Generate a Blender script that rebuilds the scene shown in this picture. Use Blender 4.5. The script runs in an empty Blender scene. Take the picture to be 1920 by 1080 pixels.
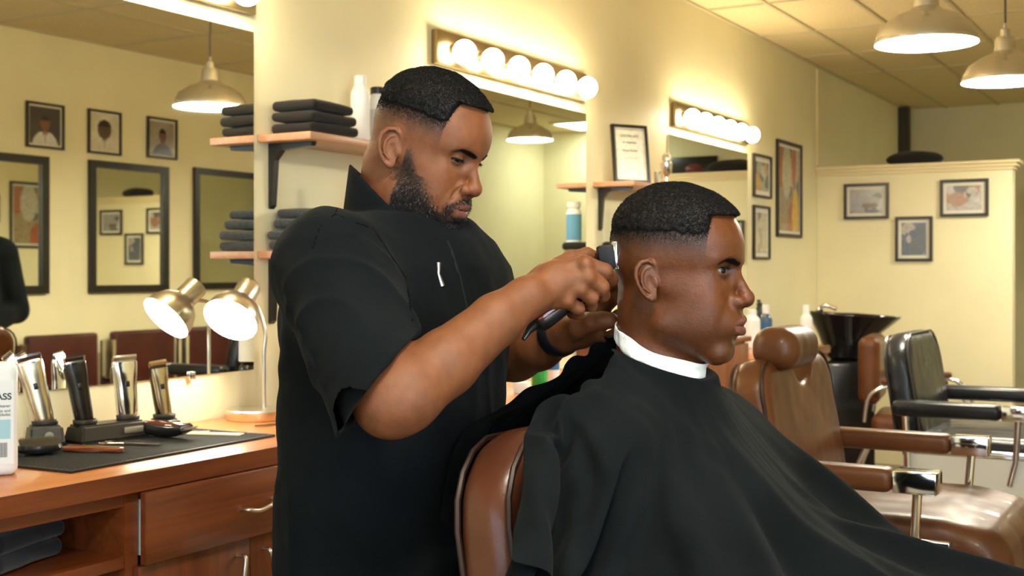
import bpy, bmesh, math, random
import numpy as np
from mathutils import Vector, Matrix, Euler
random.seed(7); rng = np.random.default_rng(7)
PI = math.pi
F = 2333.0; CZ = 1.33
FWD = Vector((math.cos(PI/6), math.sin(PI/6), 0)); RGT = Vector((math.sin(PI/6), -math.cos(PI/6), 0)); UP = Vector((0,0,1))
WY = 2.55; OY = -1.2; CEIL = 2.80; PX = 8.755; BX = 11.56; SX = -2.0
scene = bpy.context.scene; COL = scene.collection
def P(px, py, D):
    "a point of the room at distance D along the view axis"
    return FWD*D + RGT*((px-960)/F*D) + UP*(CZ + (510-py)/F*D)
def xat(px, y):
    r = (px-960)/F; return y*(.8660+.5*r)/(.5-.8660*r)
def dep(x, y): return .8660*x + .5*y
def zat(py, x, y): return CZ + (510-py)/F*dep(x, y)
def onz(px, py, z):
    D = (CZ-z)*F/(py-510); p = P(px, py, D); return p
def ony(px, py, y):
    x = xat(px, y); return Vector((x, y, zat(py, x, y)))
# ---------- materials
def nodes_of(m): return m.node_tree.nodes, m.node_tree.links
MATS = {}
def mat(name, col, rough=.5, metal=0, noise=0, nscale=20, bump=0, bscale=80, coat=0, emit=None, estr=0, spec=.5, alpha=1, sss=0, trans=0, ior=1.45, ncol=None, stretch=None, sheen=0, rnoise=0):
    if name in MATS: return MATS[name]
    m = bpy.data.materials.new(name); m.use_nodes = True; MATS[name] = m
    N, L = nodes_of(m); b = N['Principled BSDF']
    b.inputs['Base Color'].default_value = (*col, 1); b.inputs['Roughness'].default_value = rough; b.inputs['Metallic'].default_value = metal
    b.inputs['Coat Weight'].default_value = coat; b.inputs['Specular IOR Level'].default_value = spec; b.inputs['Transmission Weight'].default_value = trans
    b.inputs['IOR'].default_value = ior; b.inputs['Alpha'].default_value = alpha; b.inputs['Sheen Weight'].default_value = sheen
    if emit: b.inputs['Emission Color'].default_value = (*emit, 1); b.inputs['Emission Strength'].default_value = estr
    if sss: b.inputs['Subsurface Weight'].default_value = sss; b.inputs['Subsurface Radius'].default_value = (.012,.005,.003); b.inputs['Subsurface Scale'].default_value = 1
    tc = N.new('ShaderNodeTexCoord'); src = tc.outputs['Object']
    if stretch:
        mp = N.new('ShaderNodeMapping'); mp.inputs['Scale'].default_value = stretch; L.new(src, mp.inputs[0]); src = mp.outputs[0]
    if noise or rnoise:
        n = N.new('ShaderNodeTexNoise'); n.inputs['Scale'].default_value = nscale; n.inputs['Detail'].default_value = 5; L.new(src, n.inputs['Vector'])
    if noise:
        mx = N.new('ShaderNodeMix'); mx.data_type = 'RGBA'; cr = N.new('ShaderNodeMapRange'); cr.inputs[1].default_value = .32; cr.inputs[2].default_value = .68
        L.new(n.outputs[0], cr.inputs[0]); L.new(cr.outputs[0], mx.inputs[0])
        c2 = ncol or tuple(c*(1-noise) for c in col)
        mx.inputs[6].default_value = (*col, 1); mx.inputs[7].default_value = (*c2, 1); L.new(mx.outputs[2], b.inputs['Base Color'])
    if rnoise:
        mr = N.new('ShaderNodeMapRange'); mr.inputs[1].default_value = .3; mr.inputs[2].default_value = .7; mr.inputs[3].default_value = max(0, rough-rnoise); mr.inputs[4].default_value = rough+rnoise
        L.new(n.outputs[0], mr.inputs[0]); L.new(mr.outputs[0], b.inputs['Roughness'])
    if bump:
        n2 = N.new('ShaderNodeTexNoise'); n2.inputs['Scale'].default_value = bscale; n2.inputs['Detail'].default_value = 4; L.new(src, n2.inputs['Vector'])
        bp = N.new('ShaderNodeBump'); bp.inputs['Strength'].default_value = bump; bp.inputs['Distance'].default_value = .002; L.new(n2.outputs[0], bp.inputs['Height']); L.new(bp.outputs[0], b.inputs['Normal'])
    return m
def wood(name, c1, c2, stretch=(3, 30, 30), rough=.35, scale=1.6, coat=.3):
    m = bpy.data.materials.new(name); m.use_nodes = True; MATS[name] = m
    N, L = nodes_of(m); b = N['Principled BSDF']; b.inputs['Roughness'].default_value = rough; b.inputs['Coat Weight'].default_value = coat; b.inputs['Coat Roughness'].default_value = .25
    tc = N.new('ShaderNodeTexCoord'); mp = N.new('ShaderNodeMapping'); mp.inputs['Scale'].default_value = stretch; L.new(tc.outputs['Object'], mp.inputs[0])
    n1 = N.new('ShaderNodeTexNoise'); n1.inputs['Scale'].default_value = scale; n1.inputs['Detail'].default_value = 7; n1.inputs['Roughness'].default_value = .62; n1.inputs['Distortion'].default_value = .9; L.new(mp.outputs[0], n1.inputs['Vector'])
    cr = N.new('ShaderNodeValToRGB'); e = cr.color_ramp.elements; e[0].position = .3; e[0].color = (*c1, 1); e[1].position = .72; e[1].color = (*c2, 1)
    L.new(n1.outputs[0], cr.inputs[0]); L.new(cr.outputs[0], b.inputs['Base Color'])
    bp = N.new('ShaderNodeBump'); bp.inputs['Strength'].default_value = .12; bp.inputs['Distance'].default_value = .001; L.new(n1.outputs[0], bp.inputs['Height']); L.new(bp.outputs[0], b.inputs['Normal'])
    return m
# ---------- objects
def tag(o, label=None, cat=None, group=None, kind=None):
    if label: o['label'] = label
    if cat: o['category'] = cat
    if group: o['group'] = group
    if kind: o['kind'] = kind
    return o
def empty(name, loc, label, cat, group=None, rz=0):
    o = bpy.data.objects.new(name, None); COL.objects.link(o); o.location = loc; o.rotation_euler = (0, 0, rz); o.empty_display_size = .05
    return tag(o, label, cat, group)
def fin(name, me, m, parent=None, smooth=False, loc=None, rot=None):
    if m is not None: me.materials.append(m)
    o = bpy.data.objects.new(name, me); COL.objects.link(o)
    if parent is not None: o.parent = parent
    if loc is not None: o.location = loc
    if rot is not None: o.rotation_euler = rot
    if smooth: me.shade_smooth()
    return o
def arr(name, V, Fc, m, parent=None, smooth=True, loc=None, rot=None):
    me = bpy.data.meshes.new(name); me.from_pydata([tuple(v) for v in V], [], [tuple(f) for f in Fc]); me.update()
    return fin(name, me, m, parent, smooth, loc, rot)
def bmo(name, bm, m, parent=None, smooth=False, loc=None, rot=None, angle=None):
    bmesh.ops.recalc_face_normals(bm, faces=bm.faces)
    me = bpy.data.meshes.new(name); bm.to_mesh(me); bm.free()
    o = fin(name, me, m, parent, smooth or angle is not None, loc, rot)
    if angle is not None: me.set_sharp_from_angle(angle=math.radians(angle))
    return o
def abox(bm, x0, x1, y0, y1, z0, z1, bev=0, seg=2, M=None):
    r = bmesh.ops.create_cube(bm, size=1); vs = r['verts']
    for v in vs: v.co = Vector((x0+(x1-x0)*(v.co.x+.5), y0+(y1-y0)*(v.co.y+.5), z0+(z1-z0)*(v.co.z+.5)))
    if bev:
        es = list({e for v in vs for e in v.link_edges}); r2 = bmesh.ops.bevel(bm, geom=es, offset=bev, segments=seg, affect='EDGES', profile=.5); vs = list({v for f in r2['faces'] for v in f.verts} | {v for v in vs if v.is_valid})
    if M is not None:
        for v in vs: v.co = M @ v.co
    return vs
def box(name, x0, x1, y0, y1, z0, z1, m, parent=None, bev=0, seg=2, loc=None, rot=None, smooth=None):
    bm = bmesh.new(); abox(bm, x0, x1, y0, y1, z0, z1, bev, seg)
    return bmo(name, bm, m, parent, loc=loc, rot=rot, angle=(35 if bev else None))
def lathe_data(prof, n=32, sx=1, sy=1):
    V = []; Fc = []
    for r, z in prof:
        for i in range(n):
            a = 2*PI*i/n; V.append((max(r, 1e-5)*math.cos(a)*sx, max(r, 1e-5)*math.sin(a)*sy, z))
    for j in range(len(prof)-1):
        for i in range(n):
            k = (i+1) % n; Fc.append((j*n+i, j*n+k, (j+1)*n+k, (j+1)*n+i))
    Fc.append(tuple(range(n-1, -1, -1))); Fc.append(tuple((len(prof)-1)*n+i for i in range(n)))
    return V, Fc
def lathe(name, prof, m, parent=None, n=32, loc=None, rot=None, sx=1, sy=1, angle=40, caps=True):
    V, Fc = lathe_data(prof, n, sx, sy)
    if not caps: Fc = Fc[:-2]
    o = arr(name, V, Fc, m, parent, True, loc, rot); o.data.set_sharp_from_angle(angle=math.radians(angle)); return o
def tube_data(pts, rad, n=10, close=False):
    pts = [Vector(p) for p in pts]; V = []; Fc = []; prev = None
    rad = rad if hasattr(rad, '__len__') else [rad]*len(pts)
    for i, p in enumerate(pts):
        a = pts[max(i-1, 0)]; b = pts[min(i+1, len(pts)-1)]
        if close: a = pts[(i-1) % len(pts)]; b = pts[(i+1) % len(pts)]
        t = (b-a).normalized()
        if prev is None:
            u = t.orthogonal().normalized()
        else:
            u = (prev - t*prev.dot(t)).normalized()
        prev = u; w = t.cross(u)
        r = rad[i]; r = r if hasattr(r, '__len__') else (r, r)
        for k in range(n):
            c = 2*PI*k/n; V.append(p + u*math.cos(c)*r[0] + w*math.sin(c)*r[1])
    m_ = len(pts)
    for j in range(m_ if close else m_-1):
        for k in range(n):
            q = (k+1) % n; j2 = (j+1) % m_; Fc.append((j*n+k, j*n+q, j2*n+q, j2*n+k))
    if not close: Fc.append(tuple(range(n-1, -1, -1))); Fc.append(tuple((m_-1)*n+k for k in range(n)))
    return V, Fc
def tube(name, pts, rad, m, parent=None, n=10, loc=None, rot=None, close=False):
    V, Fc = tube_data(pts, rad, n, close); o = arr(name, V, Fc, m, parent, True, loc, rot); o.data.set_sharp_from_angle(angle=math.radians(50)); return o
def spline(pts, n=8):
    pts = [Vector(p) for p in pts]; out = []
    for i in range(len(pts)-1):
        p0 = pts[max(i-1, 0)]; p1 = pts[i]; p2 = pts[i+1]; p3 = pts[min(i+2, len(pts)-1)]
        for k in range(n):
            t = k/n; out.append(.5*((2*p1)+(p2-p0)*t+(2*p0-5*p1+4*p2-p3)*t*t+(3*p1-p0-3*p2+p3)*t**3))
    out.append(pts[-1]); return out
def prism(name, poly, z0, z1, m, parent=None, bev=0, loc=None, rot=None, M=None, seg=2):
    "outline in x,y extruded along z"
    bm = bmesh.new(); vs = [bm.verts.new((x, y, z0)) for x, y in poly]; f = bm.faces.new(vs)
    r = bmesh.ops.extrude_face_region(bm, geom=[f]); 
    for v in [g for g in r['geom'] if isinstance(g, bmesh.types.BMVert)]: v.co.z = z1
    if bev:
        es = [e for e in bm.edges if e.calc_face_angle(0) > .6]; bmesh.ops.bevel(bm, geom=es, offset=bev, segments=seg, affect='EDGES', profile=.5)
    if M is not None: bm.transform(M)
    return bmo(name, bm, m, parent, loc=loc, rot=rot, angle=35)
def text(name, body, size, m, M, parent=None, ext=.0004, align='LEFT', bold=False):
    cu = bpy.data.curves.new(name, 'FONT'); cu.body = body; cu.size = size; cu.extrude = ext; cu.align_x = align; cu.align_y = 'CENTER'
    if bold: cu.offset = size*.02
    o = bpy.data.objects.new(name, cu); COL.objects.link(o); bpy.context.view_layer.update()
    dg = bpy.context.evaluated_depsgraph_get(); me = bpy.data.meshes.new_from_object(o.evaluated_get(dg)); bpy.data.objects.remove(o)
    me.transform(M); me.materials.clear(); return fin(name, me, m, parent)
def copy_tree(o, parent=None):
    c = o.copy(); COL.objects.link(c)
    if parent is not None: c.parent = parent
    for ch in list(o.children): copy_tree(ch, c)
    return c
# ---------- implicit surfaces
def n3(a): return np.asarray(a, dtype=np.float32)
def ell(p, c, r, R=None):
    q = p - n3(c)
    if R is not None: q = q @ n3(R)
    r = n3(r); k0 = np.sqrt(((q/r)**2).sum(-1)); k1 = np.sqrt(((q/(r*r))**2).sum(-1)) + 1e-9
    return k0*(k0-1)/k1
def cap(p, a, b, ra, rb):
    a = n3(a); b = n3(b); ab = b-a; q = p-a; t = np.clip((q @ ab)/float(ab @ ab + 1e-12), 0, 1)
    return np.sqrt(((q - t[..., None]*ab)**2).sum(-1)) - (ra + t*(rb-ra))
def rbox(p, c, h, r, R=None):
    q = p - n3(c)
    if R is not None: q = q @ n3(R)
    d = np.abs(q) - (n3(h)-r); return np.sqrt((np.maximum(d, 0)**2).sum(-1)) + np.minimum(d.max(-1), 0) - r
def smin(a, b, k):
    h = np.maximum(k-np.abs(a-b), 0)/k; return np.minimum(a, b) - h*h*k*.25
def smax(a, b, k): return -smin(-a, -b, k)
def sstep(x, a, b):
    t = np.clip((x-a)/(b-a), 0, 1); return t*t*(3-2*t)
_perm = rng.random((32, 32, 32)).astype(np.float32)
def vnoise(p, s):
    q = np.asarray(p)*s; i = np.floor(q).astype(int); f = (q-i).astype(np.float32); f = f*f*(3-2*f); o = 0
    for dx in (0, 1):
        for dy in (0, 1):
            for dz in (0, 1):
                w = (f[..., 0] if dx else 1-f[..., 0])*(f[..., 1] if dy else 1-f[..., 1])*(f[..., 2] if dz else 1-f[..., 2])
                o = o + w*_perm[(i[..., 0]+dx) & 31, (i[..., 1]+dy) & 31, (i[..., 2]+dz) & 31]
    return o*2-1
def surf(f, lo, hi, h, project=2, safety=2.2):
    "vertices and quads of the surface f = 0 inside a box, cell size h"
    lo = n3(lo); hi = n3(hi); B = 8
    nb = np.ceil((hi-lo)/(h*B)).astype(int); n = nb*B+1
    G = np.full(n, 1.0, np.float32)
    ci = np.stack(np.meshgrid(*[np.arange(k) for k in nb], indexing='ij'), -1).reshape(-1, 3)
    cc = lo + (ci+.5)*h*B; d = np.concatenate([f(c) for c in np.array_split(cc, max(1, len(cc)//60000))])
    act = ci[np.abs(d) < h*B*.87*safety]
    ina = ci[(d <= -h*B*.87*safety)]
    for c in ina: G[c[0]*B:c[0]*B+B+1, c[1]*B:c[1]*B+B+1, c[2]*B:c[2]*B+B+1] = -1
    loc = np.stack(np.meshgrid(*[np.arange(B+1)]*3, indexing='ij'), -1).reshape(-1, 3)
    for ch in np.array_split(act, max(1, len(act)//120)):
        ii = (ch[:, None, :]*B + loc[None]).reshape(-1, 3)
        G[ii[:, 0], ii[:, 1], ii[:, 2]] = f(lo + ii*h)
    S = G < 0
    num = None; c0 = S[:-1, :-1, :-1]; anyd = np.zeros(c0.shape, bool)
    X, Y, Z = c0.shape
    def sl(a, i, j, k): return a[i:X+i, j:Y+j, k:Z+k]
    for i in (0, 1):
        for j in (0, 1):
            for k in (0, 1): anyd |= sl(S, i, j, k) != c0
    idx = np.argwhere(anyd); vid = np.full(c0.shape, -1, np.int64); vid[anyd] = np.arange(len(idx))
    acc = np.zeros((len(idx), 3), np.float32); cnt = np.zeros(len(idx), np.float32)
    cor = [(i, j, k) for i in (0, 1) for j in (0, 1) for k in (0, 1)]
    for a in cor:
        for ax in range(3):
            if a[ax]: continue
            b = list(a); b[ax] = 1
            ga = G[idx[:, 0]+a[0], idx[:, 1]+a[1], idx[:, 2]+a[2]]; gb = G[idx[:, 0]+b[0], idx[:, 1]+b[1], idx[:, 2]+b[2]]
            mk = (ga < 0) != (gb < 0); t = np.where(mk, ga/(ga-gb+1e-20), 0)
            pt = np.tile(n3(a), (len(idx), 1)); pt[:, ax] += t; acc += pt*mk[:, None]; cnt += mk
    V = lo + (idx + acc/np.maximum(cnt, 1)[:, None])*h
    quads = []
    for ax in range(3):
        u, v = [(1, 2), (2, 0), (0, 1)][ax]
        s0 = [slice(1, -1)]*3; s1 = [slice(1, -1)]*3; s0[ax] = slice(0, -1); s1[ax] = slice(1, None)
        A = S[tuple(s0)]; Bm = S[tuple(s1)]; e = np.argwhere(A != Bm)
        if not len(e): continue
        base = e.copy(); 
        for q in range(3):
            if q != ax: base[:, q] += 1
        flip = A[e[:, 0], e[:, 1], e[:, 2]]
        def vv(du, dv):
            w = base.copy(); w[:, u] -= du; w[:, v] -= dv; return vid[w[:, 0], w[:, 1], w[:, 2]]
        q = np.stack([vv(1, 1), vv(0, 1), vv(0, 0), vv(1, 0)], -1); q[~flip] = q[~flip][:, ::-1]
        quads.append(q[(q >= 0).all(1)])
    Q = np.concatenate(quads)
    for _ in range(project):
        e = h*.3; d = f(V.astype(np.float32)); g = np.stack([f((V+np.eye(3, dtype=np.float32)[a]*e)) - d for a in range(3)], -1)/e
        gl = np.maximum((g*g).sum(-1), .05); V = V - np.clip(d/gl, -h, h)[:, None]*g
    return V.astype(np.float32), Q
def qmesh(name, V, Q, m=None, parent=None, smooth=True, cols=None, attrs=None):
    me = bpy.data.meshes.new(name); me.vertices.add(len(V)); me.vertices.foreach_set('co', np.ascontiguousarray(V, np.float32).ravel())
    k = Q.shape[1]; me.loops.add(len(Q)*k); me.loops.foreach_set('vertex_index', np.ascontiguousarray(Q, np.int32).ravel())
    me.polygons.add(len(Q)); me.polygons.foreach_set('loop_start', np.arange(0, len(Q)*k, k, dtype=np.int32)); me.update(); me.validate()
    if cols is not None:
        a = me.color_attributes.new('tint', 'FLOAT_COLOR', 'POINT'); a.data.foreach_set('color', np.c_[cols, np.ones(len(V))].astype(np.float32).ravel())
    return fin(name, me, m, parent, smooth)
def vnormals(V, Q):
    n = np.cross(V[Q[:, 2]]-V[Q[:, 0]], V[Q[:, 3]]-V[Q[:, 1]]) if Q.shape[1] == 4 else np.cross(V[Q[:, 1]]-V[Q[:, 0]], V[Q[:, 2]]-V[Q[:, 0]])
    N = np.zeros_like(V)
    for k in range(Q.shape[1]): np.add.at(N, Q[:, k], n)
    return N/np.maximum(np.linalg.norm(N, axis=1), 1e-9)[:, None]
def grid_mesh(V, nu, nv, close_u=False):
    Fc = []
    for j in range(nv-1):
        for i in range(nu if close_u else nu-1):
            k = (i+1) % nu; Fc.append((j*nu+i, j*nu+k, (j+1)*nu+k, (j+1)*nu+i))
    return np.array(Fc)
# ---------- heads: local frame in cm, x to the person's right, y forward, z up, origin between the ear canals
def frame(fwd, up):
    f = Vector(fwd).normalized(); r = f.cross(Vector(up)).normalized(); u = r.cross(f).normalized()
    return np.array([r, f, u], np.float32)          # rows: world direction of each local axis
def orth(n, v):
    n = Vector(n).normalized(); v = (Vector(v)-n*Vector(v).dot(n)).normalized(); u = v.cross(n); return np.array([u, v, n], np.float32)
EARF = orth((.90, .40, .05), (0, -.20, 1))
HELIX = [(1.0, .1, -.35), (1.5, 1.2, -.05), (1.25, 2.35, .25), (.35, 3.0, .45), (-.8, 2.85, .6), (-1.6, 2.0, .75), (-1.85, .8, .85), (-1.65, -.5, .8), (-1.2, -1.6, .65), (-.6, -2.4, .4), (.1, -2.85, .25)]
ANTI = [(.5, 2.0, .25), (-.35, 1.75, .42), (-.9, .9, .55), (-1.0, -.2, .55), (-.7, -1.1, .5), (-.1, -1.7, .45)]
def chain(p, pts, rs, k=0):
    d = None
    for i in range(len(pts)-1):
        e = cap(p, pts[i], pts[i+1], rs[i], rs[i+1]); d = e if d is None else (np.minimum(d, e) if not k else smin(d, e, k))
    return d
def ear_sdf(p, c, s=1.0):
    q = (p - n3(c)) @ EARF.T / s
    hx = chain(q, HELIX, [.25, .3, .34, .36, .36, .34, .32, .3, .3, .34, .4])
    d = smin(hx, ell(q, (.0, .15, .12), (1.6, 2.75, .30)), .25)
    d = smin(d, ell(q, (.35, -2.35, .12), (.75, .95, .33)), .3)
    d = smin(d, chain(q, ANTI, [.15, .2, .24, .24, .22, .2]), .3)
    d = smin(d, ell(q, (1.2, -.5, .1), (.42, .75, .42)), .25)
    d = smax(d, -ell(q, (.25, -.25, .80), (.72, 1.15, .66)), .25)
    d = smin(d, cap(q, (.9, 1.2, -.8), (.8, -1.6, -.9), .55, .5), .4)
    return d*s
def skull(g, h):
    cr = h.get('cr', 9.2); return smin(ell(g, (0, 9.2-cr, 4.7), (7.4, cr, 8.25)), ell(g, (0, 4.4, 4.9), (6.3, 5.25, 5.6)), 2.5)
def head_sdf(p, h):
    g = p.copy(); g[..., 0] = np.abs(g[..., 0]); x, y, z = g[..., 0], g[..., 1], g[..., 2]
    d = skull(g, h)
    d = smin(d, ell(g, (0, 3.1, -2.2), (h.get('fw', 5.9), 6.2, 7.2)), 2.2)
    d = smin(d, cap(g, (h.get('jw', 4.9), 1.2, -5.3), (1.7, 7.3, -8.6), 1.55, 1.75), 2.4)
    d = smin(d, ell(g, (0, h.get('chy', 7.9), -8.5), (2.2, h.get('chin', 1.85), 1.75)), 1.4)
    d = smin(d, cap(g, (5.0, 1.6, -.3), (4.2, 6.0, -.8), 1.2, 1.45), 2.2)
    d = smin(d, ell(g, (3.5, 4.9, -4.0), (2.6, 3.3, 3.6)), 2.0)
    bz = h.get('bz', 3.55); d = smin(d, cap(g, (.6, 8.65, bz), (4.6, 7.0, bz+.2), .75, .62), 1.3)
    d = smin(d, ell(g, (0, 7.3, -4.9), (3.1, 2.6, 2.7)), 1.6)
    d = smax(d, -ell(g, (3.3, 9.5, 2.05), (1.95, 2.1, 1.15)), 1.2)
    # nose
    nw = h.get('nw', 1.0)
    n_ = cap(g, (0, 8.55, 2.7), (0, 10.7, -1.0), .62, .85); n_ = smin(n_, ell(g, (0, 10.65, -1.55), (1.25*nw, 1.15, 1.08)), .7)
    n_ = smin(n_, ell(g, (1.35*nw, 9.7, -1.9), (.92, 1.2, .88)), .5); n_ = smin(n_, cap(g, (1.0, 8.8, .6), (.5, 8.2, 2.6), .6, .5), .8)
    d = smin(d, n_, .75)
    d = smax(d, -ell(g, (.72, 10.35, -2.75), (.42, .75, .42)), .25)
    # eyes
    ez = h.get('ez', 2.15)
    d = smin(d, ell(g, (3.1, 7.3, 2.15), (1.42, 1.36, 1.34)), .45)
    op = h.get('open', .45); et = h.get('etilt', 0)
    q = g - n3((3.35, 8.4, ez)); q2 = q.copy(); q2[..., 2] = q[..., 2] - .10*q[..., 0] + .16*q[..., 0]**2*0 + et
    d = smax(d, -ell(q2, (0, 0, 0), (1.38, 1.35, op)), .1)
    lidz = ez + op*.9
    ls = np.stack([x-3.1, y-7.3, z-2.15], -1); rr = np.sqrt((ls**2).sum(-1))
    crease = np.exp(-((z-(lidz+.42)+.10*(x-3.1)**2)/.10)**2)*sstep(y, 7.6, 8.2)*np.exp(-((x-3.1)/1.2)**2); d = d + .09*crease
    # mouth
    mz = h.get('mz', -5.05)
    lf = h.get('lipf', .4); lr = h.get('lipr', 1.0)
    lip = chain(g, [(0, 9.5+lf, mz+.60), (.55, 9.62+lf, mz+.76), (1.4, 9.1+lf*.85, mz+.50), (2.45, 8.1+lf*.3, mz-.02)], [.56*lr, .56*lr, .48*lr, .2], .1)
    low = chain(g, [(0, 9.45+lf, mz-.74), (1.1, 9.15+lf*.9, mz-.68), (2.3, 8.15+lf*.3, mz-.12)], [.80*lr, .72*lr, .25], .15)
    d = smin(d, ell(g, (0, 7.5+lf*.8, mz+.3), (3.3, 2.3, 2.5)), 1.5)
    d = smin(d, lip, .38); d = smin(d, low, .42)
    cut = ell(g, (0, 9.6+lf, mz-.02), (2.35, 1.3, .075)); d = smax(d, -cut, .12)
    d = smax(d, -cap(g, (0, 10.45+lf*.6, mz+1.4), (0, 10.3, mz+2.2), .2, .2), .4)
    d = smax(d, -ell(g, (0, 10.0, -6.95), (1.7, .75, .4)), .7)
    # nasolabial crease
    if h.get('nl', 1):
      nl = chain(g, [(1.9, 9.5, -1.6), (2.7, 9.1, -3.2), (3.1, 8.6, -4.6)], [.05, .08, .04]); d = smax(d, -nl, .8)
    if h.get('frown'):
        d = smax(d, -cap(g, (.42, 9.75, 4.3), (.5, 9.75, 3.4), .1, .1), .3)
    d = smin(d, ear_sdf(g, (7.25, -.9, .35), h.get('es', 1.0)), .25)
    return d
def head_regions(g, h):
    "densities in the head's own frame: scalp hair, beard, brows, lips, nose warmth"
    x = np.abs(g[..., 0]); y = g[..., 1]; z = g[..., 2]; mz = h.get('mz', -5.05)
    lo, hi = h.get('fade', (2.5, 6.8)); hl = h.get('hairline', 8.3)
    back = sstep(-y, 2, 9)
    zz = z + 1.6*back*0 + .25*np.maximum(-y-3, 0)*.4
    fade = sstep(zz, lo, hi)
    tx = h.get('temple', 5.0)
    front = np.where(z > hl - .012*x*x, 1.0, (y < tx + .02*(z-5)).astype(float)); 
    front = front*(~((y > tx) & (z < hl - .012*x*x)))
    earz = sstep(np.sqrt((y+.9)**2/4 + (z-1.2)**2/12), .9, 1.05)
    hair = fade*front*np.where((x > 6.2) & (z < 4), earz, 1)
    # beard
    b = 0*x
    if h.get('beard'):
        side = np.exp(-((y - (2.1 + .55*(-z-1)))/np.where(z > -2, 1.5, 2.9))**4)*sstep(-z, -2.4, 0.6)*(x > 3.0)
        jawl = sstep(-z - .62*np.maximum(0, y-2)*0 , 4.4, 6.4)*(y > 1.0)*(y - .95*(-z-4) < 5.6)
        chin = sstep(-z, 5.7, 6.9)*(y > 3.5)*1.3
        must = np.exp(-((z - (-3.55 - .16*x*x*.9))/.55)**4)*(x < 3.1)*(y > 7.0)
        gou = np.exp(-((x - 3.0 - .12*(z+6))/.55)**4)*sstep(-z, 4.2, 5)*(z > -8)*(y > 6)
        nolow = sstep(-z + .75*(8.5-y)*0, 11.5, 10.4)
        und = sstep(y + (z+9)*.9, -.3, 1.2)
        b = np.clip(np.maximum.reduce([side, jawl, chin*(1-np.exp(-(x/1.9)**2)*np.exp(-((z+6.9)/.7)**2)*.0), must, gou*.9]), 0, 1)*und
        b = b*(1-np.exp(-((x/2.7)**4))*np.exp(-((z-mz)/1.15)**6)*(y > 7))
        b = b*(~((x > 6.5) & (y < 1.5)))
        b = b*(1-.85*np.exp(-(((x-2.2)/.9)**2+((z+6.6)/.5)**2)))
    br = chain(np.stack([x, y*0, z], -1), h.get('brow', [(1.2, 0, 3.05), (2.6, 0, 3.45), (4.0, 0, 3.55), (5.1, 0, 2.95)]), [.24, .27, .20, .04])
    brow = sstep(-br, -.12, .10)*(y > 4.5)
    lips = ((z > mz-1.35 + .19*x*x*.9) & (z < mz+1.18-.17*x*x*.85) & (x < 2.45) & (y > 8.2)).astype(float)
    return hair, b, brow, lips
def tufts(name, V, Q, dens, length, lean, m, parent, n, rad=.0004, jit=.35, curl=0, segs=2):
    "short tapering strands standing on a surface"
    a = V[Q[:, 0]]; b = V[Q[:, 1]]; c = V[Q[:, 2]]; e = V[Q[:, 3]]
    area = .5*np.linalg.norm(np.cross(c-a, e-b), axis=1)
    w = area*dens[Q].mean(1); w = w/w.sum(); i = rng.choice(len(Q), n, p=w); u = rng.random((n, 1)); v = rng.random((n, 1))
    q = Q[i]; pos = (V[q[:, 0]]*(1-u)+V[q[:, 1]]*u)*(1-v) + (V[q[:, 3]]*(1-u)+V[q[:, 2]]*u)*v
    N = vnormals(V, Q)[q[:, 0]]; L = length[q[:, 0]][:, None]*(.7+.6*rng.random((n, 1)))
    d = N*(1) + lean[q[:, 0]] + rng.normal(0, jit, (n, 3)); d /= np.linalg.norm(d, axis=1)[:, None]
    t = np.cross(d, rng.normal(0, 1, (n, 3))); t /= np.linalg.norm(t, axis=1)[:, None]; s = np.cross(d, t)
    base = pos - N*.0006; VV = []; 
    mid = base + d*L*.55 + t*L*curl; tip = base + d*L + s*L*curl
    for k in range(3):
        A = 2*PI*k/3; VV.append(base + (t*math.cos(A)+s*math.sin(A))*rad)
    for k in range(3):
        A = 2*PI*k/3; VV.append(mid + (t*math.cos(A)+s*math.sin(A))*rad*.8)
    VV.append(tip); VV = np.stack(VV, 1).reshape(-1, 3)
    Fc = []
    for k in range(3):
        j = (k+1) % 3; Fc.append((k, j, 3+j)); Fc.append((k, 3+j, 3+k)); Fc.append((3+k, 3+j, 6))
    FF = (np.array(Fc)[None] + (np.arange(n)*7)[:, None, None]).reshape(-1, 3)
    return qmesh(name, VV, FF, m, parent, True)
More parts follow.
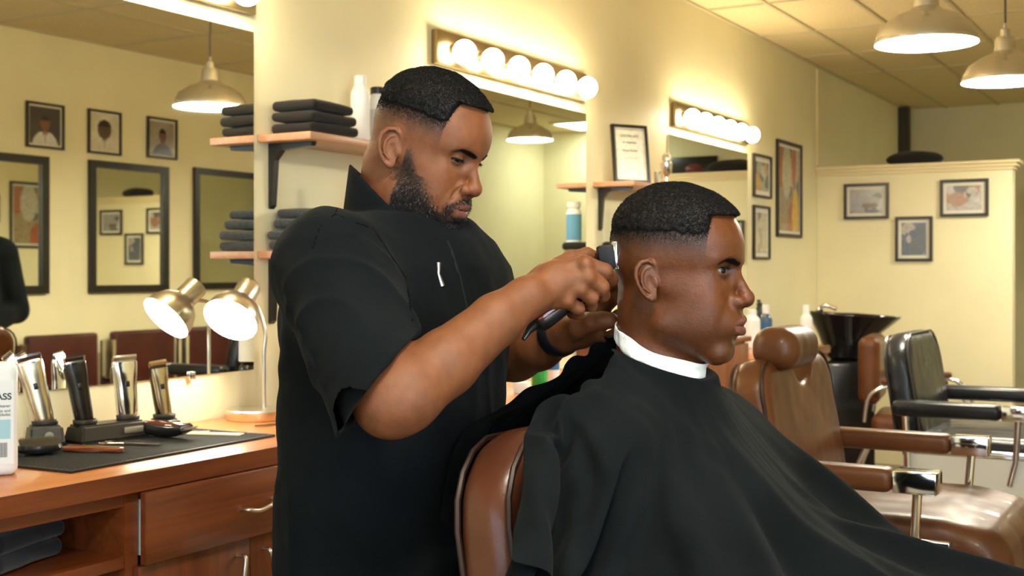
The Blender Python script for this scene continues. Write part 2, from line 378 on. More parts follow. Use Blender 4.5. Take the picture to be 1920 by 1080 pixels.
def tint_mat(name, rough=.45, sss=.12, bump=.25, bscale=900, spot=.12, coat=0, spec=.5):
    m = bpy.data.materials.new(name); m.use_nodes = True; N, L = nodes_of(m); b = N['Principled BSDF']
    at = N.new('ShaderNodeAttribute'); at.attribute_name = 'tint'
    tc = N.new('ShaderNodeTexCoord'); n = N.new('ShaderNodeTexNoise'); n.inputs['Scale'].default_value = 60; n.inputs['Detail'].default_value = 6; L.new(tc.outputs['Object'], n.inputs['Vector'])
    mr = N.new('ShaderNodeMapRange'); mr.inputs[1].default_value = .3; mr.inputs[2].default_value = .7; mr.inputs[3].default_value = 1-spot; mr.inputs[4].default_value = 1+spot; L.new(n.outputs[0], mr.inputs[0])
    mx = N.new('ShaderNodeVectorMath'); mx.operation = 'SCALE'; L.new(at.outputs['Color'], mx.inputs[0]); L.new(mr.outputs[0], mx.inputs['Scale']); L.new(mx.outputs[0], b.inputs['Base Color'])
    b.inputs['Roughness'].default_value = rough; b.inputs['Subsurface Weight'].default_value = sss; b.inputs['Subsurface Radius'].default_value = (.01, .004, .002); b.inputs['Subsurface Scale'].default_value = 1
    b.inputs['Coat Weight'].default_value = coat; b.inputs['Coat Roughness'].default_value = .3; b.inputs['Specular IOR Level'].default_value = spec
    n2 = N.new('ShaderNodeTexNoise'); n2.inputs['Scale'].default_value = bscale; n2.inputs['Detail'].default_value = 2; L.new(tc.outputs['Object'], n2.inputs['Vector'])
    n4 = N.new('ShaderNodeTexNoise'); n4.inputs['Scale'].default_value = 170; n4.inputs['Detail'].default_value = 3; L.new(tc.outputs['Object'], n4.inputs['Vector'])
    ad = N.new('ShaderNodeMath'); ad.operation = 'ADD'; L.new(n2.outputs[0], ad.inputs[0]); L.new(n4.outputs[0], ad.inputs[1])
    bp = N.new('ShaderNodeBump'); bp.inputs['Strength'].default_value = bump; bp.inputs['Distance'].default_value = .0012; L.new(ad.outputs[0], bp.inputs['Height']); L.new(bp.outputs[0], b.inputs['Normal'])
    return m
def build_head(hd):
    "hd: origin, frame, scale, params; returns vertices, quads, tints and local coords"
    O = n3(hd['o']); R = hd['R']; s = .01*hd['s']; h = hd['h']; extra = hd['neck']
    def f(p):
        l = (p-O) @ R.T / s
        d = head_sdf(l, h)*s
        return smin(d, extra(p), .022)
    lo = O - n3(hd.get('lo', (.17, .17, .24))); hi = O + n3(hd.get('hi', (.17, .17, .18)))
    V, Q = surf(f, lo, hi, hd.get('res', .0016))
    l = (V-O) @ R.T / s; hair, beard, brow, lips = head_regions(l, h)
    c = np.tile(n3(h['skin']), (len(V), 1))
    nz = vnoise(V, 45)[:, None]*.10 + vnoise(V+9, 140)[:, None]*.07
    c = c*(1+nz)
    x, y, z = np.abs(l[:, 0]), l[:, 1], l[:, 2]
    def blend(c, w, col): return c*(1-w[:, None]) + n3(col)*w[:, None]
    warm = np.exp(-(((x-4.2)/2)**2+((z+.9)/1.8)**2))*(y > 3) + np.exp(-((x/1.6)**2+((z+1.6)/1.5)**2))*(y > 8)
    c = c*(1+.12*warm[:, None]*n3((1.4, .7, .4)))
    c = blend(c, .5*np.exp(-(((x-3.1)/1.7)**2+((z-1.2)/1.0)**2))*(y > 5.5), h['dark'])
    gr = sstep(vnoise(V, 900)*.5+.5, .15, .8)
    c = blend(c, np.clip(hair**.62*(.66+.40*gr), 0, .97), h['haircol'])
    c = blend(c, np.clip(beard*(.60+.4*gr), 0, .95)*h.get('beardw', 1), h['haircol'])
    c = blend(c, brow*.82, h['haircol']); c = blend(c, lips*.8, h['lip'])
    stub = h.get('stub', 0)*(np.exp(-((z+7)/3.0)**2)*(y > 1))*(.5+.5*gr); c = blend(c, np.clip(stub, 0, 1), h['haircol'])
    ring = np.exp(-(np.sqrt((x-3.1)**2+(y-7.3)**2+(z-2.15)**2)-1.36)**2/.02)*np.exp(-((z-h.get('ez', 2.15)-h.get('open', .4))/.20)**2)*(y > 7.3)
    c = blend(c, np.clip(ring*1.3, 0, .95), h['haircol']); h['_ring'] = ring
    return V, Q, np.clip(c, .001, 1), l, (hair, beard, brow)
def add_hair(hd, body, V, Q, l, regs, mhair, mbeard):
    h = hd['h']; O = n3(hd['o']); R = hd['R']; s = .01*hd['s']; hair, beard, brow = regs
    # cap of hair: a shell over the scalp with waves
    def fs(p):
        q = (p-O) @ R.T / s; g = q.copy(); g[..., 0] = np.abs(g[..., 0])
        d = skull(g, h)
        hr, _, _, _ = head_regions(q, h)
        t = h.get('thick', .7)*sstep(g[..., 2], h['fade'][0]+2.6, h['fade'][1]+2.4)
        w = vnoise(np.stack([q[..., 0]*.5, q[..., 1]*h.get('wy', .8), q[..., 2]*.9], -1), 1.6)*h.get('wave', .10) + vnoise(q, 4.5)*.07
        hl = h.get('hairline', 8.3)
        fr = (g[..., 2] - (hl - .012*g[..., 0]**2)); tx = h.get('temple', 5.0)
        cutf = np.minimum(np.maximum(fr, tx-g[..., 1]), 3)      # positive where hair grows
        e = d - t - w
        inn = -(d + .25)
        e = smax(e, inn, .1); e = smax(e, -cutf*1.0, .35); e = smax(e, h['fade'][0]+3.7-g[..., 2] + .5*vnoise(q, 1.5), .9)
        return e*s
    hv, hq = surf(fs, O - n3((.15, .15, .06)), O + n3((.15, .15, .17)), .0018, project=1)
    col = np.tile(n3(h['haircol']), (len(hv), 1))*(1+.35*vnoise(hv, 300)[:, None])
    ho = qmesh('hair', hv, hq, mhair, body, cols=np.clip(col, .002, 1))
    # strands
    f = np.broadcast_to(n3(R[1]), V.shape); up = np.broadcast_to(n3(R[2]), V.shape)
    top = sstep(l[:, 2], h['fade'][0]+1.5, h['fade'][1]+1)
    tufts('hair_strands', V, Q, hair*(l[:, 2] < h['fade'][1]+4.5), (.0012+.0042*top)*1.0, f*.45-up*.75, mhair, ho, h.get('nh', 38000), rad=.00026)
    lh = (hv-O) @ R.T / s
    fw = np.broadcast_to(n3(R[1]), hv.shape)
    N = vnormals(hv, hq); out = (np.einsum('ij,ij->i', N, hv-(O+R[2]*.045)) > 0).astype(float)
    tufts('hair_strands', hv, hq, out*(lh[:, 2] > h['fade'][0]+3.4), np.full(len(hv), h.get('hl', .0026)), fw*.9, mhair, ho, h.get('nt', 46000), rad=.00034, jit=.45, curl=.25)
    if h.get('beard'):
        j = sstep(-l[:, 2], 2, 8)
        tufts('beard', V, Q, beard, .0025+.0055*j, f*.3-up*.9, mbeard, body, 30000, rad=.00028, jit=.5, curl=.15)
    if h.get('beard'): tufts('grey_beard_hair', V, Q, beard*sstep(-l[:, 2], 2, 6)+1e-9, np.full(len(V), .0062), f*.3-up*.9, mat('grey_hair', (.30, .29, .27), rough=.4), body, 1500, rad=.00030, jit=.5, curl=.15)
    tufts('eyebrows', V, Q, brow**2+1e-9, np.full(len(V), .0034), np.where((l[:, 0] > 0)[:, None], R[0], -R[0])*1.6, mhair, body, 2600, rad=.00013, jit=.22)
    tufts('eyelashes', V, Q, h['_ring']**3+1e-12, np.full(len(V), .0055), f*1.3-up*.1, mhair, body, 260, rad=.00014, jit=.15)
def add_eyes(hd, body, gaze=(0, 1, 0)):
    O = n3(hd['o']); R = hd['R']; s = .01*hd['s']; gz = n3(gaze); gz /= np.linalg.norm(gz)
    me_ = eye_mat()
    for sx in (1, -1):
        c = O + (n3((sx*3.1, 7.3, 2.15))*s) @ R
        Vv, Fc = lathe_data([(0, -1.2)]+[(1.2*math.cos(a), 1.2*math.sin(a)) for a in np.linspace(-1.5, 1.2, 26)]+[(.36, 1.2), (.2, 1.25), (0, 1.27)], 32)
        Vv = n3(Vv)*s; z = gz @ R; x = np.cross([0, 0, 1.], z); x /= np.linalg.norm(x); y = np.cross(z, x)
        W = Vv @ np.array([x, y, z]); a = np.degrees(np.arccos(np.clip((Vv[:, 2]/s)/1.22, -1, 1)))
        col = np.tile(n3(hd['h'].get('white', (.50, .42, .36))), (len(W), 1)); col[a < 28] = (.035, .016, .008); col[a < 11] = (.002, .002, .002)
        o = arr('eye', W + c, Fc, me_, body); ca = o.data.color_attributes.new('tint', 'FLOAT_COLOR', 'POINT'); ca.data.foreach_set('color', np.c_[col, np.ones(len(W))].astype(np.float32).ravel())
def eye_mat():
    if 'eye' in MATS: return MATS['eye']
    m = tint_mat('eye', rough=.16, sss=0, bump=0, spot=.05, coat=0, spec=.22); MATS['eye'] = m; return m
# ---------- camera
cam = bpy.data.cameras.new('camera'); cob = bpy.data.objects.new('camera', cam); COL.objects.link(cob); scene.camera = cob
cam.sensor_width = 36; cam.lens = F/1920*36; cam.shift_y = -30/1920; cam.clip_start = .05; cam.clip_end = 60
cob.location = (0, 0, CZ); cob.rotation_euler = (PI/2, 0, -PI/3)
cam.dof.use_dof = True; cam.dof.focus_distance = 1.80; cam.dof.aperture_fstop = 9.0
vs_ = scene.view_settings; vs_.view_transform = 'Standard'; vs_.look = 'None'; vs_.gamma = 1; vs_.exposure = 1.60; vs_.use_curve_mapping = False
w = bpy.data.worlds.new('world'); scene.world = w; w.use_nodes = True; w.node_tree.nodes['Background'].inputs[0].default_value = (.75, .88, 1, 1); w.node_tree.nodes['Background'].inputs[1].default_value = 1.0
scene.cycles.sample_clamp_indirect = 6; scene.cycles.max_bounces = 10; scene.cycles.use_denoising = True
# ---------- materials
WALLC = (.84, .78, .52)
mwall = mat('wall_paint', WALLC, rough=.55, noise=.06, nscale=3, bump=.12, bscale=120)
mceil = None
def ceiling_mat():
    m = bpy.data.materials.new('ceiling_tiles'); m.use_nodes = True; N, L = nodes_of(m); b = N['Principled BSDF']; b.inputs['Roughness'].default_value = .9
    tc = N.new('ShaderNodeTexCoord'); n = N.new('ShaderNodeTexNoise'); n.inputs['Scale'].default_value = 90; n.inputs['Detail'].default_value = 6; L.new(tc.outputs['Object'], n.inputs['Vector'])
    n2 = N.new('ShaderNodeTexNoise'); n2.inputs['Scale'].default_value = 1.6; L.new(tc.outputs['Object'], n2.inputs['Vector'])
    mx = N.new('ShaderNodeMix'); mx.data_type = 'RGBA'; mx.inputs[6].default_value = (.80, .68, .40, 1); mx.inputs[7].default_value = (.66, .55, .32, 1); mr = N.new('ShaderNodeMapRange'); mr.inputs[1].default_value = .4; mr.inputs[2].default_value = .65
    L.new(n.outputs[0], mr.inputs[0]); L.new(mr.outputs[0], mx.inputs[0]); L.new(mx.outputs[2], b.inputs['Base Color'])
    bp = N.new('ShaderNodeBump'); bp.inputs['Strength'].default_value = .5; bp.inputs['Distance'].default_value = .003; L.new(n.outputs[0], bp.inputs['Height']); L.new(bp.outputs[0], b.inputs['Normal'])
    return m
mceil = ceiling_mat()
mbar = mat('ceiling_bar', (.55, .48, .30), rough=.5)
mfloor = mat('floor_tile', (.20, .135, .07), rough=.3, noise=.35, nscale=5)
mtrim = mat('trim_paint', (.82, .70, .42), rough=.4)
mblack = mat('black_frame', (.012, .010, .008), rough=.35)
mblackp = mat('black_plastic', (.010, .010, .011), rough=.35, coat=.3)
mchrome = mat('chrome', (.86, .86, .87), rough=.10, metal=1)
mnickel = mat('brushed_nickel', (.72, .68, .60), rough=.28, metal=1)
malu = mat('spun_aluminium', (.78, .78, .78), rough=.24, metal=1)
mmir = mat('mirror_glass', (.92, .93, .85), rough=.015, metal=1)
mwhite = mat('white_plastic', (.82, .84, .86), rough=.4)
mwood = wood('cherry_wood', (.10, .020, .004), (.24, .060, .013), stretch=(1.2, 14, 14))
mwoodv = wood('cherry_wood_upright', (.10, .020, .004), (.22, .055, .012), stretch=(14, 14, 1.2))
mtop = wood('worktop_wood', (.40, .13, .03), (.55, .20, .05), stretch=(1.2, 14, 14), rough=.28)
mshelf = wood('shelf_wood', (.42, .20, .10), (.55, .29, .16), stretch=(1.2, 12, 12), rough=.4)
# ---------- shell
def struct(o): o['kind'] = 'structure'; return o
T = .12
struct(box('floor', SX-T, BX+T, OY-T, WY+T, -.1, 0, mfloor))
struct(box('ceiling', SX-T, BX+T, OY-T, WY+T, CEIL, CEIL+.1, mceil))
struct(box('wall_left', SX, BX+T, WY, WY+T, 0, CEIL, mwall))
bm = bmesh.new()
for a, b, c, d in ((SX, -.75, 0, CEIL), (1.25, BX+T, 0, CEIL), (-.75, 1.25, 0, .80), (-.75, 1.25, 2.40, CEIL)): abox(bm, a, b, OY-T, OY, c, d)
struct(bmo('wall_right', bm, mwall))
struct(box('wall_back', BX, BX+T, OY, WY, 0, CEIL, mwall))
struct(box('trim_1', PX-.015, PX+.025, WY-.012, WY-.0005, 2.09, CEIL-.03, mtrim))
# front wall with the shop window
def wall_with_hole(name, x0, x1, ya, yb, y0, y1, z0, z1, m):
    bm = bmesh.new()
    for a, b, c, d in ((y0, ya, 0, CEIL), (yb, y1, 0, CEIL), (ya, yb, 0, z0), (ya, yb, z1, CEIL)): abox(bm, x0, x1, a, b, c, d)
    return bmo(name, bm, m)
struct(wall_with_hole('wall_front', SX-T, SX, -1.0, 1.9, OY-T, WY+T, .75, 2.45, mwall))
wf = struct(empty('window_1', (SX-.06, .45, .75), 'wide shop window on the street side of the barbershop', 'window')); del wf['category']
bm = bmesh.new()
for a, b, c, d in ((-1.45, -1.39, 0, 1.7), (1.39, 1.45, 0, 1.7), (-1.39, 1.39, 0, .06), (-1.39, 1.39, 1.64, 1.7), (-.03, .03, .06, 1.64)): abox(bm, -.03, .03, a, b, c, d)
bmo('window_frame', bm, mat('window_frame', (.5, .5, .5), rough=.3, metal=1), wf)
box('pane', -.004, .004, -1.39, 1.39, .06, 1.64, mat('glass', (1, 1, 1), rough=0, trans=1, ior=1.02, spec=.2), wf)
wf = struct(empty('window_2', (.25, OY-.06, .80), 'shop window in the wall opposite the mirrors', 'window')); del wf['category']
bm = bmesh.new()
for a, b, c, d in ((-1, -.95, 0, 1.6), (.95, 1, 0, 1.6), (-.95, .95, 0, .05), (-.95, .95, 1.55, 1.6)): abox(bm, a, b, -.03, .03, c, d)
bmo('window_frame', bm, MATS['window_frame'], wf); box('pane', -.95, .95, -.004, .004, .05, 1.55, MATS['glass'], wf)
# partition
struct(box('wall_partition', PX, PX+.12, 1.245, WY-.001, 0, 2.01, mwall))
bm = bmesh.new()
for e, z0, z1 in ((.012, 2.0101, 2.03), (.028, 2.03, 2.052), (.045, 2.052, 2.07)): abox(bm, PX-e, PX+.12+e, 1.245-e, WY-.0012, z0, z1)
struct(bmo('trim_2', bm, mtrim))
# ceiling grid: bars of the suspended ceiling
bm = bmesh.new()
ys = [2.15-.51*k for k in range(-0, 7)]; xs = [6.70+1.04*k for k in range(-8, 5)]
for y in ys:
    abox(bm, SX, BX, y*.85+.365-.010, y*.85+.365+.010, CEIL-.008, CEIL)
for x in xs:
    X = x*.85+0.0
    if SX < X < BX: abox(bm, X-.010, X+.010, OY, WY, CEIL-.0075, CEIL)
struct(bmo('trim_3', bm, mbar))
# edge bar along the walls
bm = bmesh.new(); abox(bm, SX, BX, WY-.02, WY, CEIL-.012, CEIL-.0005); abox(bm, SX, BX, OY, OY+.02, CEIL-.012, CEIL-.0005); struct(bmo('trim_4', bm, mbar))
# baseboards
struct(box('baseboard_left', SX, PX, WY-.012, WY-.0005, .0, .1, mtrim)); struct(box('baseboard_right', SX, BX, OY+.0005, OY+.012, 0, .1, mtrim))
# duct pipe in the far corner above the partition
struct(box('trim_5', 11.25, 11.34, WY-.09, WY-.001, 0, CEIL-.013, mat('dark_post', (.035, .03, .015), rough=.5)))
# ---------- mirrors at the stations
def wall_mirror(x0, x1, z0, z1, label):
    e = empty('wall_mirror', ((x0+x1)/2, WY-.001, z0), label, 'mirror', 'frameless station mirrors'); w_ = (x1-x0)/2; h = z1-z0
    box('mirror_glass', -w_, w_, -.006, 0, 0, h, mmir, e)
    for s in (-.6, .6): box('clip', s*w_-.012, s*w_+.012, -.013, -.0062, -.012, .012, mchrome, e, bev=.003)
    return e
MZ0, MZ1 = 1.037, 2.052
wall_mirror(1.55, 2.852, MZ0, MZ1, 'frameless mirror above the clipper counter, next to the towel shelves')
wall_mirror(3.82, 5.08, MZ0, MZ1, 'frameless mirror behind the barber, under the six-bulb light bar')
wall_mirror(6.04, 7.27, MZ0, MZ1, 'frameless mirror farthest along the wall, past the certificate shelf')
mbulb = mat('bulb_glow', (1, .9, .7), emit=(1, .84, .56), estr=20)
def light_bar(x0, x1, label, n=6):
    z0, z1 = 2.098, 2.225
    e = empty('vanity_light', ((x0+x1)/2, WY-.001, (z0+z1)/2), label, 'light bar', 'round-bulb light bars above the mirrors'); w_ = (x1-x0)/2; h = (z1-z0)/2
    box('back_plate', -w_, w_, -.028, 0, -h, h, mat('brass_chrome', (.34, .26, .14), rough=.30, metal=1), e, bev=.004)
    for k in range(n):
        x = -w_ + (k+.5)*2*w_/n
        lathe('socket', [(.022, 0), (.022, .02), (.017, .03)], mat('socket', (.45, .30, .15), rough=.4, metal=1), e, 16, loc=(x, -.028, -.0), rot=(PI/2, 0, 0))
        R_ = .0465
        lathe('bulb', [(.014, 0)]+[(R_*math.sin(a), .004+R_*.93-R_*math.cos(a)*.93) for a in np.linspace(.35, PI, 16)], mbulb, e, 24, loc=(x, -.034, -.014), rot=(PI/2, 0, 0))
    return e
light_bar(3.82, 5.045, 'long light bar of six glowing round bulbs above the mirror behind the barber')
light_bar(6.09, 7.235, 'far light bar whose glowing bulbs run together, above the farthest mirror')
light_bar(1.60, 2.84, 'light bar at the ceiling side of the mirror above the clippers, cut by the frame')
# ---------- pendants
menam = mat('lit_enamel', (1, .97, .9), rough=.4, emit=(1, .93, .74), estr=48)
def pendant(x, y, label, r=.17, z=2.11):
    e = empty('pendant_lamp', (x, y, z), label, 'pendant lamp', 'aluminium dome pendants')
    lathe('shade', [(r, 0), (r, .012), (r*.97, .030), (r*.86, .065), (r*.60, .095), (r*.34, .113), (.043, .125), (.040, .165), (.036, .182), (.001, .183)], malu, e, 48, caps=False)
    lathe('lit_dish', [(r*.985, .0035), (r*.6, .004), (.001, .004)], menam, e, 48)
    lathe('socket_cap', [(.020, .183), (.018, .215), (.006, .222), (.005, .24)], malu, e, 20)
    tube('cord', [(0, 0, .235), (0, 0, CEIL-z-.012)], .005, mat('grey_cord', (.10, .09, .07), rough=.6), e, 8)
    lathe('ceiling_canopy', [(.05, CEIL-z-.03), (.05, CEIL-z-.009)], malu, e, 24)
    return e
pendant(4.39, .90, 'aluminium dome pendant hanging nearer, above the barber chairs')
pendant(5.43, .80, 'aluminium dome pendant hanging farther back, cut by the frame edge')
pendant(8.0, .62, 'aluminium dome pendant seen only in the mirror behind the barber', z=2.30)
pendant(.85, .15, 'added aluminium dome pendant, unseen above the view, as top light for the barber and client', z=2.50)  # extra out-of-view lamp, added to light barber and client from above
# fluorescent panel past the partition
e = empty('ceiling_light', (11.10, -.45, CEIL-.001), 'flat fluorescent ceiling panel past the partition, seen only in the mirror', 'ceiling light')
bm = bmesh.new()
for a, b, c, d in ((-.33, .33, .23, .26), (-.33, .33, -.26, -.23), (-.33, -.30, -.23, .23), (.30, .33, -.23, .23)): abox(bm, a, b, c, d, -.02, 0)
bmo('frame', bm, mtrim, e); box('diffuser', -.299, .299, -.229, .229, -.014, -.006, mat('fluorescent', (.9, 1, .8), emit=(.93, 1, .86), estr=7), e)
# ceiling vent
e = empty('ceiling_vent', (9.75, 1.20, CEIL-.001), 'dark air vent in the ceiling above the far end', 'vent')
box('vent_frame', -.32, .32, -.55, .45, -.02, 0, mat('vent_metal', (.05, .045, .03), rough=.5), e)
bm = bmesh.new()
for k in range(14): abox(bm, -.29, .29, -.52+.068*k, -.49+.068*k, -.026, -.019)
bmo('slats', bm, mat('vent_dark', (.02, .018, .012), rough=.5), e)
# ---------- lights of the room
def area(name, loc, rot, sx, sy, energy, col):
    L = bpy.data.lights.new(name, 'AREA'); L.shape = 'RECTANGLE'; L.size = sx; L.size_y = sy; L.energy = energy; L.color = col
    o = bpy.data.objects.new(name, L); COL.objects.link(o); o.location = loc; o.rotation_euler = rot; return o
area('daylight', (SX+.02, .45, 1.62), (0, -PI/2, 0), 1.6, 2.7, 8, (.72, .86, 1))
area('daylight_side', (.25, OY+.02, 1.60), (PI/2, 0, 0), 1.85, 1.5, 13, (.74, .87, 1))
# ---------- counters
def counter(x0, x1, label, drawers, cubby=None, cut=None):
    yf = 2.01; zt = .906; xc = (x0+x1)/2
    e = empty('barber_station_cabinet', (xc, 2.28, 0), label, 'cabinet', 'wooden cabinets along the mirror wall')
    def bx(n, a, b, c, d, z0, z1, m, par=e, bev=.001): return box(n, a-xc, b-xc, c-2.28, d-2.28, z0, z1, m, par, bev=bev)
    bm = bmesh.new()
    yb = 2.545; yc = 2.035
    xs = sorted({x0, x1} | {d[0] for d in drawers} | {d[1] for d in drawers})
    abox(bm, x0+.02-xc, x1-.02-xc, yb-.015-2.28, yb-2.28, .08, zt-.044)
    for x in xs:
        a = min(max(x-.018, x0), x1-.036); abox(bm, a-xc, a+.036-xc, yc-2.28, yb-.015-2.28, .08, zt-.044)
    abox(bm, x0-xc, x1-xc, yc-2.28, yb-2.28, .062, .08); abox(bm, x0+.02-xc, x1-.02-xc, yc+.05-2.28, yb-2.28, 0, .062)
    abox(bm, x0-xc, x1-xc, yc+.004-2.28, yc+.05-2.28, zt-.075, zt-.045)
    bmo('carcass', bm, mwood, e)
    if cubby:
        bx('shelf', cubby[0]+.019, cubby[1]-.019, yc, yb-.015, .700, .725, mwood)
    for (a, b, out) in drawers:
        a += .003; b -= .003; yo = yc-out
        d = bx('drawer', a, b, yo-.019, yo-.001, .706, .861, mwood, bev=.002)
        bm = bmesh.new(); abox(bm, a+.02-xc, b-.02-xc, yo-2.28, yo+.42-2.28, .72, .735)
        for q in (a+.02, b-.034): abox(bm, q-xc, q+.014-xc, yo-2.28, yo+.42-2.28, .735, .84)
        bmo('drawer_box', bm, mat('white_melamine', (.75, .73, .68), rough=.5), d)
        m_ = (a+b)/2 - xc
        tube('handle', spline([(m_-.052, yo-.019-2.28, .776), (m_-.050, yo-.040-2.28, .777), (m_-.02, yo-.046-2.28, .772), (m_+.02, yo-.046-2.28, .779), (m_+.050, yo-.040-2.28, .787), (m_+.052, yo-.019-2.28, .787)], 6), .0048, mnickel, d, 10)
        mid = (a+b)/2
        for s, (p, q) in enumerate(((a, mid-.0015), (mid+.0015, b))):
            dr = bx('door', p, q, yc-.019, yc-.001, .09, .700, mwoodv, bev=.002)
            hx = (mid-.045 if s == 0 else mid+.045)-xc; t = -1 if s == 0 else 1
            tube('handle', spline([(hx, yc-.019-2.28, .665), (hx-.002*t, yc-.042-2.28, .664), (hx+.004*t, yc-.047-2.28, .635), (hx+.010*t, yc-.042-2.28, .585), (hx+.010*t, yc-.019-2.28, .583)], 6), .0048, mnickel, dr, 10)
    t = empty('worktop', (xc, 2.28, zt-.043), label.replace('cabinet', 'worktop').replace('wooden', 'orange-brown'), 'worktop', 'worktops on the station cabinets')
    box('top_slab', x0-.01-xc, x1+.01-xc, yf-2.28, 2.546-2.28, .001, .043, mtop, t, bev=.002)
    box('front_edge', x0-.0105-xc, x1+.0105-xc, yf-.0035-2.28, yf-.0002-2.28, .0005, .0425, mwood, t)
    return e
counter(1.0, 3.15, 'wooden cabinet under the clippers, with open cubby and drawers', [(1.897, 2.60, .022), (2.60, 3.15, 0)], cubby=(1.0, 1.897))
counter(3.22, 4.90, 'wooden cabinet behind the barber, mostly hidden by the cape', [(3.22, 4.06, 0), (4.06, 4.90, 0)])
counter(5.84, 7.15, 'wooden cabinet farthest along the mirror wall', [(5.84, 6.50, 0), (6.50, 7.15, 0)])
e = empty('tall_cabinet', (5.40, 2.28, 0), 'taller dark wooden cabinet right behind the chin of the client', 'cabinet')
box('carcass', -.41, .41, -.235, .265, .06, .995, mwood, e, bev=.002); box('top_panel', -.42, .42, -.265, .266, .9951, 1.018, mwood, e, bev=.002)
for a, b in ((-.405, -.138), (-.135, .132), (.135, .405)):
    d = box('door', a, b, -.2545, -.2355, .08, .985, mwoodv, e, bev=.002); tube('handle', spline([(b-.03, -.2545, .70), (b-.03, -.28, .70), (b-.028, -.285, .66), (b-.026, -.28, .61), (b-.026, -.2545, .61)], 5), .0045, mnickel, d, 8)
# ---------- folded cloth
def towel(name, w_, d_, t, m, loc, rz, label, cat, group, seed=0, layers=1, parent=None):
    def f(p):
        n = vnoise(p+seed*3.1, 9)*.004 + vnoise(p+seed*1.7, 28)*.0018
        q = p.copy(); q[..., 2] = q[..., 2] - vnoise(np.stack([p[..., 0], p[..., 1], p[..., 2]*0+seed], -1), 6)*.004
        d = None
        for k in range(layers):
            tk = t/layers; z = tk*(k+.5); off = .006*math.sin(seed*2+k*2.3)
            e = rbox(q, (off, 0, z), (w_/2-.004*((k+seed) % 2), d_/2, tk*.53), tk*.48); d = e if d is None else smin(d, e, .003)
        return d + n*.5
    V, Q = surf(f, (-w_/2-.03, -d_/2-.03, -.02), (w_/2+.03, d_/2+.03, t+.02), .0035, project=1)
    V[:, 2] -= V[:, 2].min()
    o = qmesh(name, V, Q, m, parent); o.location = loc; o.rotation_euler = (0, 0, rz)
    return tag(o, label, cat, group), float(V[:, 2].max())
mtd = mat('black_cotton', (.009, .008, .007), rough=.95, sheen=.1, bump=.6, bscale=600)
mtb = mat('dark_blue_towel', (.010, .014, .020), rough=.95, sheen=.25, noise=.5, nscale=120, ncol=(.045, .055, .065), bump=.8, bscale=500)
# ---------- shelves between the mirrors
def shelf_unit(x0, x1, label, z):
    e = empty('wall_shelf', (x0, WY-.001, z-.022), label, 'shelf', 'wooden wall shelves on black brackets'); L_ = x1-x0
    box('board', 0, L_, -.205, 0, 0, .022, mshelf, e, bev=.0015)
    for x in (.05, L_-.07):
        bm = bmesh.new()
        pr = [(0, -.001), (-.17, -.001), (-.165, -.014), (-.05, -.022), (-.024, -.05), (-.014, -.19), (-.004, -.20), (0, -.195)]
        vs = [bm.verts.new((x, y, z_)) for y, z_ in pr]; f_ = bm.faces.new(vs); r = bmesh.ops.extrude_face_region(bm, geom=[f_])
        for v in [g for g in r['geom'] if isinstance(g, bmesh.types.BMVert)]: v.co.x += .022
        bmo('bracket', bm, mblackp, e)
    return e
Z1, Z2 = 1.745, 1.393
shelf_unit(2.874, 3.74, 'upper wall shelf left of the barber, carrying black towels and a white bottle', Z1)
shelf_unit(2.874, 3.74, 'lower wall shelf left of the barber, carrying dark blue towels', Z2)
shelf_unit(5.166, 5.95, 'upper wall shelf holding the framed certificate', Z1)
shelf_unit(5.166, 5.95, 'lower wall shelf under the certificate shelf, behind the raised clippers', Z2)
z = Z1+.0005
for k, (w_, dx) in enumerate(((.235, 0), (.225, .004), (.215, -.004))):
    lab = ['bottom black folded towel on the upper shelf', 'middle black folded towel on the upper shelf', 'top black folded towel on the upper shelf, above the others'][k]
    _, h = towel('folded_towel', w_, .165, .027, mtd, (3.012+dx, 2.44, z), .03*k-.02, lab, 'towel', 'black towels on the upper shelf', seed=k+1); z += h+.0004
z = Z2+.0005
for k in range(4):
    lab = ['lowest dark blue towel in the stack on the lower shelf', 'second dark blue towel from the bottom of the lower shelf stack', 'third dark blue towel from the bottom of the lower shelf stack', 'topmost dark blue towel on the lower shelf, smaller and tilted'][k]
    _, h = towel('folded_towel', .25-.012*k-(.03 if k == 3 else 0), .17, .026, mtb, (3.015+.004*(-1)**k+(.018 if k == 3 else 0), 2.445, z), .04*(-1)**k, lab, 'towel', 'dark blue towels on the lower shelf', seed=k+5); z += h+.0004
z = Z2+.0005
for k in range(2):
    _, h = towel('folded_towel', .26, .17, .034, mtd, (5.33, 2.44, z), .02*k, ['lower black towel on the shelf behind the raised clippers', 'upper black towel on the shelf behind the raised clippers'][k], 'towel', 'black towels on the shelf behind the clippers', seed=k+11); z += h+.0004
towel('rolled_towel', .24, .15, .075, mat('navy_towel', (.007, .009, .016), rough=.95, sheen=.2), (1.70, 2.20, .7255), .3, 'dark navy towel lying rolled in the open cubby of the cabinet', 'towel', None, seed=3, layers=2)
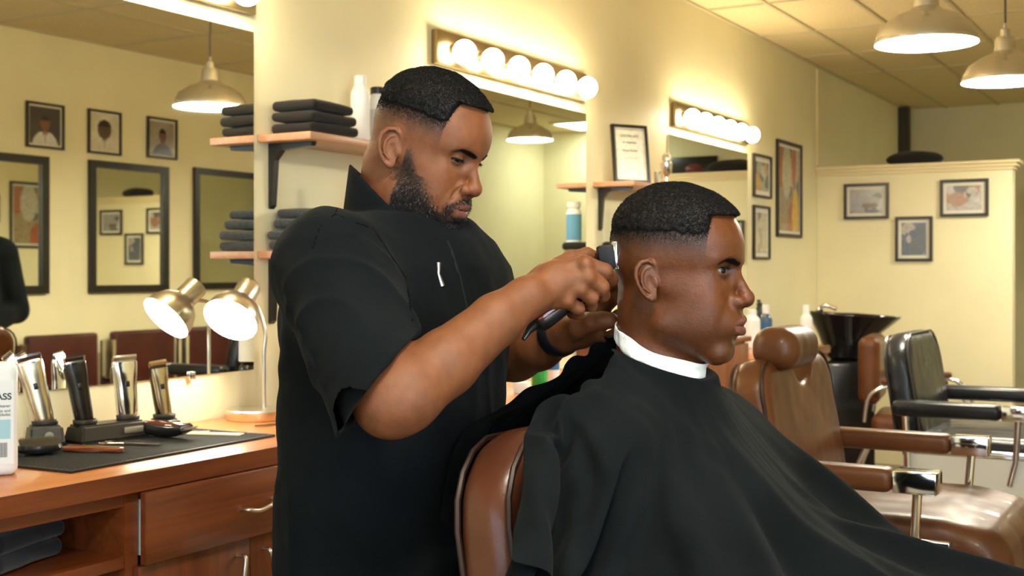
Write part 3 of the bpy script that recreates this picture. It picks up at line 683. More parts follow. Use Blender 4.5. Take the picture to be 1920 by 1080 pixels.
# ---------- bottles
def bottle(loc, r, h, mb, label, cat='bottle', neck=.35, cap=None, band=None, shape='round', group=None, pump=False, hcap=.12, sy=1.0):
    e = empty('bottle', loc, label, cat, group)
    hs = h*(1-hcap); rn = r*neck
    prof = [(r*.9, 0), (r, .004), (r, hs*.80), (r*.96, hs*.86), (r*.7, hs*.94), (rn*1.05, hs*.985), (rn, hs)]
    lathe('flask', prof, mb, e, 28, sy=sy)
    if band: lathe('sticker', [(r*1.012, hs*band[0]), (r*1.012, hs*band[1])], band[2], e, 28, caps=False, sy=sy)
    if cap is not None:
        if pump:
            lathe('cap', [(rn*1.15, hs), (rn*1.15, hs+.02), (rn*.4, hs+.024), (rn*.35, h)], cap, e, 16); box('nozzle', -.028, .008, -.007, .007, h-.004, h+.010, cap, e, bev=.003)
        else: lathe('cap', [(rn*1.15, hs), (rn*1.12, h-.003), (rn*.9, h), (.0005, h)], cap, e, 20)
    return e
mteal = mat('teal_label', (.02, .28, .38), rough=.5); mblue = mat('blue_label', (.03, .12, .30), rough=.5); mlb = mat('pale_blue_label', (.35, .60, .70), rough=.5)
bottle((3.27, 2.46, Z1+.0005), .032, .225, mwhite, 'tall white bottle on the upper shelf, behind the head of the barber', cap=mwhite, neck=.55)
bottle((3.365, 2.46, Z1+.0005), .030, .20, mwhite, 'white bottle with black cap on the upper shelf, nearest the head of the barber', cap=mblackp, neck=.7, band=(.2, .7, mat('grey_print', (.55, .58, .60), rough=.5)))
bottle((3.135+.06, 2.40, Z2+.0005), .028, .245, mwhite, 'white bottle with teal label on the lower shelf, over the shoulder of the barber', cap=mwhite, neck=.42, band=(.35, .78, mteal), hcap=.2)
bottle((3.17, 2.50, Z2+.0005), .020, .13, mwhite, 'small white jar on the lower shelf, tucked against the blue towels', cap=mwhite, neck=.9)
bottle((5.246, 2.395, Z2+.069), .036, .20, mwhite, 'white bottle with blue label on black towels, reflected in the mirror', cap=mwhite, neck=.8, band=(.1, .8, mat('sky_label', (.12, .32, .55), rough=.5)))
# ---------- pictures
def paint_mat():
    if 'print' in MATS: return MATS['print']
    m = tint_mat('print', rough=.25, sss=0, bump=0, spot=.12, coat=.4); MATS['print'] = m; return m
def picture(name, loc, rz, w_, h, label, cat, group, paint, fw=.014, mount=.02, frame=None, depth=.018, tilt=0, mountcol=(.72, .70, .62)):
    e = empty(name, loc, label, cat, group, rz)
    if tilt: e.rotation_euler = (tilt, 0, rz)
    bm = bmesh.new(); W = w_/2; H = h/2
    for a, b, c, d in ((-W, W, H-fw, H), (-W, W, -H, -H+fw), (-W, -W+fw, -H+fw, H-fw), (W-fw, W, -H+fw, H-fw)): abox(bm, a, b, -depth, -.001, c, d)
    bmo('frame', bm, frame or mblack, e)
    if paint == 'mirror':
        box('mirror_glass', -W+fw, W-fw, -.008, -.003, -H+fw, H-fw, mmir, e); return e
    if mount: box('mount', -W+fw, W-fw, -.006, -.002, -H+fw, H-fw, mat('mount_card', mountcol, rough=.6), e)
    a = W-fw-mount; b = H-fw-mount; nx = 40; nz = max(8, int(40*b/a)); X, Z = np.meshgrid(np.linspace(-1, 1, nx), np.linspace(-1, 1, nz))
    col = paint(X, Z); V = np.stack([X*a, X*0-.0075, Z*b], -1).reshape(-1, 3); Q = grid_mesh(V, nx, nz)
    qmesh('print', V, Q, paint_mat(), e, False, cols=np.clip(col.reshape(-1, 3), 0, 1))
    return e
def lay(c, m, col): return np.where(m[..., None], np.array(col), c)
def portrait(bg, skin, shirt, hair=(.02, .015, .012), hx=0., hz=.15, hw=.30, big=1.0):
    def f(X, Z):
        c = np.ones(X.shape+(3,))*np.array(bg)*(1+.1*np.sin(X*3+Z*2))[..., None]
        c = lay(c, ((X-hx)/(.85*big))**2 + ((Z+1.15)/(.85*big))**2 < 1, shirt)
        c = lay(c, (np.abs(X-hx) < .14*big) & (Z < hz) & (Z > -.5), skin)
        c = lay(c, ((X-hx)/(hw*big))**2 + ((Z-hz)/(.42*big))**2 < 1, skin)
        c = lay(c, (((X-hx)/(hw*big*1.06))**2 + ((Z-hz)/(.45*big))**2 < 1) & (Z > hz+.16*big), hair)
        c = lay(c, ((np.abs(X-hx) < .03) & (Z < -.35) & (Z > -.9)), tuple(s*.6 for s in shirt))
        return c
    return f
def collage(cols, seed, n=14):
    r = np.random.default_rng(seed)
    P_ = [(r.uniform(-1, 1), r.uniform(-1, 1), r.uniform(.15, .6), r.uniform(.2, .7), cols[r.integers(len(cols))]) for _ in range(n)]
    def f(X, Z):
        c = np.ones(X.shape+(3,))*np.array(cols[0])
        for a, b, p, q, cc in P_: c = lay(c, ((X-a)/p)**2 + ((Z-b)/q)**2 < 1, cc)
        return c*(1+.15*r.standard_normal(X.shape))[..., None]
    return f
def document(X, Z):
    c = np.ones(X.shape+(3,))*np.array((.80, .78, .68)); c = lay(c, (np.abs(np.abs(X)-.9) < .03) | (np.abs(np.abs(Z)-.92) < .025), (.45, .42, .30)); return c
# mirror wall
def on_wall(px0, px1, py0, py1, name, label, cat, group, paint, **k):
    x0, x1 = xat(px0, WY), xat(px1, WY); xm = (x0+x1)/2; d = dep(xm, WY); z1 = CZ+(510-py0)/F*d; z0 = CZ+(510-py1)/F*d
    return picture(name, (xm, WY-.001, (z0+z1)/2), 0, x1-x0, z1-z0, label, cat, group, paint, **k)
GP = 'framed pictures on the mirror wall past the light bars'
on_wall(1410, 1443, 291, 371, 'framed_photo', 'small framed photo high on the mirror wall, above a similar one', 'picture', GP, collage([(.10, .12, .10), (.35, .36, .30), (.45, .30, .10), (.5, .5, .45)], 3), mount=.03)
on_wall(1410, 1440, 386, 486, 'framed_photo', 'small framed picture lower on the mirror wall, with a figure on pale paper', 'picture', GP, collage([(.55, .52, .40), (.40, .38, .30), (.22, .20, .28), (.5, .5, .42)], 8, 9), mount=.03)
on_wall(1454, 1500, 267, 445, 'framed_poster', 'tall black framed poster with yellow and blue blotches on the mirror wall', 'poster', GP, collage([(.30, .24, .14), (.10, .10, .08), (.60, .38, .05), (.10, .16, .35), (.45, .42, .35), (.35, .10, .05)], 5, 18), fw=.022, mount=.02)
# partition
def on_part(px0, px1, py0, py1, label, paint, **k):
    r0, r1 = (px0-960)/F, (px1-960)/F; y0 = PX*(.5-.866*r0)/(.866+.5*r0); y1 = PX*(.5-.866*r1)/(.866+.5*r1); ym = (y0+y1)/2; d = dep(PX, ym)
    z1 = CZ+(510-py0)/F*d; z0 = CZ+(510-py1)/F*d
    return picture('framed_photo', (PX-.001, ym, (z0+z1)/2), -PI/2, y0-y1, z1-z0, label, 'picture', 'black framed photos on the partition', paint, fw=.02, mount=.022, **k)
on_part(1583, 1667, 344, 411, 'wide framed photo on the partition, nearest the mirror wall', collage([(.30, .30, .31), (.10, .09, .08), (.16, .10, .07), (.45, .45, .47), (.12, .12, .15)], 21))
on_part(1763, 1854, 336, 406, 'wide framed photo high on the partition, nearest its free end', collage([(.38, .36, .34), (.10, .10, .10), (.30, .16, .10), (.45, .44, .46), (.22, .19, .12)], 23))
on_part(1679, 1749, 406, 490, 'upright framed photo on the partition, lower between the two wide ones', collage([(.10, .12, .15), (.05, .06, .07), (.36, .33, .30), (.08, .11, .15), (.25, .15, .13)], 29))
# opposite wall, seen in the mirrors
def xopp(px, off=0): r = (px-960)/F; return (2*WY-OY-off)*(.866+.5*r)/(.5-.866*r)
def on_opp(px0, px1, py0, py1, name, label, cat, group, paint, **k):
    x0, x1 = xopp(px0), xopp(px1); xm = (x0+x1)/2; d = dep(xm, 2*WY-OY); z1 = CZ+(510-py0)/F*d; z0 = CZ+(510-py1)/F*d
    return picture(name, (xm, OY+.001, (z0+z1)/2), PI, x1-x0, z1-z0, label, cat, group, paint, **k)
GO = 'portraits on the opposite wall, seen in the mirror'
on_opp(44, 115, 194, 279, 'framed_photo', 'framed portrait of a person in white, reflected at the left of the mirror', 'picture', GO, portrait((.05, .04, .04), (.22, .09, .05), (.62, .60, .58), hx=.0), mount=.012)
on_opp(160, 222, 208, 290, 'framed_photo', 'framed portrait with a large face on pale ground, reflected in the middle', 'picture', GO, portrait((.62, .58, .45), (.10, .06, .04), (.62, .58, .45), hz=.15, hw=.42, big=1.25), mount=.012)
on_opp(271, 327, 222, 298, 'framed_photo', 'framed portrait of a person in dark clothes, reflected beside the pendant', 'picture', GO, portrait((.30, .27, .22), (.16, .07, .05), (.03, .04, .06), hx=-.05), mount=.012)
GM = 'black framed mirrors on the opposite wall'
on_opp(-62, 84, 288, 552, 'framed_mirror', 'black framed mirror on the opposite wall, reflected behind the standing figure', 'mirror', GM, 'mirror', fw=.05, depth=.03)
on_opp(161, 309, 307, 548, 'framed_mirror', 'black framed mirror on the opposite wall, reflected in full between the other two', 'mirror', GM, 'mirror', fw=.048, depth=.03)
on_opp(358, 512, 322, 541, 'framed_mirror', 'black framed mirror on the opposite wall, reflected behind the blue towels', 'mirror', GM, 'mirror', fw=.045, depth=.03)
# certificate, sign
picture('certificate', (5.37, 2.46, 1.745+.142), -.55, .20, .275, 'framed certificate leaning on the upper shelf past the light bar', 'certificate', None, document, fw=.012, mount=.0, tilt=-.12)
cert = [o for o in COL.objects if o.name == 'certificate'][0]
for k, (t_, sz, dz) in enumerate((('CERTIFICATE', .018, .085), ('of completion', .014, .055), ('Master Barber', .015, .015), ('~~~~~~~~~~', .014, -.02), ('- - - - - - - -', .012, -.055))):
    text('lettering', t_, sz, mat('ink', (.12, .10, .08), rough=.6), Matrix.Translation((0, -.0085, dz)) @ Matrix.Rotation(PI/2, 4, 'X'), cert, align='CENTER')
e = empty('wall_sign', (BX-.001, .50, 2.37), 'black sign with a dark red oval on the far wall, reflected in the farthest mirror', 'sign', None, -PI/2)
box('board', -.24, .24, -.02, 0, -.10, .10, mblack, e, bev=.003)
lathe('emblem', [(.001, 0), (.085, .0), (.08, .004), (.001, .005)], mat('dark_red', (.14, .02, .02), rough=.5), e, 32, loc=(0, -.0205, -.03), rot=(PI/2, 0, 0), sx=1.1, sy=.75)
picture('framed_poster', (BX-.001, 1.22, 1.66), -PI/2, .62, .80, 'dark poster on the far wall just past the free end of the partition', 'poster', None, collage([(.01, .012, .012), (.02, .03, .03), (.015, .015, .02)], 4), fw=.03, mount=0)
# trophies on the certificate shelf
mcry = mat('crystal', (.9, .88, .8), rough=.05, trans=.7, ior=1.4)
e = empty('trophy', (5.72, 2.42, Z1+.0005), 'chrome trophy cup on the certificate shelf, next to the farthest mirror', 'trophy')
lathe('plinth', [(.030, 0), (.030, .025), (.022, .03)], mblackp, e, 20); lathe('cup', [(.008, .03), (.007, .055), (.024, .075), (.030, .105), (.031, .125), (.028, .126), (.02, .08), (.001, .07)], mchrome, e, 24)
lathe('topper', [(.001, .126), (.018, .13), (.022, .15), (.015, .168), (.001, .172)], mnickel, e, 20)
e = empty('glass_award', (5.575, 2.40, Z1+.0005), 'low clear glass award in front of the certificate', 'award')
box('foot', -.04, .04, -.02, .02, 0, .012, mcry, e, bev=.003); prism('plaque', [(-.035, 0), (.035, 0), (.045, .035), (.02, .06), (-.01, .045), (-.04, .055)], -.006, .006, mcry, e, bev=.002, M=Matrix.Translation((0, 0, .0122)) @ Matrix.Rotation(PI/2, 4, 'X'))
# black bag on the partition
def fbag(p): return ell(p, (0, 0, 0), (.10, .19, .06)) + vnoise(p, 14)*.006
V, Q = surf(fbag, (-.14, -.24, -.09), (.14, .24, .09), .008); V[:, 2] = np.maximum(V[:, 2], -.035); V[:, 2] += .035
o = qmesh('duffel_bag', V, Q, mtd); o.location = (PX+.05, 1.88, 2.0705); tag(o, 'black soft bag lying on top of the partition', 'bag')
# ---------- barber chairs
def leather(name, c1, c2, rough=.34):
    m = mat(name, c1, rough=rough, noise=.5, nscale=5, ncol=c2, bump=.14, bscale=160, coat=.04, rnoise=.04, spec=.35); return m
mlea = leather('brown_leather', (.105, .033, .014), (.055, .016, .008)); mleb = leather('black_leather', (.012, .013, .015), (.006, .006, .008), .3)
mlet = leather('tan_leather', (.140, .050, .016), (.070, .022, .008), .38)
mpip = mat('dark_piping', (.03, .012, .007), rough=.5)
mpan = mat('white_enamel', (.72, .72, .70), rough=.25, coat=.3)
def chair_shapes(headrest, notch):
    def fseat(p):
        y = p[..., 1]; z = p[..., 2]; q = p.copy(); q[..., 2] = z + .06*np.clip((-.26-y)/.16, 0, 1)**2*1.0
        d = rbox(q, (0, -.135, .715), (.285, .285, .055), .045)
        d = smin(d, rbox(p, (0, -.36, .665), (.275, .065, .085), .055), .04)
        d = d - .006*np.exp(-(p[..., 0]/.16)**2)*np.exp(-((y+.13)/.16)**2) + .0015*vnoise(p, 22)
        return d
    th = math.radians(9); c, s = math.cos(th), math.sin(th)
    Rb = np.array([[1, 0, 0], [0, c, s], [0, -s, c]], np.float32)
    def fback(p):
        q = (p-n3((0, .12, .74))) @ Rb     # local: z up the back
        x, y, z = q[..., 0], q[..., 1], q[..., 2]
        w_ = (.305 if notch else .287) - .02*np.clip((z-.1)/.3, 0, 1); 
        dd = np.abs(np.stack([x, y*0, z-.17], -1)); r = .085 if notch else .125
        e = np.stack([dd[..., 0]-(w_-r), dd[..., 2]-(.205-r)], -1); d2 = np.sqrt((np.maximum(e, 0)**2).sum(-1)) + np.minimum(e.max(-1), 0) - r
        d = smax(d2, np.abs(y)-(.050 if notch else .047), .045)
        d = d + .004*np.exp(-(x/.012)**2)*(y < 0)*0 - .010*np.exp(-((z-.10)/.09)**2)*(y < 0)*np.exp(-(x/.18)**2)
        if notch: d = smax(d, -cap(q, (.02, -.2, .385), (.02, .2, .385), .085, .085), .02)
        return d + .0012*vnoise(p, 25)
    def fhead(p): return rbox(p, (-.085, .135, 1.138), (.122, .060, .054), .048) + .001*vnoise(p, 30)
    return fseat, fback, fhead
_cs = {}
def barber_chair(x, y, m, label, headrest=True, notch=True, rz=0, sc=1, zo=0):
    e = empty('barber_chair', (x, y, 0), label, 'barber chair', 'barber chairs in a row', rz); e.location.z = zo; e.scale = (sc, sc, sc); pip = mpip if m is not mleb else mblackp
    if not _cs:
        fs, fb, fh = chair_shapes(1, 1); _, fb2, _ = chair_shapes(0, 0)
        _cs['seat'] = surf(fs, (-.32, -.48, .55), (.32, .20, .82), .007); _cs['back1'] = surf(fb, (-.34, 0, .68), (.34, .30, 1.18), .007)
        _cs['back0'] = surf(fb2, (-.34, 0, .68), (.34, .30, 1.18), .0055); _cs['head'] = surf(fh, (-.24, .06, 1.05), (.24, .25, 1.24), .006)
    qmesh('seat', *_cs['seat'], m, e); b = qmesh('backrest', *_cs['back1' if notch else 'back0'], m, e)
    th = math.radians(9)
    for sgn in (-1, 1):      # piping down both edges of the side band
        pts = []
        for a in np.linspace(0, 1, 40):
            w_, h, r = (.294, .200, .085) if notch else (.272, .200, .122)
            L1 = 2*(h-r)+.06; 
            if a < .38: xx = w_; zz = .17-.16+a/.38*(h-r+.16)
            elif a < .5: t_ = (a-.38)/.12*PI/2; xx = w_-r+r*math.cos(t_); zz = .17+h-r+r*math.sin(t_)
            else: t_ = (a-.5)/.12*PI/2; xx = None
            if xx is None: break
            pts.append((xx, sgn*.040, zz))
        full = pts + [(-q[0], q[1], q[2]) for q in reversed(pts)] if not notch else None
        lists = [full] if full else [pts, [(-q[0], q[1], q[2]) for q in pts]]
        for L_ in lists:
            W = [(q[0]*1.0, .12 + q[1]*math.cos(th) + q[2]*math.sin(th), .74 - q[1]*math.sin(th) + q[2]*math.cos(th)) for q in L_]
            tube('piping', W, .0042, pip, b, 6)
    if headrest:
        h = qmesh('headrest', *_cs['head'], m, e)
        for s in (-.045, .045): tube('headrest_post', [(s, .165, 1.11), (s, .165, 1.02), (s, .155, .90)], .007, mchrome, h, 8)
    for s in (-1, 1):
        a = box('armrest', s*.335-.036, s*.335+.036, -.195, .16, .835, .890, m, e, bev=.02, seg=4)
        box('arm_cap', s*.335-.036, s*.335+.036, -.292, -.197, .838, .888, mchrome, a, bev=.004)
        tube('arm_post', [(s*.335, -.245, .842), (s*.325, -.235, .70), (s*.315, -.215, .62)], .011, mchrome, a, 8)
        tube('arm_strut', [(s*.335, .12, .842), (s*.33, .11, .66)], .012, mchrome, a, 8)
        bm = bmesh.new(); xa, xb = (.292, .318) if s > 0 else (-.318, -.292)
        for q in ((-.31, .13, .705, .730), (-.31, .13, .50, .52), (-.31, -.285, .52, .705), (.105, .13, .52, .705)): abox(bm, xa, xb, q[0], q[1], q[2], q[3], .004)
        sp = bmo('side_frame', bm, mchrome, e, angle=35); box('side_panel', xa+.004*1, xb-.004, -.284, .104, .521, .704, mpan if m is not None else m, sp)
    lathe('pedestal', [(.28, -zo/sc), (.28, .02-zo/sc), (.25, .035-zo/sc), (.11, .06), (.085, .10), (.085, .30), (.12, .42), (.12, .44)], mchrome, e, 40, loc=(0, -.05, 0))
    box('seat_platform', -.26, .26, -.30, .14, .44, .605, mat('chair_frame_dark', (.02, .018, .016), rough=.4), e, bev=.01)
    f_ = empty('footrest', (0, 0, 0), None, None); f_.parent = e
    for s in (-.17, .17): tube('footrest_arm', spline([(s, -.25, .52), (s, -.42, .46), (s, -.58, .30), (s, -.68, .20)], 6), .013, mchrome, f_, 8)
    M_ = Matrix.Translation((0, -.70, .21)) @ Matrix.Rotation(math.radians(-28), 4, 'X'); bm = bmesh.new(); abox(bm, -.21, .21, -.13, .11, -.012, .012, .006, M=M_); bmo('foot_plate', bm, mblackp, f_, angle=35)
    tube('lever', [(.13, .0, .47), (.36, .04, .50), (.42, .04, .55)], .009, mchrome, e, 8)
    return e
barber_chair(1.66, .685, mlea, 'worn brown leather barber chair that the caped client sits in', headrest=False, notch=False)
barber_chair(2.967, .79, mlet, 'empty brown leather barber chair with headrest, nearest behind the client', sc=.93, zo=.093)
barber_chair(4.72, .85, mleb, 'black leather barber chair beyond the empty brown one', headrest=False, notch=False)
# shampoo chair and bowl
e = empty('shampoo_chair', (7.25, 1.56, 0), 'brown shampoo chair by the black wash bowl, seen past the black chair', 'chair', None, .15)
def fb3(p): return rbox(p, (0, .22, .78), (.25, .06, .19), .05)
V, Q = surf(fb3, (-.3, .1, .55), (.3, .35, 1.0), .012); qmesh('backrest', V, Q, mlet, e)
V, Q = surf(lambda p: rbox(p, (0, -.05, .47), (.25, .26, .07), .05), (-.3, -.35, .36), (.3, .25, .58), .012); qmesh('seat', V, Q, mlet, e)
for s in (-1, 1):
    a = tube('arm_frame', spline([(s*.28, .24, .50), (s*.28, .20, .66), (s*.28, .0, .72), (s*.28, -.25, .68), (s*.28, -.32, .45), (s*.28, -.2, .03)], 6), .012, mchrome, e, 8); box('arm_pad', s*.28-.03, s*.28+.03, -.2, .15, .713, .745, mlet, a, bev=.012)
tube('leg', spline([(-.24, .2, .42), (-.24, .3, .2), (-.24, .32, .02)], 5), .012, mchrome, e, 8); tube('leg', spline([(.24, .2, .42), (.24, .3, .2), (.24, .32, .02)], 5), .012, mchrome, e, 8)
e = empty('shampoo_bowl', (7.78, 2.06, 0), 'black wash bowl on a black pedestal in front of the partition', 'wash basin', None, .5)
box('pedestal', -.24, .24, -.10, .22, 0, .78, mblackp, e, bev=.02)
V_, F_ = [], []
prof = [(.10, .78), (.13, .82), (.17, .95), (.225, 1.055), (.232, 1.07), (.218, 1.068), (.17, .98), (.12, .88), (.02, .86)]
Vv, Fc = lathe_data(prof, 40); Vv = [(x*1.0, y*1.15-(.05 if y < 0 else 0)*(z_ > 1), z_+(.02*y/.25 if z_ > .95 else 0)) for x, y, z_ in Vv]; arr('basin', Vv, Fc, mat('gloss_black', (.008, .008, .009), rough=.12, coat=.5), e)
tube('faucet', spline([(.06, .18, 1.05), (.06, .18, 1.10), (.03, .14, 1.12), (.0, .08, 1.10)], 6), .012, mchrome, e, 10); lathe('spray_head', [(.018, 0), (.022, .03), (.015, .04)], mchrome, e, 16, loc=(-.07, .20, 1.07))
# waiting chairs on the opposite side
mred = leather('oxblood_leather', (.085, .018, .012), (.055, .012, .009), .35)
def waiting_chair(x, label):
    e = empty('waiting_chair', (x, OY+.38, 0), label, 'chair', 'oxblood waiting chairs along the opposite wall', PI)
    # local: front is -y, back +y
    box('backrest', -.26, .26, .24, .31, .56, .95, mred, e, bev=.02, seg=3); box('seat', -.26, .26, -.24, .26, .40, .49, mred, e, bev=.025, seg=3)
    for s in (-1, 1):
        bm = bmesh.new(); 
        for q in ((.225, .245, .0, .90), (-.23, -.21, 0, .64), (-.21, .225, .62, .64)): abox(bm, s*.285-.012, s*.285+.012, *q)
        f_ = bmo('side_frame', bm, mchrome, e); box('arm_pad', s*.285-.025, s*.285+.025, -.21, .2, .6405, .665, mblackp, f_, bev=.008)
    bm = bmesh.new(); abox(bm, -.28, .28, -.02, .02, .375, .3995); bmo('crossbar', bm, mchrome, e)
    return e
for x, l in ((3.95, 'oxblood waiting chair behind the figure in black'), (4.575, 'oxblood waiting chair reflected at the far left, beside the figure in black'), (5.205, 'oxblood waiting chair reflected above the silver clippers'), (5.86, 'oxblood waiting chair reflected between the trimmer and the lamp'), (6.50, 'oxblood waiting chair reflected right behind the lamp stem')): waiting_chair(x, l)
# ---------- items on the first worktop
CT = .9061
mrub = mat('rubber_mat', (.012, .012, .011), rough=.6)
def mat_mesh():
    e = empty('rubber_mat', (2.15, 2.305, CT+.0002), 'black ribbed rubber mat under the clippers and combs', 'mat', None, .03)
    box('slab', -.355, .315, -.185, .19, 0, .006, mrub, e, bev=.0015)
    me = bpy.data.meshes.new('pips'); V = []; Fc = []
    for i in range(78):
        for j in range(42):
            x = -.345+.0083*i+(.0041 if j % 2 else 0); y = -.175+.0083*j
            b = len(V); r = .0028
            V += [(x-r, y-r, .006), (x+r, y-r, .006), (x+r, y+r, .006), (x-r, y+r, .006), (x-r*.6, y-r*.6, .0078), (x+r*.6, y-r*.6, .0078), (x+r*.6, y+r*.6, .0078), (x-r*.6, y+r*.6, .0078)]
            Fc += [(b+4, b+5, b+6, b+7), (b, b+1, b+5, b+4), (b+1, b+2, b+6, b+5), (b+2, b+3, b+7, b+6), (b+3, b, b+4, b+7)]
    me.from_pydata(V, [], Fc); me.update(); o = fin('pips', me, mrub, e); o['kind'] = 'stuff'
mat_mesh()
MT = CT+.0082
def at(px, py, z=CT, ymax=2.47):
    p = onz(px, py, z)
    if p.y > ymax: x = xat(px, ymax); return Vector((x, ymax, z))
    return Vector((p.x, p.y, z))
# white bottle at the frame edge
e = empty('bottle', (1.700, 2.25, CT+.0003), 'big white square bottle with pale blue label, at the left end of the counter', 'bottle', None, -.66)
bm = bmesh.new(); abox(bm, -.062, .062, -.035, .035, 0, .235, .018, 4); bmo('flask', bm, mwhite, e, angle=50)
lathe('cap', [(.02, .235), (.02, .262), (.001, .262)], mwhite, e, 24)
lab = box('sticker', -.060, .054, -.0362, -.0351, .025, .20, mat('label_white', (.78, .82, .84), rough=.4), e)
box('blue_block', -.060, .048, -.0368, -.0363, .078, .118, mlb, lab)
ink = mat('dark_ink', (.03, .04, .05), rough=.5); RX = Matrix.Rotation(PI/2, 4, 'X')
text('lettering', 'GLASS', .019, ink, Matrix.Translation((.050, -.0366, .165)) @ RX, lab, align='RIGHT', bold=True)
for k, (t_, z_) in enumerate((('cleaner', .146), ('for combs and', .136), ('blades', .128))): text('lettering', t_, .0085, ink, Matrix.Translation((.048, -.0366, z_)) @ RX, lab, align='RIGHT')
bm = bmesh.new(); xx = .008
for k in range(16):
    w_ = [.0008, .0014, .0010][k % 3]; abox(bm, xx, xx+w_, -.0369, -.0363, .040, .070); xx += w_+.0011
bmo('barcode', bm, ink, lab)
# black jar behind the bottle
p = at(42, 842); lathe_o = empty('jar', (1.80, 2.37, CT+.0003), 'slim black jar half hidden behind the big white bottle', 'jar')
lathe('body', [(.022, 0), (.023, .12), (.021, .125)], mblackp, lathe_o, 24); lathe('lid', [(.0235, .126), (.0235, .142), (.001, .143)], mblackp, lathe_o, 24); lathe('ring', [(.0236, .12), (.0236, .1255)], mnickel, lathe_o, 24, caps=False)
# clippers
def loftz(name, secs, m, parent, n=24, pw=2.6):
    "secs: (z, half width, half depth, y shift)"
    V = []
    for z_, a, b, ys_ in secs:
        for k in range(n):
            t_ = 2*PI*k/n; c, s = math.cos(t_), math.sin(t_); V.append((a*math.copysign(abs(c)**(2/pw), c), ys_+b*math.copysign(abs(s)**(2/pw), s), z_))
    m_ = len(secs); Fc = [(j*n+k, j*n+(k+1) % n, (j+1)*n+(k+1) % n, (j+1)*n+k) for j in range(m_-1) for k in range(n)]
    Fc += [tuple(range(n-1, -1, -1)), tuple((m_-1)*n+k for k in range(n))]
    o = arr(name, V, Fc, m, parent); o.data.set_sharp_from_angle(angle=math.radians(50)); return o
def clipper(loc, rot, label, mbody, mlid, L_=.165, kind='clipper', lever=True, group=None, s=1.0, fat=1.0, name='hair_clipper', mblade=None, tail=False):
    e = empty(name, loc, label, 'hair clipper', group); e.rotation_euler = rot; e.scale = (s, s, s)
    k = L_/.165
    def sm(secs):
        z = np.array([q[0] for q in secs])*k; zz = np.linspace(z[0], z[-1], 26); cols = [np.interp(zz, z, [q[i] for q in secs]) for i in (1, 2, 3)]
        cols = [np.convolve(np.pad(c, 2, 'edge'), [.1, .2, .4, .2, .1], 'valid') for c in cols]; cols[0][0] *= .8; cols[1][0] *= .8; return list(zip(zz, *cols))
    body = sm([(0, .015*fat, .013, .0), (.01, .019*fat, .017, 0), (.05, .020*fat, .018, .002), (.09, .0205*fat, .0175, .003), (.12, .0225*fat, .017, 0), (.140, .0235*fat, .014, -.003), (.150, .022*fat, .010, -.006)])
    b = loftz('body', body, mbody, e)
    lid = sm([(.004, .013*fat, .009, -.0085), (.05, .0165*fat, .0105, -.0085), (.09, .0175*fat, .011, -.0075), (.125, .0205*fat, .0095, -.0092), (.146, .0200*fat, .006, -.0115)])
    loftz('face_plate', lid, mlid, e)
    mbl = mblade or mchrome
    bl = loftz('blade', [(.146*k, .0205*fat, .004, -.002), (.158*k, .0225*fat, .0032, -.005), (.164*k, .0225*fat, .0016, -.008)], mbl, e, 16, 8)
    bm = bmesh.new()
    for i in range(19): x = -.0205*fat+i*.041*fat/18; abox(bm, x-.0006, x+.0006, -.0100, -.0075, .162*k, .168*k)
    bmo('blade_teeth', bm, mbl, bl)
    box('switch', -.005, .005, -.0205, -.0185, .085*k, .100*k, mblackp, e, bev=.0008)
    if lever: tube('taper_lever', [(.0235*fat, .0, .130*k), (.027*fat, -.002, .115*k), (.026*fat, -.004, .090*k)], (.0022, .0022, .003), mchrome, e, 8)
    if tail: tube('hanging_hook', [(0, .003, .002), (.0, .006, -.012), (.004, .006, -.026)], (.009, .005, .003), mblackp, e, 10)
    return e
mgold = mat('champagne_metal', (.62, .53, .36), rough=.22, metal=1); mmar = mat('maroon_gloss', (.11, .012, .008), rough=.12, coat=.8); mgun = mat('gunmetal', (.045, .040, .034), rough=.25, metal=.8)
mnavy = mat('navy_gloss', (.008, .012, .022), rough=.15, coat=.8)
def stand(loc, w_, d_, h, label, rz, plate=None, slots=(0,)):
    e = empty('charging_stand', (loc[0], loc[1], loc[2]), label, 'charging stand', None, rz)
    bm = bmesh.new(); ms = mat('stand_plastic', (.028, .025, .019), rough=.4)
    poly = [(-w_/2, -d_/2), (w_/2, -d_/2), (w_/2, d_/2), (-w_/2, d_/2)]
    vs = [bm.verts.new((x, y, 0)) for x, y in poly]; f_ = bm.faces.new(vs); r = bmesh.ops.extrude_face_region(bm, geom=[f_])
    for v in [g for g in r['geom'] if isinstance(g, bmesh.types.BMVert)]: v.co.z = h; v.co.x *= .88; v.co.y = v.co.y*.8+.004
    bmesh.ops.bevel(bm, geom=[x for x in bm.edges], offset=.006, segments=3, affect='EDGES'); bmo('body', bm, ms, e, angle=35)
    for sx in slots:
        Vv, Fc = lathe_data([(.026, h-.002), (.030, h+.001), (.031, h+.012), (.026, h+.0125), (.024, h+.001), (.001, h-.0)], 28, 1, .82); arr('cup', [(x+sx, y+.004, z_) for x, y, z_ in Vv], Fc, ms, e)
    if plate: box('badge', plate[0], plate[1], -d_/2-.0005, -d_/2+.0035, h*.35, h*.7, mat('badge', (.55, .52, .42), rough=.3, metal=.5), e, bev=.001)
    return e
Zr = math.radians
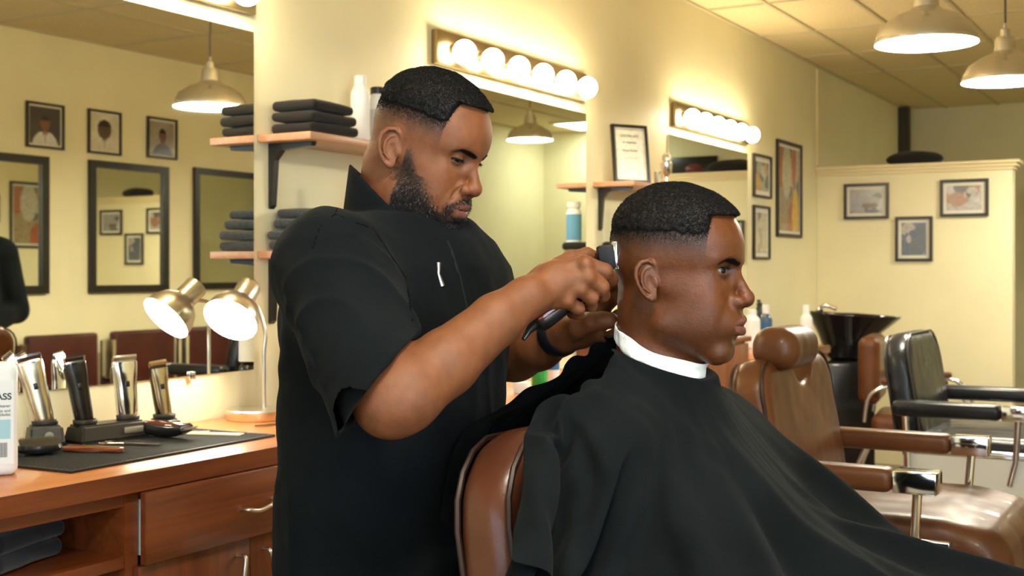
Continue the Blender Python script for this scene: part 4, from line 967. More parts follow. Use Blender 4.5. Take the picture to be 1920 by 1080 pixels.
# silver clipper, stand near the bottle
p = at(90, 836); p.x += 0; S1 = Vector((p.x, p.y+.01, CT+.0086))
stand(S1, .085, .075, .045, 'small black charging stand with a round light badge, holding the silver clipper', -.55, None, (0,))
lathe('button', [(.001, 0), (.011, 0), (.010, .003), (.001, .0035)], mat('badge', (.55, .52, .42), rough=.3, metal=.5), [o for o in COL.objects if o.name.startswith('charging_stand')][-1], 20, loc=(.004, -.0365, .022), rot=(PI/2, 0, 0))
def in_stand(base, lean_px, z0, rz, **k): pass
clipper((S1.x, S1.y+.002, S1.z+.046), (Zr(-4), Zr(-13), -.55), 'chrome and gold hair clipper upright in the small stand', mchrome, mgold, .172, s=1.0, fat=1.4, lever=False, group='clippers standing in charging stands')
p = at(176, 815); S2 = Vector((p.x+.0, min(p.y, 2.42), CT+.0086))
stand(S2, .205, .085, .042, 'wide black charging stand with two slots, between the small stand and the trimmer', -.12, (.02, .075), (-.062, .062))
def rel(S, dx, rz): return Vector((S.x+dx*math.cos(rz), S.y+dx*math.sin(rz)+.004, S.z+.043))
clipper(rel(S2, -.062, -.12), (Zr(-3), Zr(-9), -.50), 'dark navy and gold trimmer in the left slot of the wide stand', mnavy, mgun, .168, fat=1.2, lever=False, group='clippers standing in charging stands')
clipper(rel(S2, .062, -.12), (Zr(-3), Zr(-3), -.45), 'chrome rounded clipper in the right slot of the wide stand', mchrome, mat('polished_silver', (.8, .78, .7), rough=.13, metal=1), .160, fat=1.4, lever=False, group='clippers standing in charging stands')
p = at(312, 792); S3 = Vector((p.x-.02, 2.455, CT+.0086))
stand(S3, .075, .07, .026, 'low black stand holding the single trimmer next to the desk lamp', -.35, None, (0,))
clipper((S3.x, S3.y+.002, S3.z+.027), (Zr(-3), Zr(-7), -.40), 'gunmetal trimmer with gold blade in the low stand beside the lamp', mgun, mgold, .152, fat=1.1, lever=False, group='clippers standing in charging stands', mblade=mgold)
# maroon clipper lying on the mat
p = at(308, 818, MT)
pa = pb = onz(312, 820, MT); zx = (RGT*.88 - FWD*.47).normalized(); yx = -UP; xx = yx.cross(zx)
c_ = clipper((0, 0, 0), (0, 0, 0), 'maroon hair clipper lying flat on the rubber mat', mmar, mmar, .165, fat=1.05, lever=False)
for o in c_.children:
    if o.name.startswith('body'): o.data = o.data.copy(); o.data.materials[0] = mblackp
yx = UP*-1
Mx = Matrix((xx, yx, zx)).transposed().to_4x4(); mid = (pa+pb)/2 - zx*.0825; mid.z = MT+.0215; Mx.translation = mid; c_.matrix_world = Mx
# combs and shears
def flat(name, poly, h, m, loc, rz, label, cat, bev=.001, parent=None):
    o = prism(name, poly, 0, h, m, parent, bev=bev); o.location = loc; o.rotation_euler = (0, 0, rz); return tag(o, label, cat)
p = at(176, 846, MT)
e = empty('razor_handle', (p.x, p.y, MT), 'reddish brown wooden razor lying at the front of the mat', 'razor', None, Zr(-74)); e.scale = (.85, 1.5, 1.1)
mrw = mat('red_wood', (.26, .07, .03), rough=.3, noise=.3, nscale=40)
prism('handle', [(-.085, -.012), (-.06, -.017), (.0, -.013), (.05, -.009), (.085, -.010), (.09, -.002), (.085, .008), (.05, .009), (0, .013), (-.05, .013), (-.085, .008)], 0, .010, mrw, e, bev=.003)
prism('spine', [(-.08, -.003), (.08, -.002), (.08, .002), (-.08, .003)], .0101, .0118, mat('brass', (.6, .4, .15), rough=.3, metal=1), e)
p = at(238, 834, MT)
e = empty('hair_shears', (p.x, p.y, MT), 'steel hair shears lying in the middle of the rubber mat', 'scissors', None, Zr(-76))
mdk = mat('dark_steel', (.30, .28, .24), rough=.3, metal=1)
bm_ = Matrix.Identity(4)
prism('blade', [(-.005, -.006), (.09, -.001), (.092, .001), (-.005, .004)], .003, .0055, mdk, e); prism('blade', [(-.005, -.002), (.085, .010), (.086, .013), (-.005, .007)], 0.0004, .0028, mdk, e)
tube('finger_ring', [(-.055+.012*math.cos(a), .012+.010*math.sin(a), .003) for a in np.linspace(0, 2*PI, 20)[:-1]], .0022, mdk, e, 6, close=True); tube('finger_ring', [(-.055+.012*math.cos(a), -.016+.010*math.sin(a), .003) for a in np.linspace(0, 2*PI, 20)[:-1]], .0022, mdk, e, 6, close=True)
tube('shank', [(-.044, .010, .003), (-.005, .001, .004)], .0028, mdk, e, 6); tube('shank', [(-.044, -.014, .003), (-.005, -.001, .003)], .0028, mdk, e, 6)
p = at(398, 815, MT)
def comb(loc, rz, m, label):
    e = empty('comb', loc, label, 'comb', None, rz)
    box('spine', -.08, .08, .006, .017, 0, .004, m, e, bev=.0015); bm = bmesh.new()
    for k in range(62): abox(bm, -.078+k*.00255, -.078+k*.00255+.0013, -.016, .0065, .0005, .003)
    o = bmo('teeth', bm, m, e); o['kind'] = 'stuff'; return e
comb((p.x, p.y, MT), Zr(-70), mat('ivory_plastic', (.72, .62, .42), rough=.4), 'ivory comb lying at the right end of the mat')
comb((p.x-.02, p.y+.10, MT), Zr(-60), mblackp, 'black comb lying behind the maroon clipper')
# hair brush
p = at(74, 852, MT)
e = empty('club_brush', (p.x, p.y, MT+.0), 'oval black military hair brush with bristles up, next to the white bottle', 'brush', None, Zr(-30))
lathe('back', [(.020, 0), (.045, .006), (.05, .014), (.047, .022), (.001, .022)], mblackp, e, 32, sx=1, sy=.62)
bm = bmesh.new()
for k in range(1500):
    a = random.uniform(0, 2*PI); r = math.sqrt(random.random()); x = .042*r*math.cos(a); y = .025*r*math.sin(a); h = random.uniform(.013, .020)
    dx, dy = x*.12+random.uniform(-.002, .002), y*.12+random.uniform(-.002, .002); q = .0007
    v = [bm.verts.new((x-q, y-q, .0222)), bm.verts.new((x+q, y-q, .0222)), bm.verts.new((x, y+q, .0222)), bm.verts.new((x+dx, y+dy, .022+h))]
    for i in range(3): bm.faces.new((v[i], v[(i+1) % 3], v[3]))
o = bmo('bristles', bm, mat('bristle', (.16, .13, .07), rough=.6), e); o['kind'] = 'stuff'
# scissors by the lamp
p = at(520, 797)
e = empty('hair_shears', (p.x, p.y, CT+.0005), 'dark shears lying on the bare worktop in front of the lamp base', 'scissors', None, Zr(-20))
prism('blade', [(-.07, -.002), (.0, -.006), (.0, .002), (-.07, .0)], .003, .0055, mdk, e); prism('blade', [(-.066, .006), (0, -.001), (0, .005), (-.066, .008)], 0.0, .0028, mdk, e)
tube('finger_ring', [(.045+.012*math.cos(a), .012+.010*math.sin(a), .003) for a in np.linspace(0, 2*PI, 20)[:-1]], .0022, mblackp, e, 6, close=True); tube('finger_ring', [(.045+.012*math.cos(a), -.016+.010*math.sin(a), .003) for a in np.linspace(0, 2*PI, 20)[:-1]], .0022, mblackp, e, 6, close=True)
tube('shank', [(.034, .010, .003), (-.003, .001, .004)], .0028, mdk, e, 6); tube('shank', [(.034, -.014, .003), (-.003, -.001, .003)], .0028, mdk, e, 6)
# ---------- desk lamp
LB = Vector((2.745, 2.435, CT+.0003))
e = empty('desk_lamp', LB, 'brushed metal desk lamp with glowing head, at the wall end of the clipper counter', 'desk lamp')
lathe('base', [(.088, 0), (.090, .003), (.090, .026), (.087, .029), (.001, .030)], mnickel, e, 56)
hz_ = CZ+(510-600)/F*dep(2.616, 2.419); head = Vector((2.616, 2.419, hz_))
n_ = Vector((-.73, -.155, -.66)).normalized()
apex = head - n_*.125 - LB
stem = spline([(.03, -.0, .028), (.03, 0, .10), (.03, 0, .19), (.032, -.002, .25), apex+Vector((.055, .015, -.045)), apex+Vector((.02, .005, -.005))+n_*.04], 8)
tube('gooseneck', stem, .0055, mnickel, e, 12)
rot = n_.to_track_quat('-Z', 'Y').to_euler(); hl = head-LB
sh = lathe('lamp_shade', [(.078, -.0), (.0785, .004), (.074, .030), (.060, .058), (.041, .076), (.034, .082), (.034, .138), (.032, .142), (.001, .143)], mnickel, e, 48, loc=hl, rot=rot, caps=False)
lathe('lit_opening', [(.0765, .003), (.04, .0035), (.001, .0035)], mat('lamp_glow', (1, .96, .85), emit=(1, .93, .76), estr=22), sh, 48)
# bottles right of the lamp at counter end
bottle((2.925, 2.46, CT+.0003), .034, .225, mblackp, 'black bottle with white cap beside the desk lamp, half behind the barber', cap=mwhite, neck=.85, band=(.25, .5, mat('label_white', (.78, .82, .84), rough=.4)), hcap=.34)
bottle((3.01, 2.40, CT+.0003), .022, .20, mblackp, 'slim black bottle at the end of the clipper counter, behind the back of the barber', cap=mblackp, neck=.8)
# ---------- items on the second and third worktops
p = onz(978, 737, CT); e = empty('jar', (p.x, p.y, CT+.0003), 'low white jar on the cabinet behind the barber, between him and the cape', 'jar')
lathe('body', [(.026, 0), (.028, .003), (.030, .026)], mwhite, e, 28); lathe('lid', [(.0315, .0262), (.0315, .038), (.029, .040), (.001, .040)], mwhite, e, 28)
def itm(px, py, **k):
    p = onz(px, py, CT); return (p.x, min(p.y, 2.47), CT+.0003)
bottle((4.05, 2.22, CT+.0003), .030, .16, mat('green_plastic', (.015, .30, .05), rough=.3, coat=.3), 'bright green round bottle seen just under the watch', cap=mwhite, neck=.6)
bottle((4.22, 2.26, CT+.0003), .030, .185, mwhite, 'white bottle with blue label standing right of the green one', cap=mblue, neck=.6, band=(.3, .7, mblue))
e = empty('tray', (4.0, 2.12, CT+.0003), 'white shallow tray in front of the green bottle', 'tray'); bm = bmesh.new(); abox(bm, -.12, .12, -.06, .06, 0, .012, .005, 3); bmo('dish', bm, mwhite, e, angle=35); box('brush', -.08, .06, -.015, .015, .0125, .022, mblackp, e, bev=.003)
def b3(px, y, r, h, *a, **k): return bottle((xat(px, y), y, CT+.0003), r, h, *a, **k)
b3(1410, 2.30, .045, .215, mwhite, 'white bottle right behind the nose of the client', cap=mwhite, neck=.5)
b3(1436, 2.32, .036, .235, mat('blue_bottle', (.04, .09, .16), rough=.25, coat=.4), 'dark blue bottle with white shoulder in front of the far mirror wall', cap=mwhite, neck=.5, hcap=.22, band=(.3, .75, mblue))
b3(1424, 2.42, .028, .25, mblackp, 'black pump bottle behind the dark blue one', cap=mblackp, neck=.5, pump=True)
b3(1512, 2.10, .034, .235, mwhite, 'slim white bottle at the far end of the last counter, before the wash bowl', cap=mwhite, neck=.5, hcap=.2)
bottle((5.735, 2.06, 1.0185), .030, .05, mwhite, 'low white pot at the counter front behind the chin of the client', 'jar', cap=mwhite, neck=.95)
# ---------- people
def D3(r, u, f): return RGT*r + UP*u + FWD*f
def hand_pts(L): return [n3(P(*q)) for q in L]
def fingers(p, fs, k=.004):
    d = None
    for pts, rs in fs:
        e = chain(p, pts, rs, .004); d = e if d is None else smin(d, e, k)
    return d
def bbd(p, lo, hi):
    return np.sqrt((np.maximum(np.maximum(n3(lo)-p, p-n3(hi)), 0)**2).sum(-1))
def join(parts):
    V = []; Q = []; C = []; n = 0
    for v, q, c in parts: V.append(v); Q.append(q+n); C.append(c); n += len(v)
    return np.concatenate(V), np.concatenate(Q), np.concatenate(C)
def skincol(V, h, amt=.10): return np.clip(n3(h['skin'])*(1+vnoise(V, 30)[:, None]*amt+vnoise(V+5, 110)[:, None]*amt*.7), .002, 1)
mskin = tint_mat('skin_brown', rough=.52, sss=.10, bump=.34, spec=.35); mskin2 = tint_mat('skin_deep_brown', rough=.34, sss=.10, bump=.5, coat=.03, spec=.35)
mhair = tint_mat('hair_black', rough=.6, sss=0, bump=.6, bscale=700, spot=.3, spec=.25); mbeard = mat('beard_hair', (.012, .010, .009), rough=.45); mcloth = None
def cloth_mat(name, col, col2, sheen=.02):
    m = mat(name, col, rough=.9, noise=.5, nscale=7, ncol=col2, bump=.5, bscale=700, sheen=sheen); m.node_tree.nodes['Principled BSDF'].inputs['Specular IOR Level'].default_value = .06; return m
mscrub = cloth_mat('black_smock_cotton', (.0062, .0080, .0090), (.0034, .0046, .0052)); mcape = cloth_mat('black_cape_cloth', (.0056, .0074, .0080), (.0030, .0042, .0048))
# ===== barber
HB = dict(skin=(.165, .056, .020), cr=8.9, es=.92, dark=(.12, .05, .028), lip=(.15, .055, .042), haircol=(.012, .009, .008), beard=1, open=.20, ez=1.80, bz=3.3, lipf=.55, white=(.17, .13, .11), nw=1.1, frown=1, fade=(2.7, 7.4), hairline=10.2, temple=6.0, thick=.8, wave=.12, wy=.9, mz=-5.0)
yw, pt = math.radians(24), math.radians(21)
fB = RGT*(math.cos(yw)*math.cos(pt)) - FWD*(math.sin(yw)*math.cos(pt)) - UP*math.sin(pt)
OB = n3(P(784, 294, 1.885)); RB = frame(fB, UP + FWD*.02)
nb0 = n3(P(742, 452, 1.90)); nb1 = OB + (n3((0, -2.4, -2.5))*.01) @ RB
def neckB(p): return smin(cap(p, nb0, nb1, .071, .057), cap(p, nb0, nb0-n3((0, 0, .12)), .071, .09), .03)
hdB = dict(o=OB, R=RB, s=1.0, h=HB, neck=neckB)
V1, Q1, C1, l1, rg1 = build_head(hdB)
def armB(p):
    e = chain(p, hand_pts([(622, 490, 1.72), (733, 750, 1.555)]), [.058, .047]); f = chain(p, hand_pts([(733, 748, 1.555), (765, 735, 1.562), (835, 680, 1.60), (930, 600, 1.65), (990, 556, 1.675)]), [.0425, .0445, .0425, .0345, .0275], .01)
    return smin(e, f, .02)
HR = [([(985, 560, 1.68), (1045, 515, 1.70), (1096, 494, 1.70), (1134, 508, 1.708), (1146, 524, 1.730), (1138, 536, 1.750)], [.024, .0165, .0125, .0112, .0100, .0088]),
      ([(985, 560, 1.68), (1045, 530, 1.692), (1100, 519, 1.695), (1128, 538, 1.705), (1131, 553, 1.728), (1119, 560, 1.745)], [.024, .0175, .0128, .0112, .0100, .0088]),
      ([(985, 560, 1.68), (1040, 545, 1.692), (1086, 541, 1.697), (1109, 558, 1.706), (1108, 572, 1.725), (1096, 574, 1.742)], [.024, .0165, .0122, .0105, .0095, .0085]),
      ([(985, 562, 1.68), (1030, 560, 1.695), (1062, 565, 1.70), (1084, 578, 1.708), (1084, 588, 1.725), (1072, 588, 1.742)], [.022, .0145, .0112, .0096, .0088, .008]),
      ([(992, 545, 1.70), (1030, 512, 1.728), (1070, 487, 1.752), (1100, 478, 1.765), (1120, 484, 1.768)], [.020, .0165, .0135, .0115, .0098])]
HR = [(hand_pts(a), [x*(.92 if i > 1 else 1) for i, x in enumerate(b)]) for a, b in HR]
def handR(p):
    d = fingers(p, HR, .0030); d = smin(d, ell(p, P(1040, 528, 1.708), (.033, .033, .029)), .010)
    for q in ((1098, 496), (1101, 520), (1087, 542), (1063, 565)): d = smin(d, ell(p, P(q[0], q[1], 1.6895), (.0075,)*3), .010)
    return d
def armR_all(p): return smin(armB(p), handR(p), .014)
HL = [([(1062, 622, 1.885), (1090, 596, 1.885), (1112, 572, 1.885), (1132, 548, 1.876), (1150, 535, 1.862), (1166, 530, 1.850)], [.022, .0165, .0125, .0108, .0098, .0085]),
      ([(1062, 624, 1.885), (1095, 606, 1.890), (1122, 590, 1.890), (1142, 566, 1.878), (1158, 556, 1.862), (1168, 566, 1.850)], [.022, .0165, .0125, .0108, .0098, .0085]),
      ([(1062, 628, 1.885), (1095, 620, 1.892), (1122, 610, 1.892), (1146, 600, 1.880), (1160, 592, 1.862), (1167, 602, 1.852)], [.022, .0160, .012, .0102, .0093, .0085]),
      ([(1062, 630, 1.882), (1092, 634, 1.888), (1115, 630, 1.886), (1136, 634, 1.874), (1150, 629, 1.860), (1158, 620, 1.850)], [.021, .0150, .0112, .0094, .0086, .0080]),
      ([(1066, 618, 1.868), (1085, 612, 1.843), (1112, 603, 1.820), (1130, 601, 1.810), (1144, 601, 1.805)], [.022, .0175, .0145, .0128, .0122])]
HL = [(hand_pts(a), b) for a, b in HL]
def armL_all(p):
    d = chain(p, hand_pts([(862, 535, 1.99), (915, 668, 2.03)]), [.052, .045]); d = smin(d, chain(p, hand_pts([(928, 662, 2.03), (965, 660, 1.99), (1010, 645, 1.94), (1058, 624, 1.888)]), [.045, .046, .040, .0285], .01), .02)
    return smin(d, smin(fingers(p, HL, .003), ell(p, P(1098, 608, 1.888), (.030, .026, .030)), .01), .014)
S0 = math.radians(35); fT = RGT*math.cos(S0) - FWD*math.sin(S0); lT = RGT*math.sin(S0) + FWD*math.cos(S0)
fT3, lT3 = n3(fT), n3(lT)
ROWS = [(400, 752, .100, .084, 1.9), (418, 752, .122, .092, 1.9), (450, 748, .158, .110, 1.9), (500, 742, .184, .130, 1.9), (580, 741, .186, .136, 1.9), (700, 740, .184, .134, 1.9), (850, 741, .186, .134, 1.9), (1000, 741, .190, .136, 1.9), (1150, 741, .198, .140, 1.9), (1330, 741, .196, .140, 1.9)]
rz_ = np.array([CZ+(510-r[0])/F*r[4] for r in ROWS])[::-1]; rc = np.array([P(r[1], r[0], r[4]) for r in ROWS])[::-1]; ra = np.array([r[2] for r in ROWS])[::-1]; rb = np.array([r[3] for r in ROWS])[::-1]
def torso(p, shrink=0):
    z = p[..., 2]; cx = np.interp(z, rz_, rc[:, 0]); cy = np.interp(z, rz_, rc[:, 1]); a = np.interp(z, rz_, ra)-shrink; b = np.interp(z, rz_, rb)-shrink
    dx = p[..., 0]-cx; dy = p[..., 1]-cy; u = dx*lT3[0]+dy*lT3[1]; v = dx*fT3[0]+dy*fT3[1]
    d = (((np.abs(u)/a)**2.3 + (np.abs(v)/b)**2.3)**(1/2.3) - 1)*np.minimum(a, b)
    d = smax(d, z-float(rz_[-1]), .02); return smax(d, float(rz_[0])-z, .02)
hipc = P(738, 1250, 1.9)
def legs(p, r=0):
    d = None
    for s in (-1, 1):
        h = hipc + lT*(s*.095); h.z = .86; k = h + fT*(.02) + lT*(s*.01); k.z = .47; a = h + lT*(s*.02) - fT*.01; a.z = .09
        e = chain(p, [n3(h), n3(k), n3(a)], [.088+r, .062+r, .045+r], .02)
        if r == 0: e = smin(e, cap(p, a, a+fT*.17-UP*.045, .045, .038), .03)
        d = e if d is None else smin(d, e, .02)
    return d
def bodyB(p): return smin(smin(torso(p, .022), legs(p), .06), cap(p, nb0, nb0-n3((0, 0, .1)), .06, .08), .03)
Va, Qa = surf(armR_all, n3(P(790, 850, 1.62))-n3((.30, .30, .30))*1.0, n3(P(1000, 500, 1.70))+n3((.26, .30, .16)), .0024)
Vl, Ql = surf(armL_all, n3(P(1000, 600, 1.95))-n3((.22, .22, .17)), n3(P(1000, 600, 1.95))+n3((.24, .24, .20)), .0024)
Vt, Qt = surf(bodyB, n3((hipc.x-.34, hipc.y-.34, -.02)), n3((hipc.x+.34, hipc.y+.34, 1.50)), .009)
def handcol(V, h, tips):
    c = skincol(V, h)
    for t in tips: w = np.exp(-((V-n3(t))**2).sum(1)/.0085**2)[:, None]; c = c*(1-.45*w) + n3((.50, .26, .19))*w*.45
    return c
VB, QB, CB = join([(V1, Q1, C1), (Va, Qa, handcol(Va, HB, [])), (Vl, Ql, handcol(Vl, HB, [h[0][-1] for h in HL])), (Vt, Qt, skincol(Vt, HB))])
eB = empty('person', (hipc.x, hipc.y, 0), 'standing bearded barber in a black short-sleeved smock, clippers raised in one hand', 'person')
eB.location = (0, 0, 0)
body = qmesh('body', VB, QB, mskin, eB, cols=CB)
add_hair(hdB, body, V1, Q1, l1, rg1, mhair, mbeard); add_eyes(hdB, body, (.50, 1, -.36))
# smock
sh0, sh1 = n3(P(620, 500, 1.725)), n3(P(710, 720, 1.575)); sl0, sl1 = n3(P(860, 545, 1.98)), n3(P(905, 655, 2.03))
ax_ = (sh1-sh0)/np.linalg.norm(sh1-sh0); hemn = n3(P(706+60, 722-20, 1.575)) - n3(P(706, 722, 1.575))
hem_n = n3((RGT*.80 - UP*.58 - FWD*.05).normalized())
axl = (sl1-sl0)/np.linalg.norm(sl1-sl0)
colc = n3(P(757, 409, 1.89)); coln = n3((RGT*.71+UP*.70).normalized()); 
def folds(p, s):
    q = np.stack([(p @ fT3)*9, (p @ lT3)*9, p[..., 2]*2.2], -1)
    n = vnoise(q + vnoise(p, 4)[..., None]*1.3, 1.0); return (1-np.abs(n)*2)*s
def smock(p):
    t = torso(p)
    t = t - .011*folds(p, 1)*sstep(1.36-p[..., 2], -.05, .15) - .003*vnoise(p, 14)
    def sleeve(a0, a1, ax, r0, r1, nH, fl):
        s = cap(p, a0, a1 + ax*.10, r0, r1); al = (p-a0) @ ax; rad = (p-a0) - al[..., None]*ax; ang = np.arctan2(rad[..., 2], rad @ lT3)
        ph = al*26 + ang*1.7*fl + vnoise(p, 7)*2.2
        s = s - ((1-np.abs(np.sin(ph)))**1.5*.0060 - .001)*sstep(al, .0, .10)*(1-.6*sstep(al, .20, .27)) - vnoise(p, 19)*.002
        s = smax(s, (p-a1) @ nH, .003)
        return smax(s, -cap(p, a1-ax*.045, a1+ax*.16, r1-.006, r1-.008), .004), .052*(1-sstep(al, .06, .19)) + .004
    s, k1 = sleeve(sh0, sh1, ax_, .083, .066, hem_n, 1)
    l, k2 = sleeve(sl0, sl1, axl, .072, .064, axl, -1)
    d = smin(t, s, k1); d = smin(d, l, k2); d = d - vnoise(p, 42)*.0013 - (1-np.abs(vnoise(p*n3((1, 1, .55)), 17))*2)*.0022
    d = smax(d, -np.maximum(cap(p, sh1-ax_*.07, sh1+ax_*.16, .064, .056), (.028 - ((p-n3(P(738, 720, 1.9))) @ n3(-FWD) - .0)) - .13 + .0), .004) if False else d
    # collar: a standing band round the neck
    c = cap(p, nb0-n3((0, 0, .01)), nb1+(nb1-nb0)*.3, .0825, .0705); band = np.abs(c)-.0040
    band = smax(band, (p-colc) @ coln, .003); band = smax(band, -((p-nb0) @ coln + .03), .01)
    d = smax(d, -cap(p, nb0-n3((0, 0, .02)), nb1+(nb1-nb0)*.3, .0772, .0652), .004)
    d = smin(d, band, .006)
    # neck slit at the front
    ft = nb0 + fT3*.085; 
    d = smax(d, -rbox(p, colc + fT3*.085 - n3((0, 0, .020)), (.05, .05, .030), .002, np.array([fT3, lT3*.16/.05*.05, [0, 0, 1]]).T)*1.0 if False else d, .001)
    return smax(d, .74-p[..., 2], .004)
Vs, Qs = surf(smock, n3((1.20, .62, .72)), n3((1.95, 1.52, 1.56)), .0042)
sm = qmesh('smock', Vs, Qs, mscrub, eB)
def proj(f, p, it=8):
    p = n3(p).reshape(1, 3).copy()
    for _ in range(it):
        d = f(p); g = np.array([[(f(p+np.eye(3, dtype=np.float32)[a]*.002)-d)[0]/.002 for a in range(3)]]); g /= max(np.linalg.norm(g), .3)
        p = p - d[:, None]*g
    return p[0]
def ray(f, px, py, d0=1.2, d1=2.2):
    "first hit of the surface f along the line of sight"
    D = np.linspace(d0, d1, 260); pts = n3([P(px, py, x) for x in D]); v = f(pts); i = np.argmax(v < 0); return n3(P(px, py, D[i])) if (v < 0).any() else None
def seam(name, f, pix, m, parent, r=.0012, off=.0005, n=10):
    pts = []
    for i in range(len(pix)-1):
        for k in range(n):
            t = k/n; q = ray(f, pix[i][0]*(1-t)+pix[i+1][0]*t, pix[i][1]*(1-t)+pix[i+1][1]*t)
            if q is not None: pts.append(q - n3(FWD)*off)
    return tube(name, pts, r, m, parent, 6)
mseam = mat('seam_thread', (.003, .003, .0035), rough=.9, spec=.02)
seam('seam', smock, [(640, 372), (628, 402), (600, 425), (585, 470)], mseam, sm, .0010, off=.0004); seam('seam', smock, [(628, 402), (700, 430), (760, 520), (775, 610)], mseam, sm, .0012, off=.0008)
zp = seam('zipper', smock, [(838, 452), (846, 470), (862, 520), (880, 600)], mat('zip_dark', (.012, .012, .012), rough=.6, spec=.2), sm, .0022, off=.0012)
q = ray(smock, 822, 492)
if q is not None:
    q = q - n3(FWD)*.009; pl = tube('zip_pull', [q, q+n3((0, 0, -.016)), q+n3((.004, -.004, -.034))], (.0045, .0032, .0048), mat('steel_pull', (.6, .6, .6), rough=.25, metal=1), sm, 8)
# trousers and shoes
def trous(p): return smax(smin(legs(p, .012), smax(torso(p, .035), p[..., 2]-.85, .01), .05), .075-p[..., 2], .004) - .003*vnoise(p, 12)
V, Q = surf(trous, n3((hipc.x-.34, hipc.y-.34, .05)), n3((hipc.x+.34, hipc.y+.34, 1.0)), .009); qmesh('trousers', V, Q, cloth_mat('charcoal_trousers', (.02, .02, .022), (.014, .014, .015)), eB)
for s in (-1, 1):
    a = hipc + lT*(s*.115); a.z = 0; a = a - fT*.01
    def fsh(p, a=a): return smax(smin(cap(p, a+UP*.05-fT*.03, a+UP*.035+fT*.16, .050, .043), cap(p, a+UP*.06, a+UP*.10, .05, .052), .03), .002-p[..., 2], .004)
    V, Q = surf(fsh, n3(a)-n3((.25, .25, .01)), n3(a)+n3((.25, .25, .2)), .006); qmesh('shoe', V, Q, mblackp, eB)
# watch
wr = n3(P(1056, 624, 1.889)); wa = n3(P(1062, 621, 1.885)) - n3(P(1030, 637, 1.920)); wa /= np.linalg.norm(wa)
Mw = Vector(wa).to_track_quat('Z', 'Y').to_matrix().to_4x4(); Mw.translation = Vector(wr) - Vector(wa)*.012
e = empty('wristwatch', (0, 0, 0), 'black wrist band on the far wrist of the barber, above the green bottle', 'watch'); e.matrix_world = Mw
lathe('strap', [(.0305, -.0105), (.0335, -.0108), (.0345, -.008), (.0345, .008), (.0335, .0108), (.0305, .0105)], mat('watch_rubber', (.010, .011, .014), rough=.35), e, 40, caps=False)
Vv, Fc = lathe_data([(.0305, -.0105), (.0305, .0105)], 40)
lathe('case', [(.013, -.004), (.014, 0), (.012, .004), (.001, .0045)], mblackp, e, 24, loc=(.0, .0335, 0), rot=(-PI/2, 0, 0))
# clipper in the hand
CLIP_TILT = 45
ct, ch = P(1002, 606, 1.712), P(1132, 489, 1.748); a_ = (ch-ct); L_ = a_.length
e = clipper((0, 0, 0), (0, 0, 0), 'black and maroon hair clipper held by the barber against the head of the client', mblackp, mmar, L_*1.0, fat=1.0, lever=True, tail=True)
zc = a_.normalized(); yc_ = (-(-FWD)); yc_ = (yc_ - zc*yc_.dot(zc)).normalized(); yc_ = (yc_*.75 - (UP*1.0-zc*UP.dot(zc))*.66).normalized(); xc_ = yc_.cross(zc)
Mx = Matrix((xc_, yc_, zc)).transposed().to_4x4(); Mx.translation = ct; e.matrix_world = Mx
for c in list(e.children):
    if c.name.startswith('blade'):
        for g in list(c.children): bpy.data.objects.remove(g)
        bpy.data.objects.remove(c)
iM = Mx.inverted(); Bc = P(1151.5, 479, 1.745); VM = Matrix((RGT, FWD, UP)).transposed().to_4x4()
def vpart(name, c, hx, hy, hz, m, bev, tilt=0):
    bm = bmesh.new(); abox(bm, -hx, hx, -hy, hy, -hz, hz, bev, 2); T_ = Matrix.Translation(c) @ VM @ Matrix.Rotation(Zr(tilt), 4, 'Y'); bm.transform(iM @ T_); return bmo(name, bm, m, e, angle=35)
vpart('blade_housing', P(1137, 483, 1.742), .0118, .014, .0175, mat('housing_black', (.006, .006, .007), rough=.5, spec=.3), .003, -8)
vb = vpart('blade', Bc, .0050, .016, .0195, mchrome, .0015, 4)
for k in range(15):
    pass
bm = bmesh.new()
for k in range(15): abox(bm, .004, .0066, -.013, .013, -.0180+k*.00247, -.0180+k*.00247+.0012)
bm.transform(iM @ Matrix.Translation(Bc) @ VM @ Matrix.Rotation(Zr(4), 4, 'Y')); bmo('blade_teeth', bm, mchrome, vb)
tube('blade_slot', [iM @ P(1151, 462, 1.738), iM @ P(1152, 480, 1.738)], .0012, mblackp, vb, 6)
# ===== client
HC = dict(skin=(.100, .029, .008), nl=0, chy=7.5, cr=8.7, es=.86, dark=(.07, .027, .014), lip=(.16, .055, .042), haircol=(.010, .007, .006), open=.40, ez=2.1, fade=(2.9, 7.6), hairline=9.6, temple=6.4, thick=.75, wave=.10, stub=.35, nw=1.08, lipf=.62, lipr=1.08, chin=1.7, white=(.27, .22, .18))
yw, pt = math.radians(21), math.radians(3)
fC = RGT*(math.cos(yw)*math.cos(pt)) - FWD*(math.sin(yw)*math.cos(pt)) - UP*math.sin(pt)
OC = n3(P(1252, 531, 1.755)); RC = frame(fC, UP)
nc0 = n3(P(1233, 720, 1.765)); nc1 = OC + (n3((0, -1.7, -3.0))*.0104) @ RC
def neckC(p): return smin(cap(p, nc0, nc1, .057, .0525), cap(p, nc0, nc0-n3((0, 0, .1)), .060, .09), .03)
hdC = dict(o=OC, R=RC, s=1.04, h=HC, neck=neckC)
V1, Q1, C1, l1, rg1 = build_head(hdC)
cx, cy = 1.66, .725
tc_ = n3((cx-.02, cy-.02, 0))
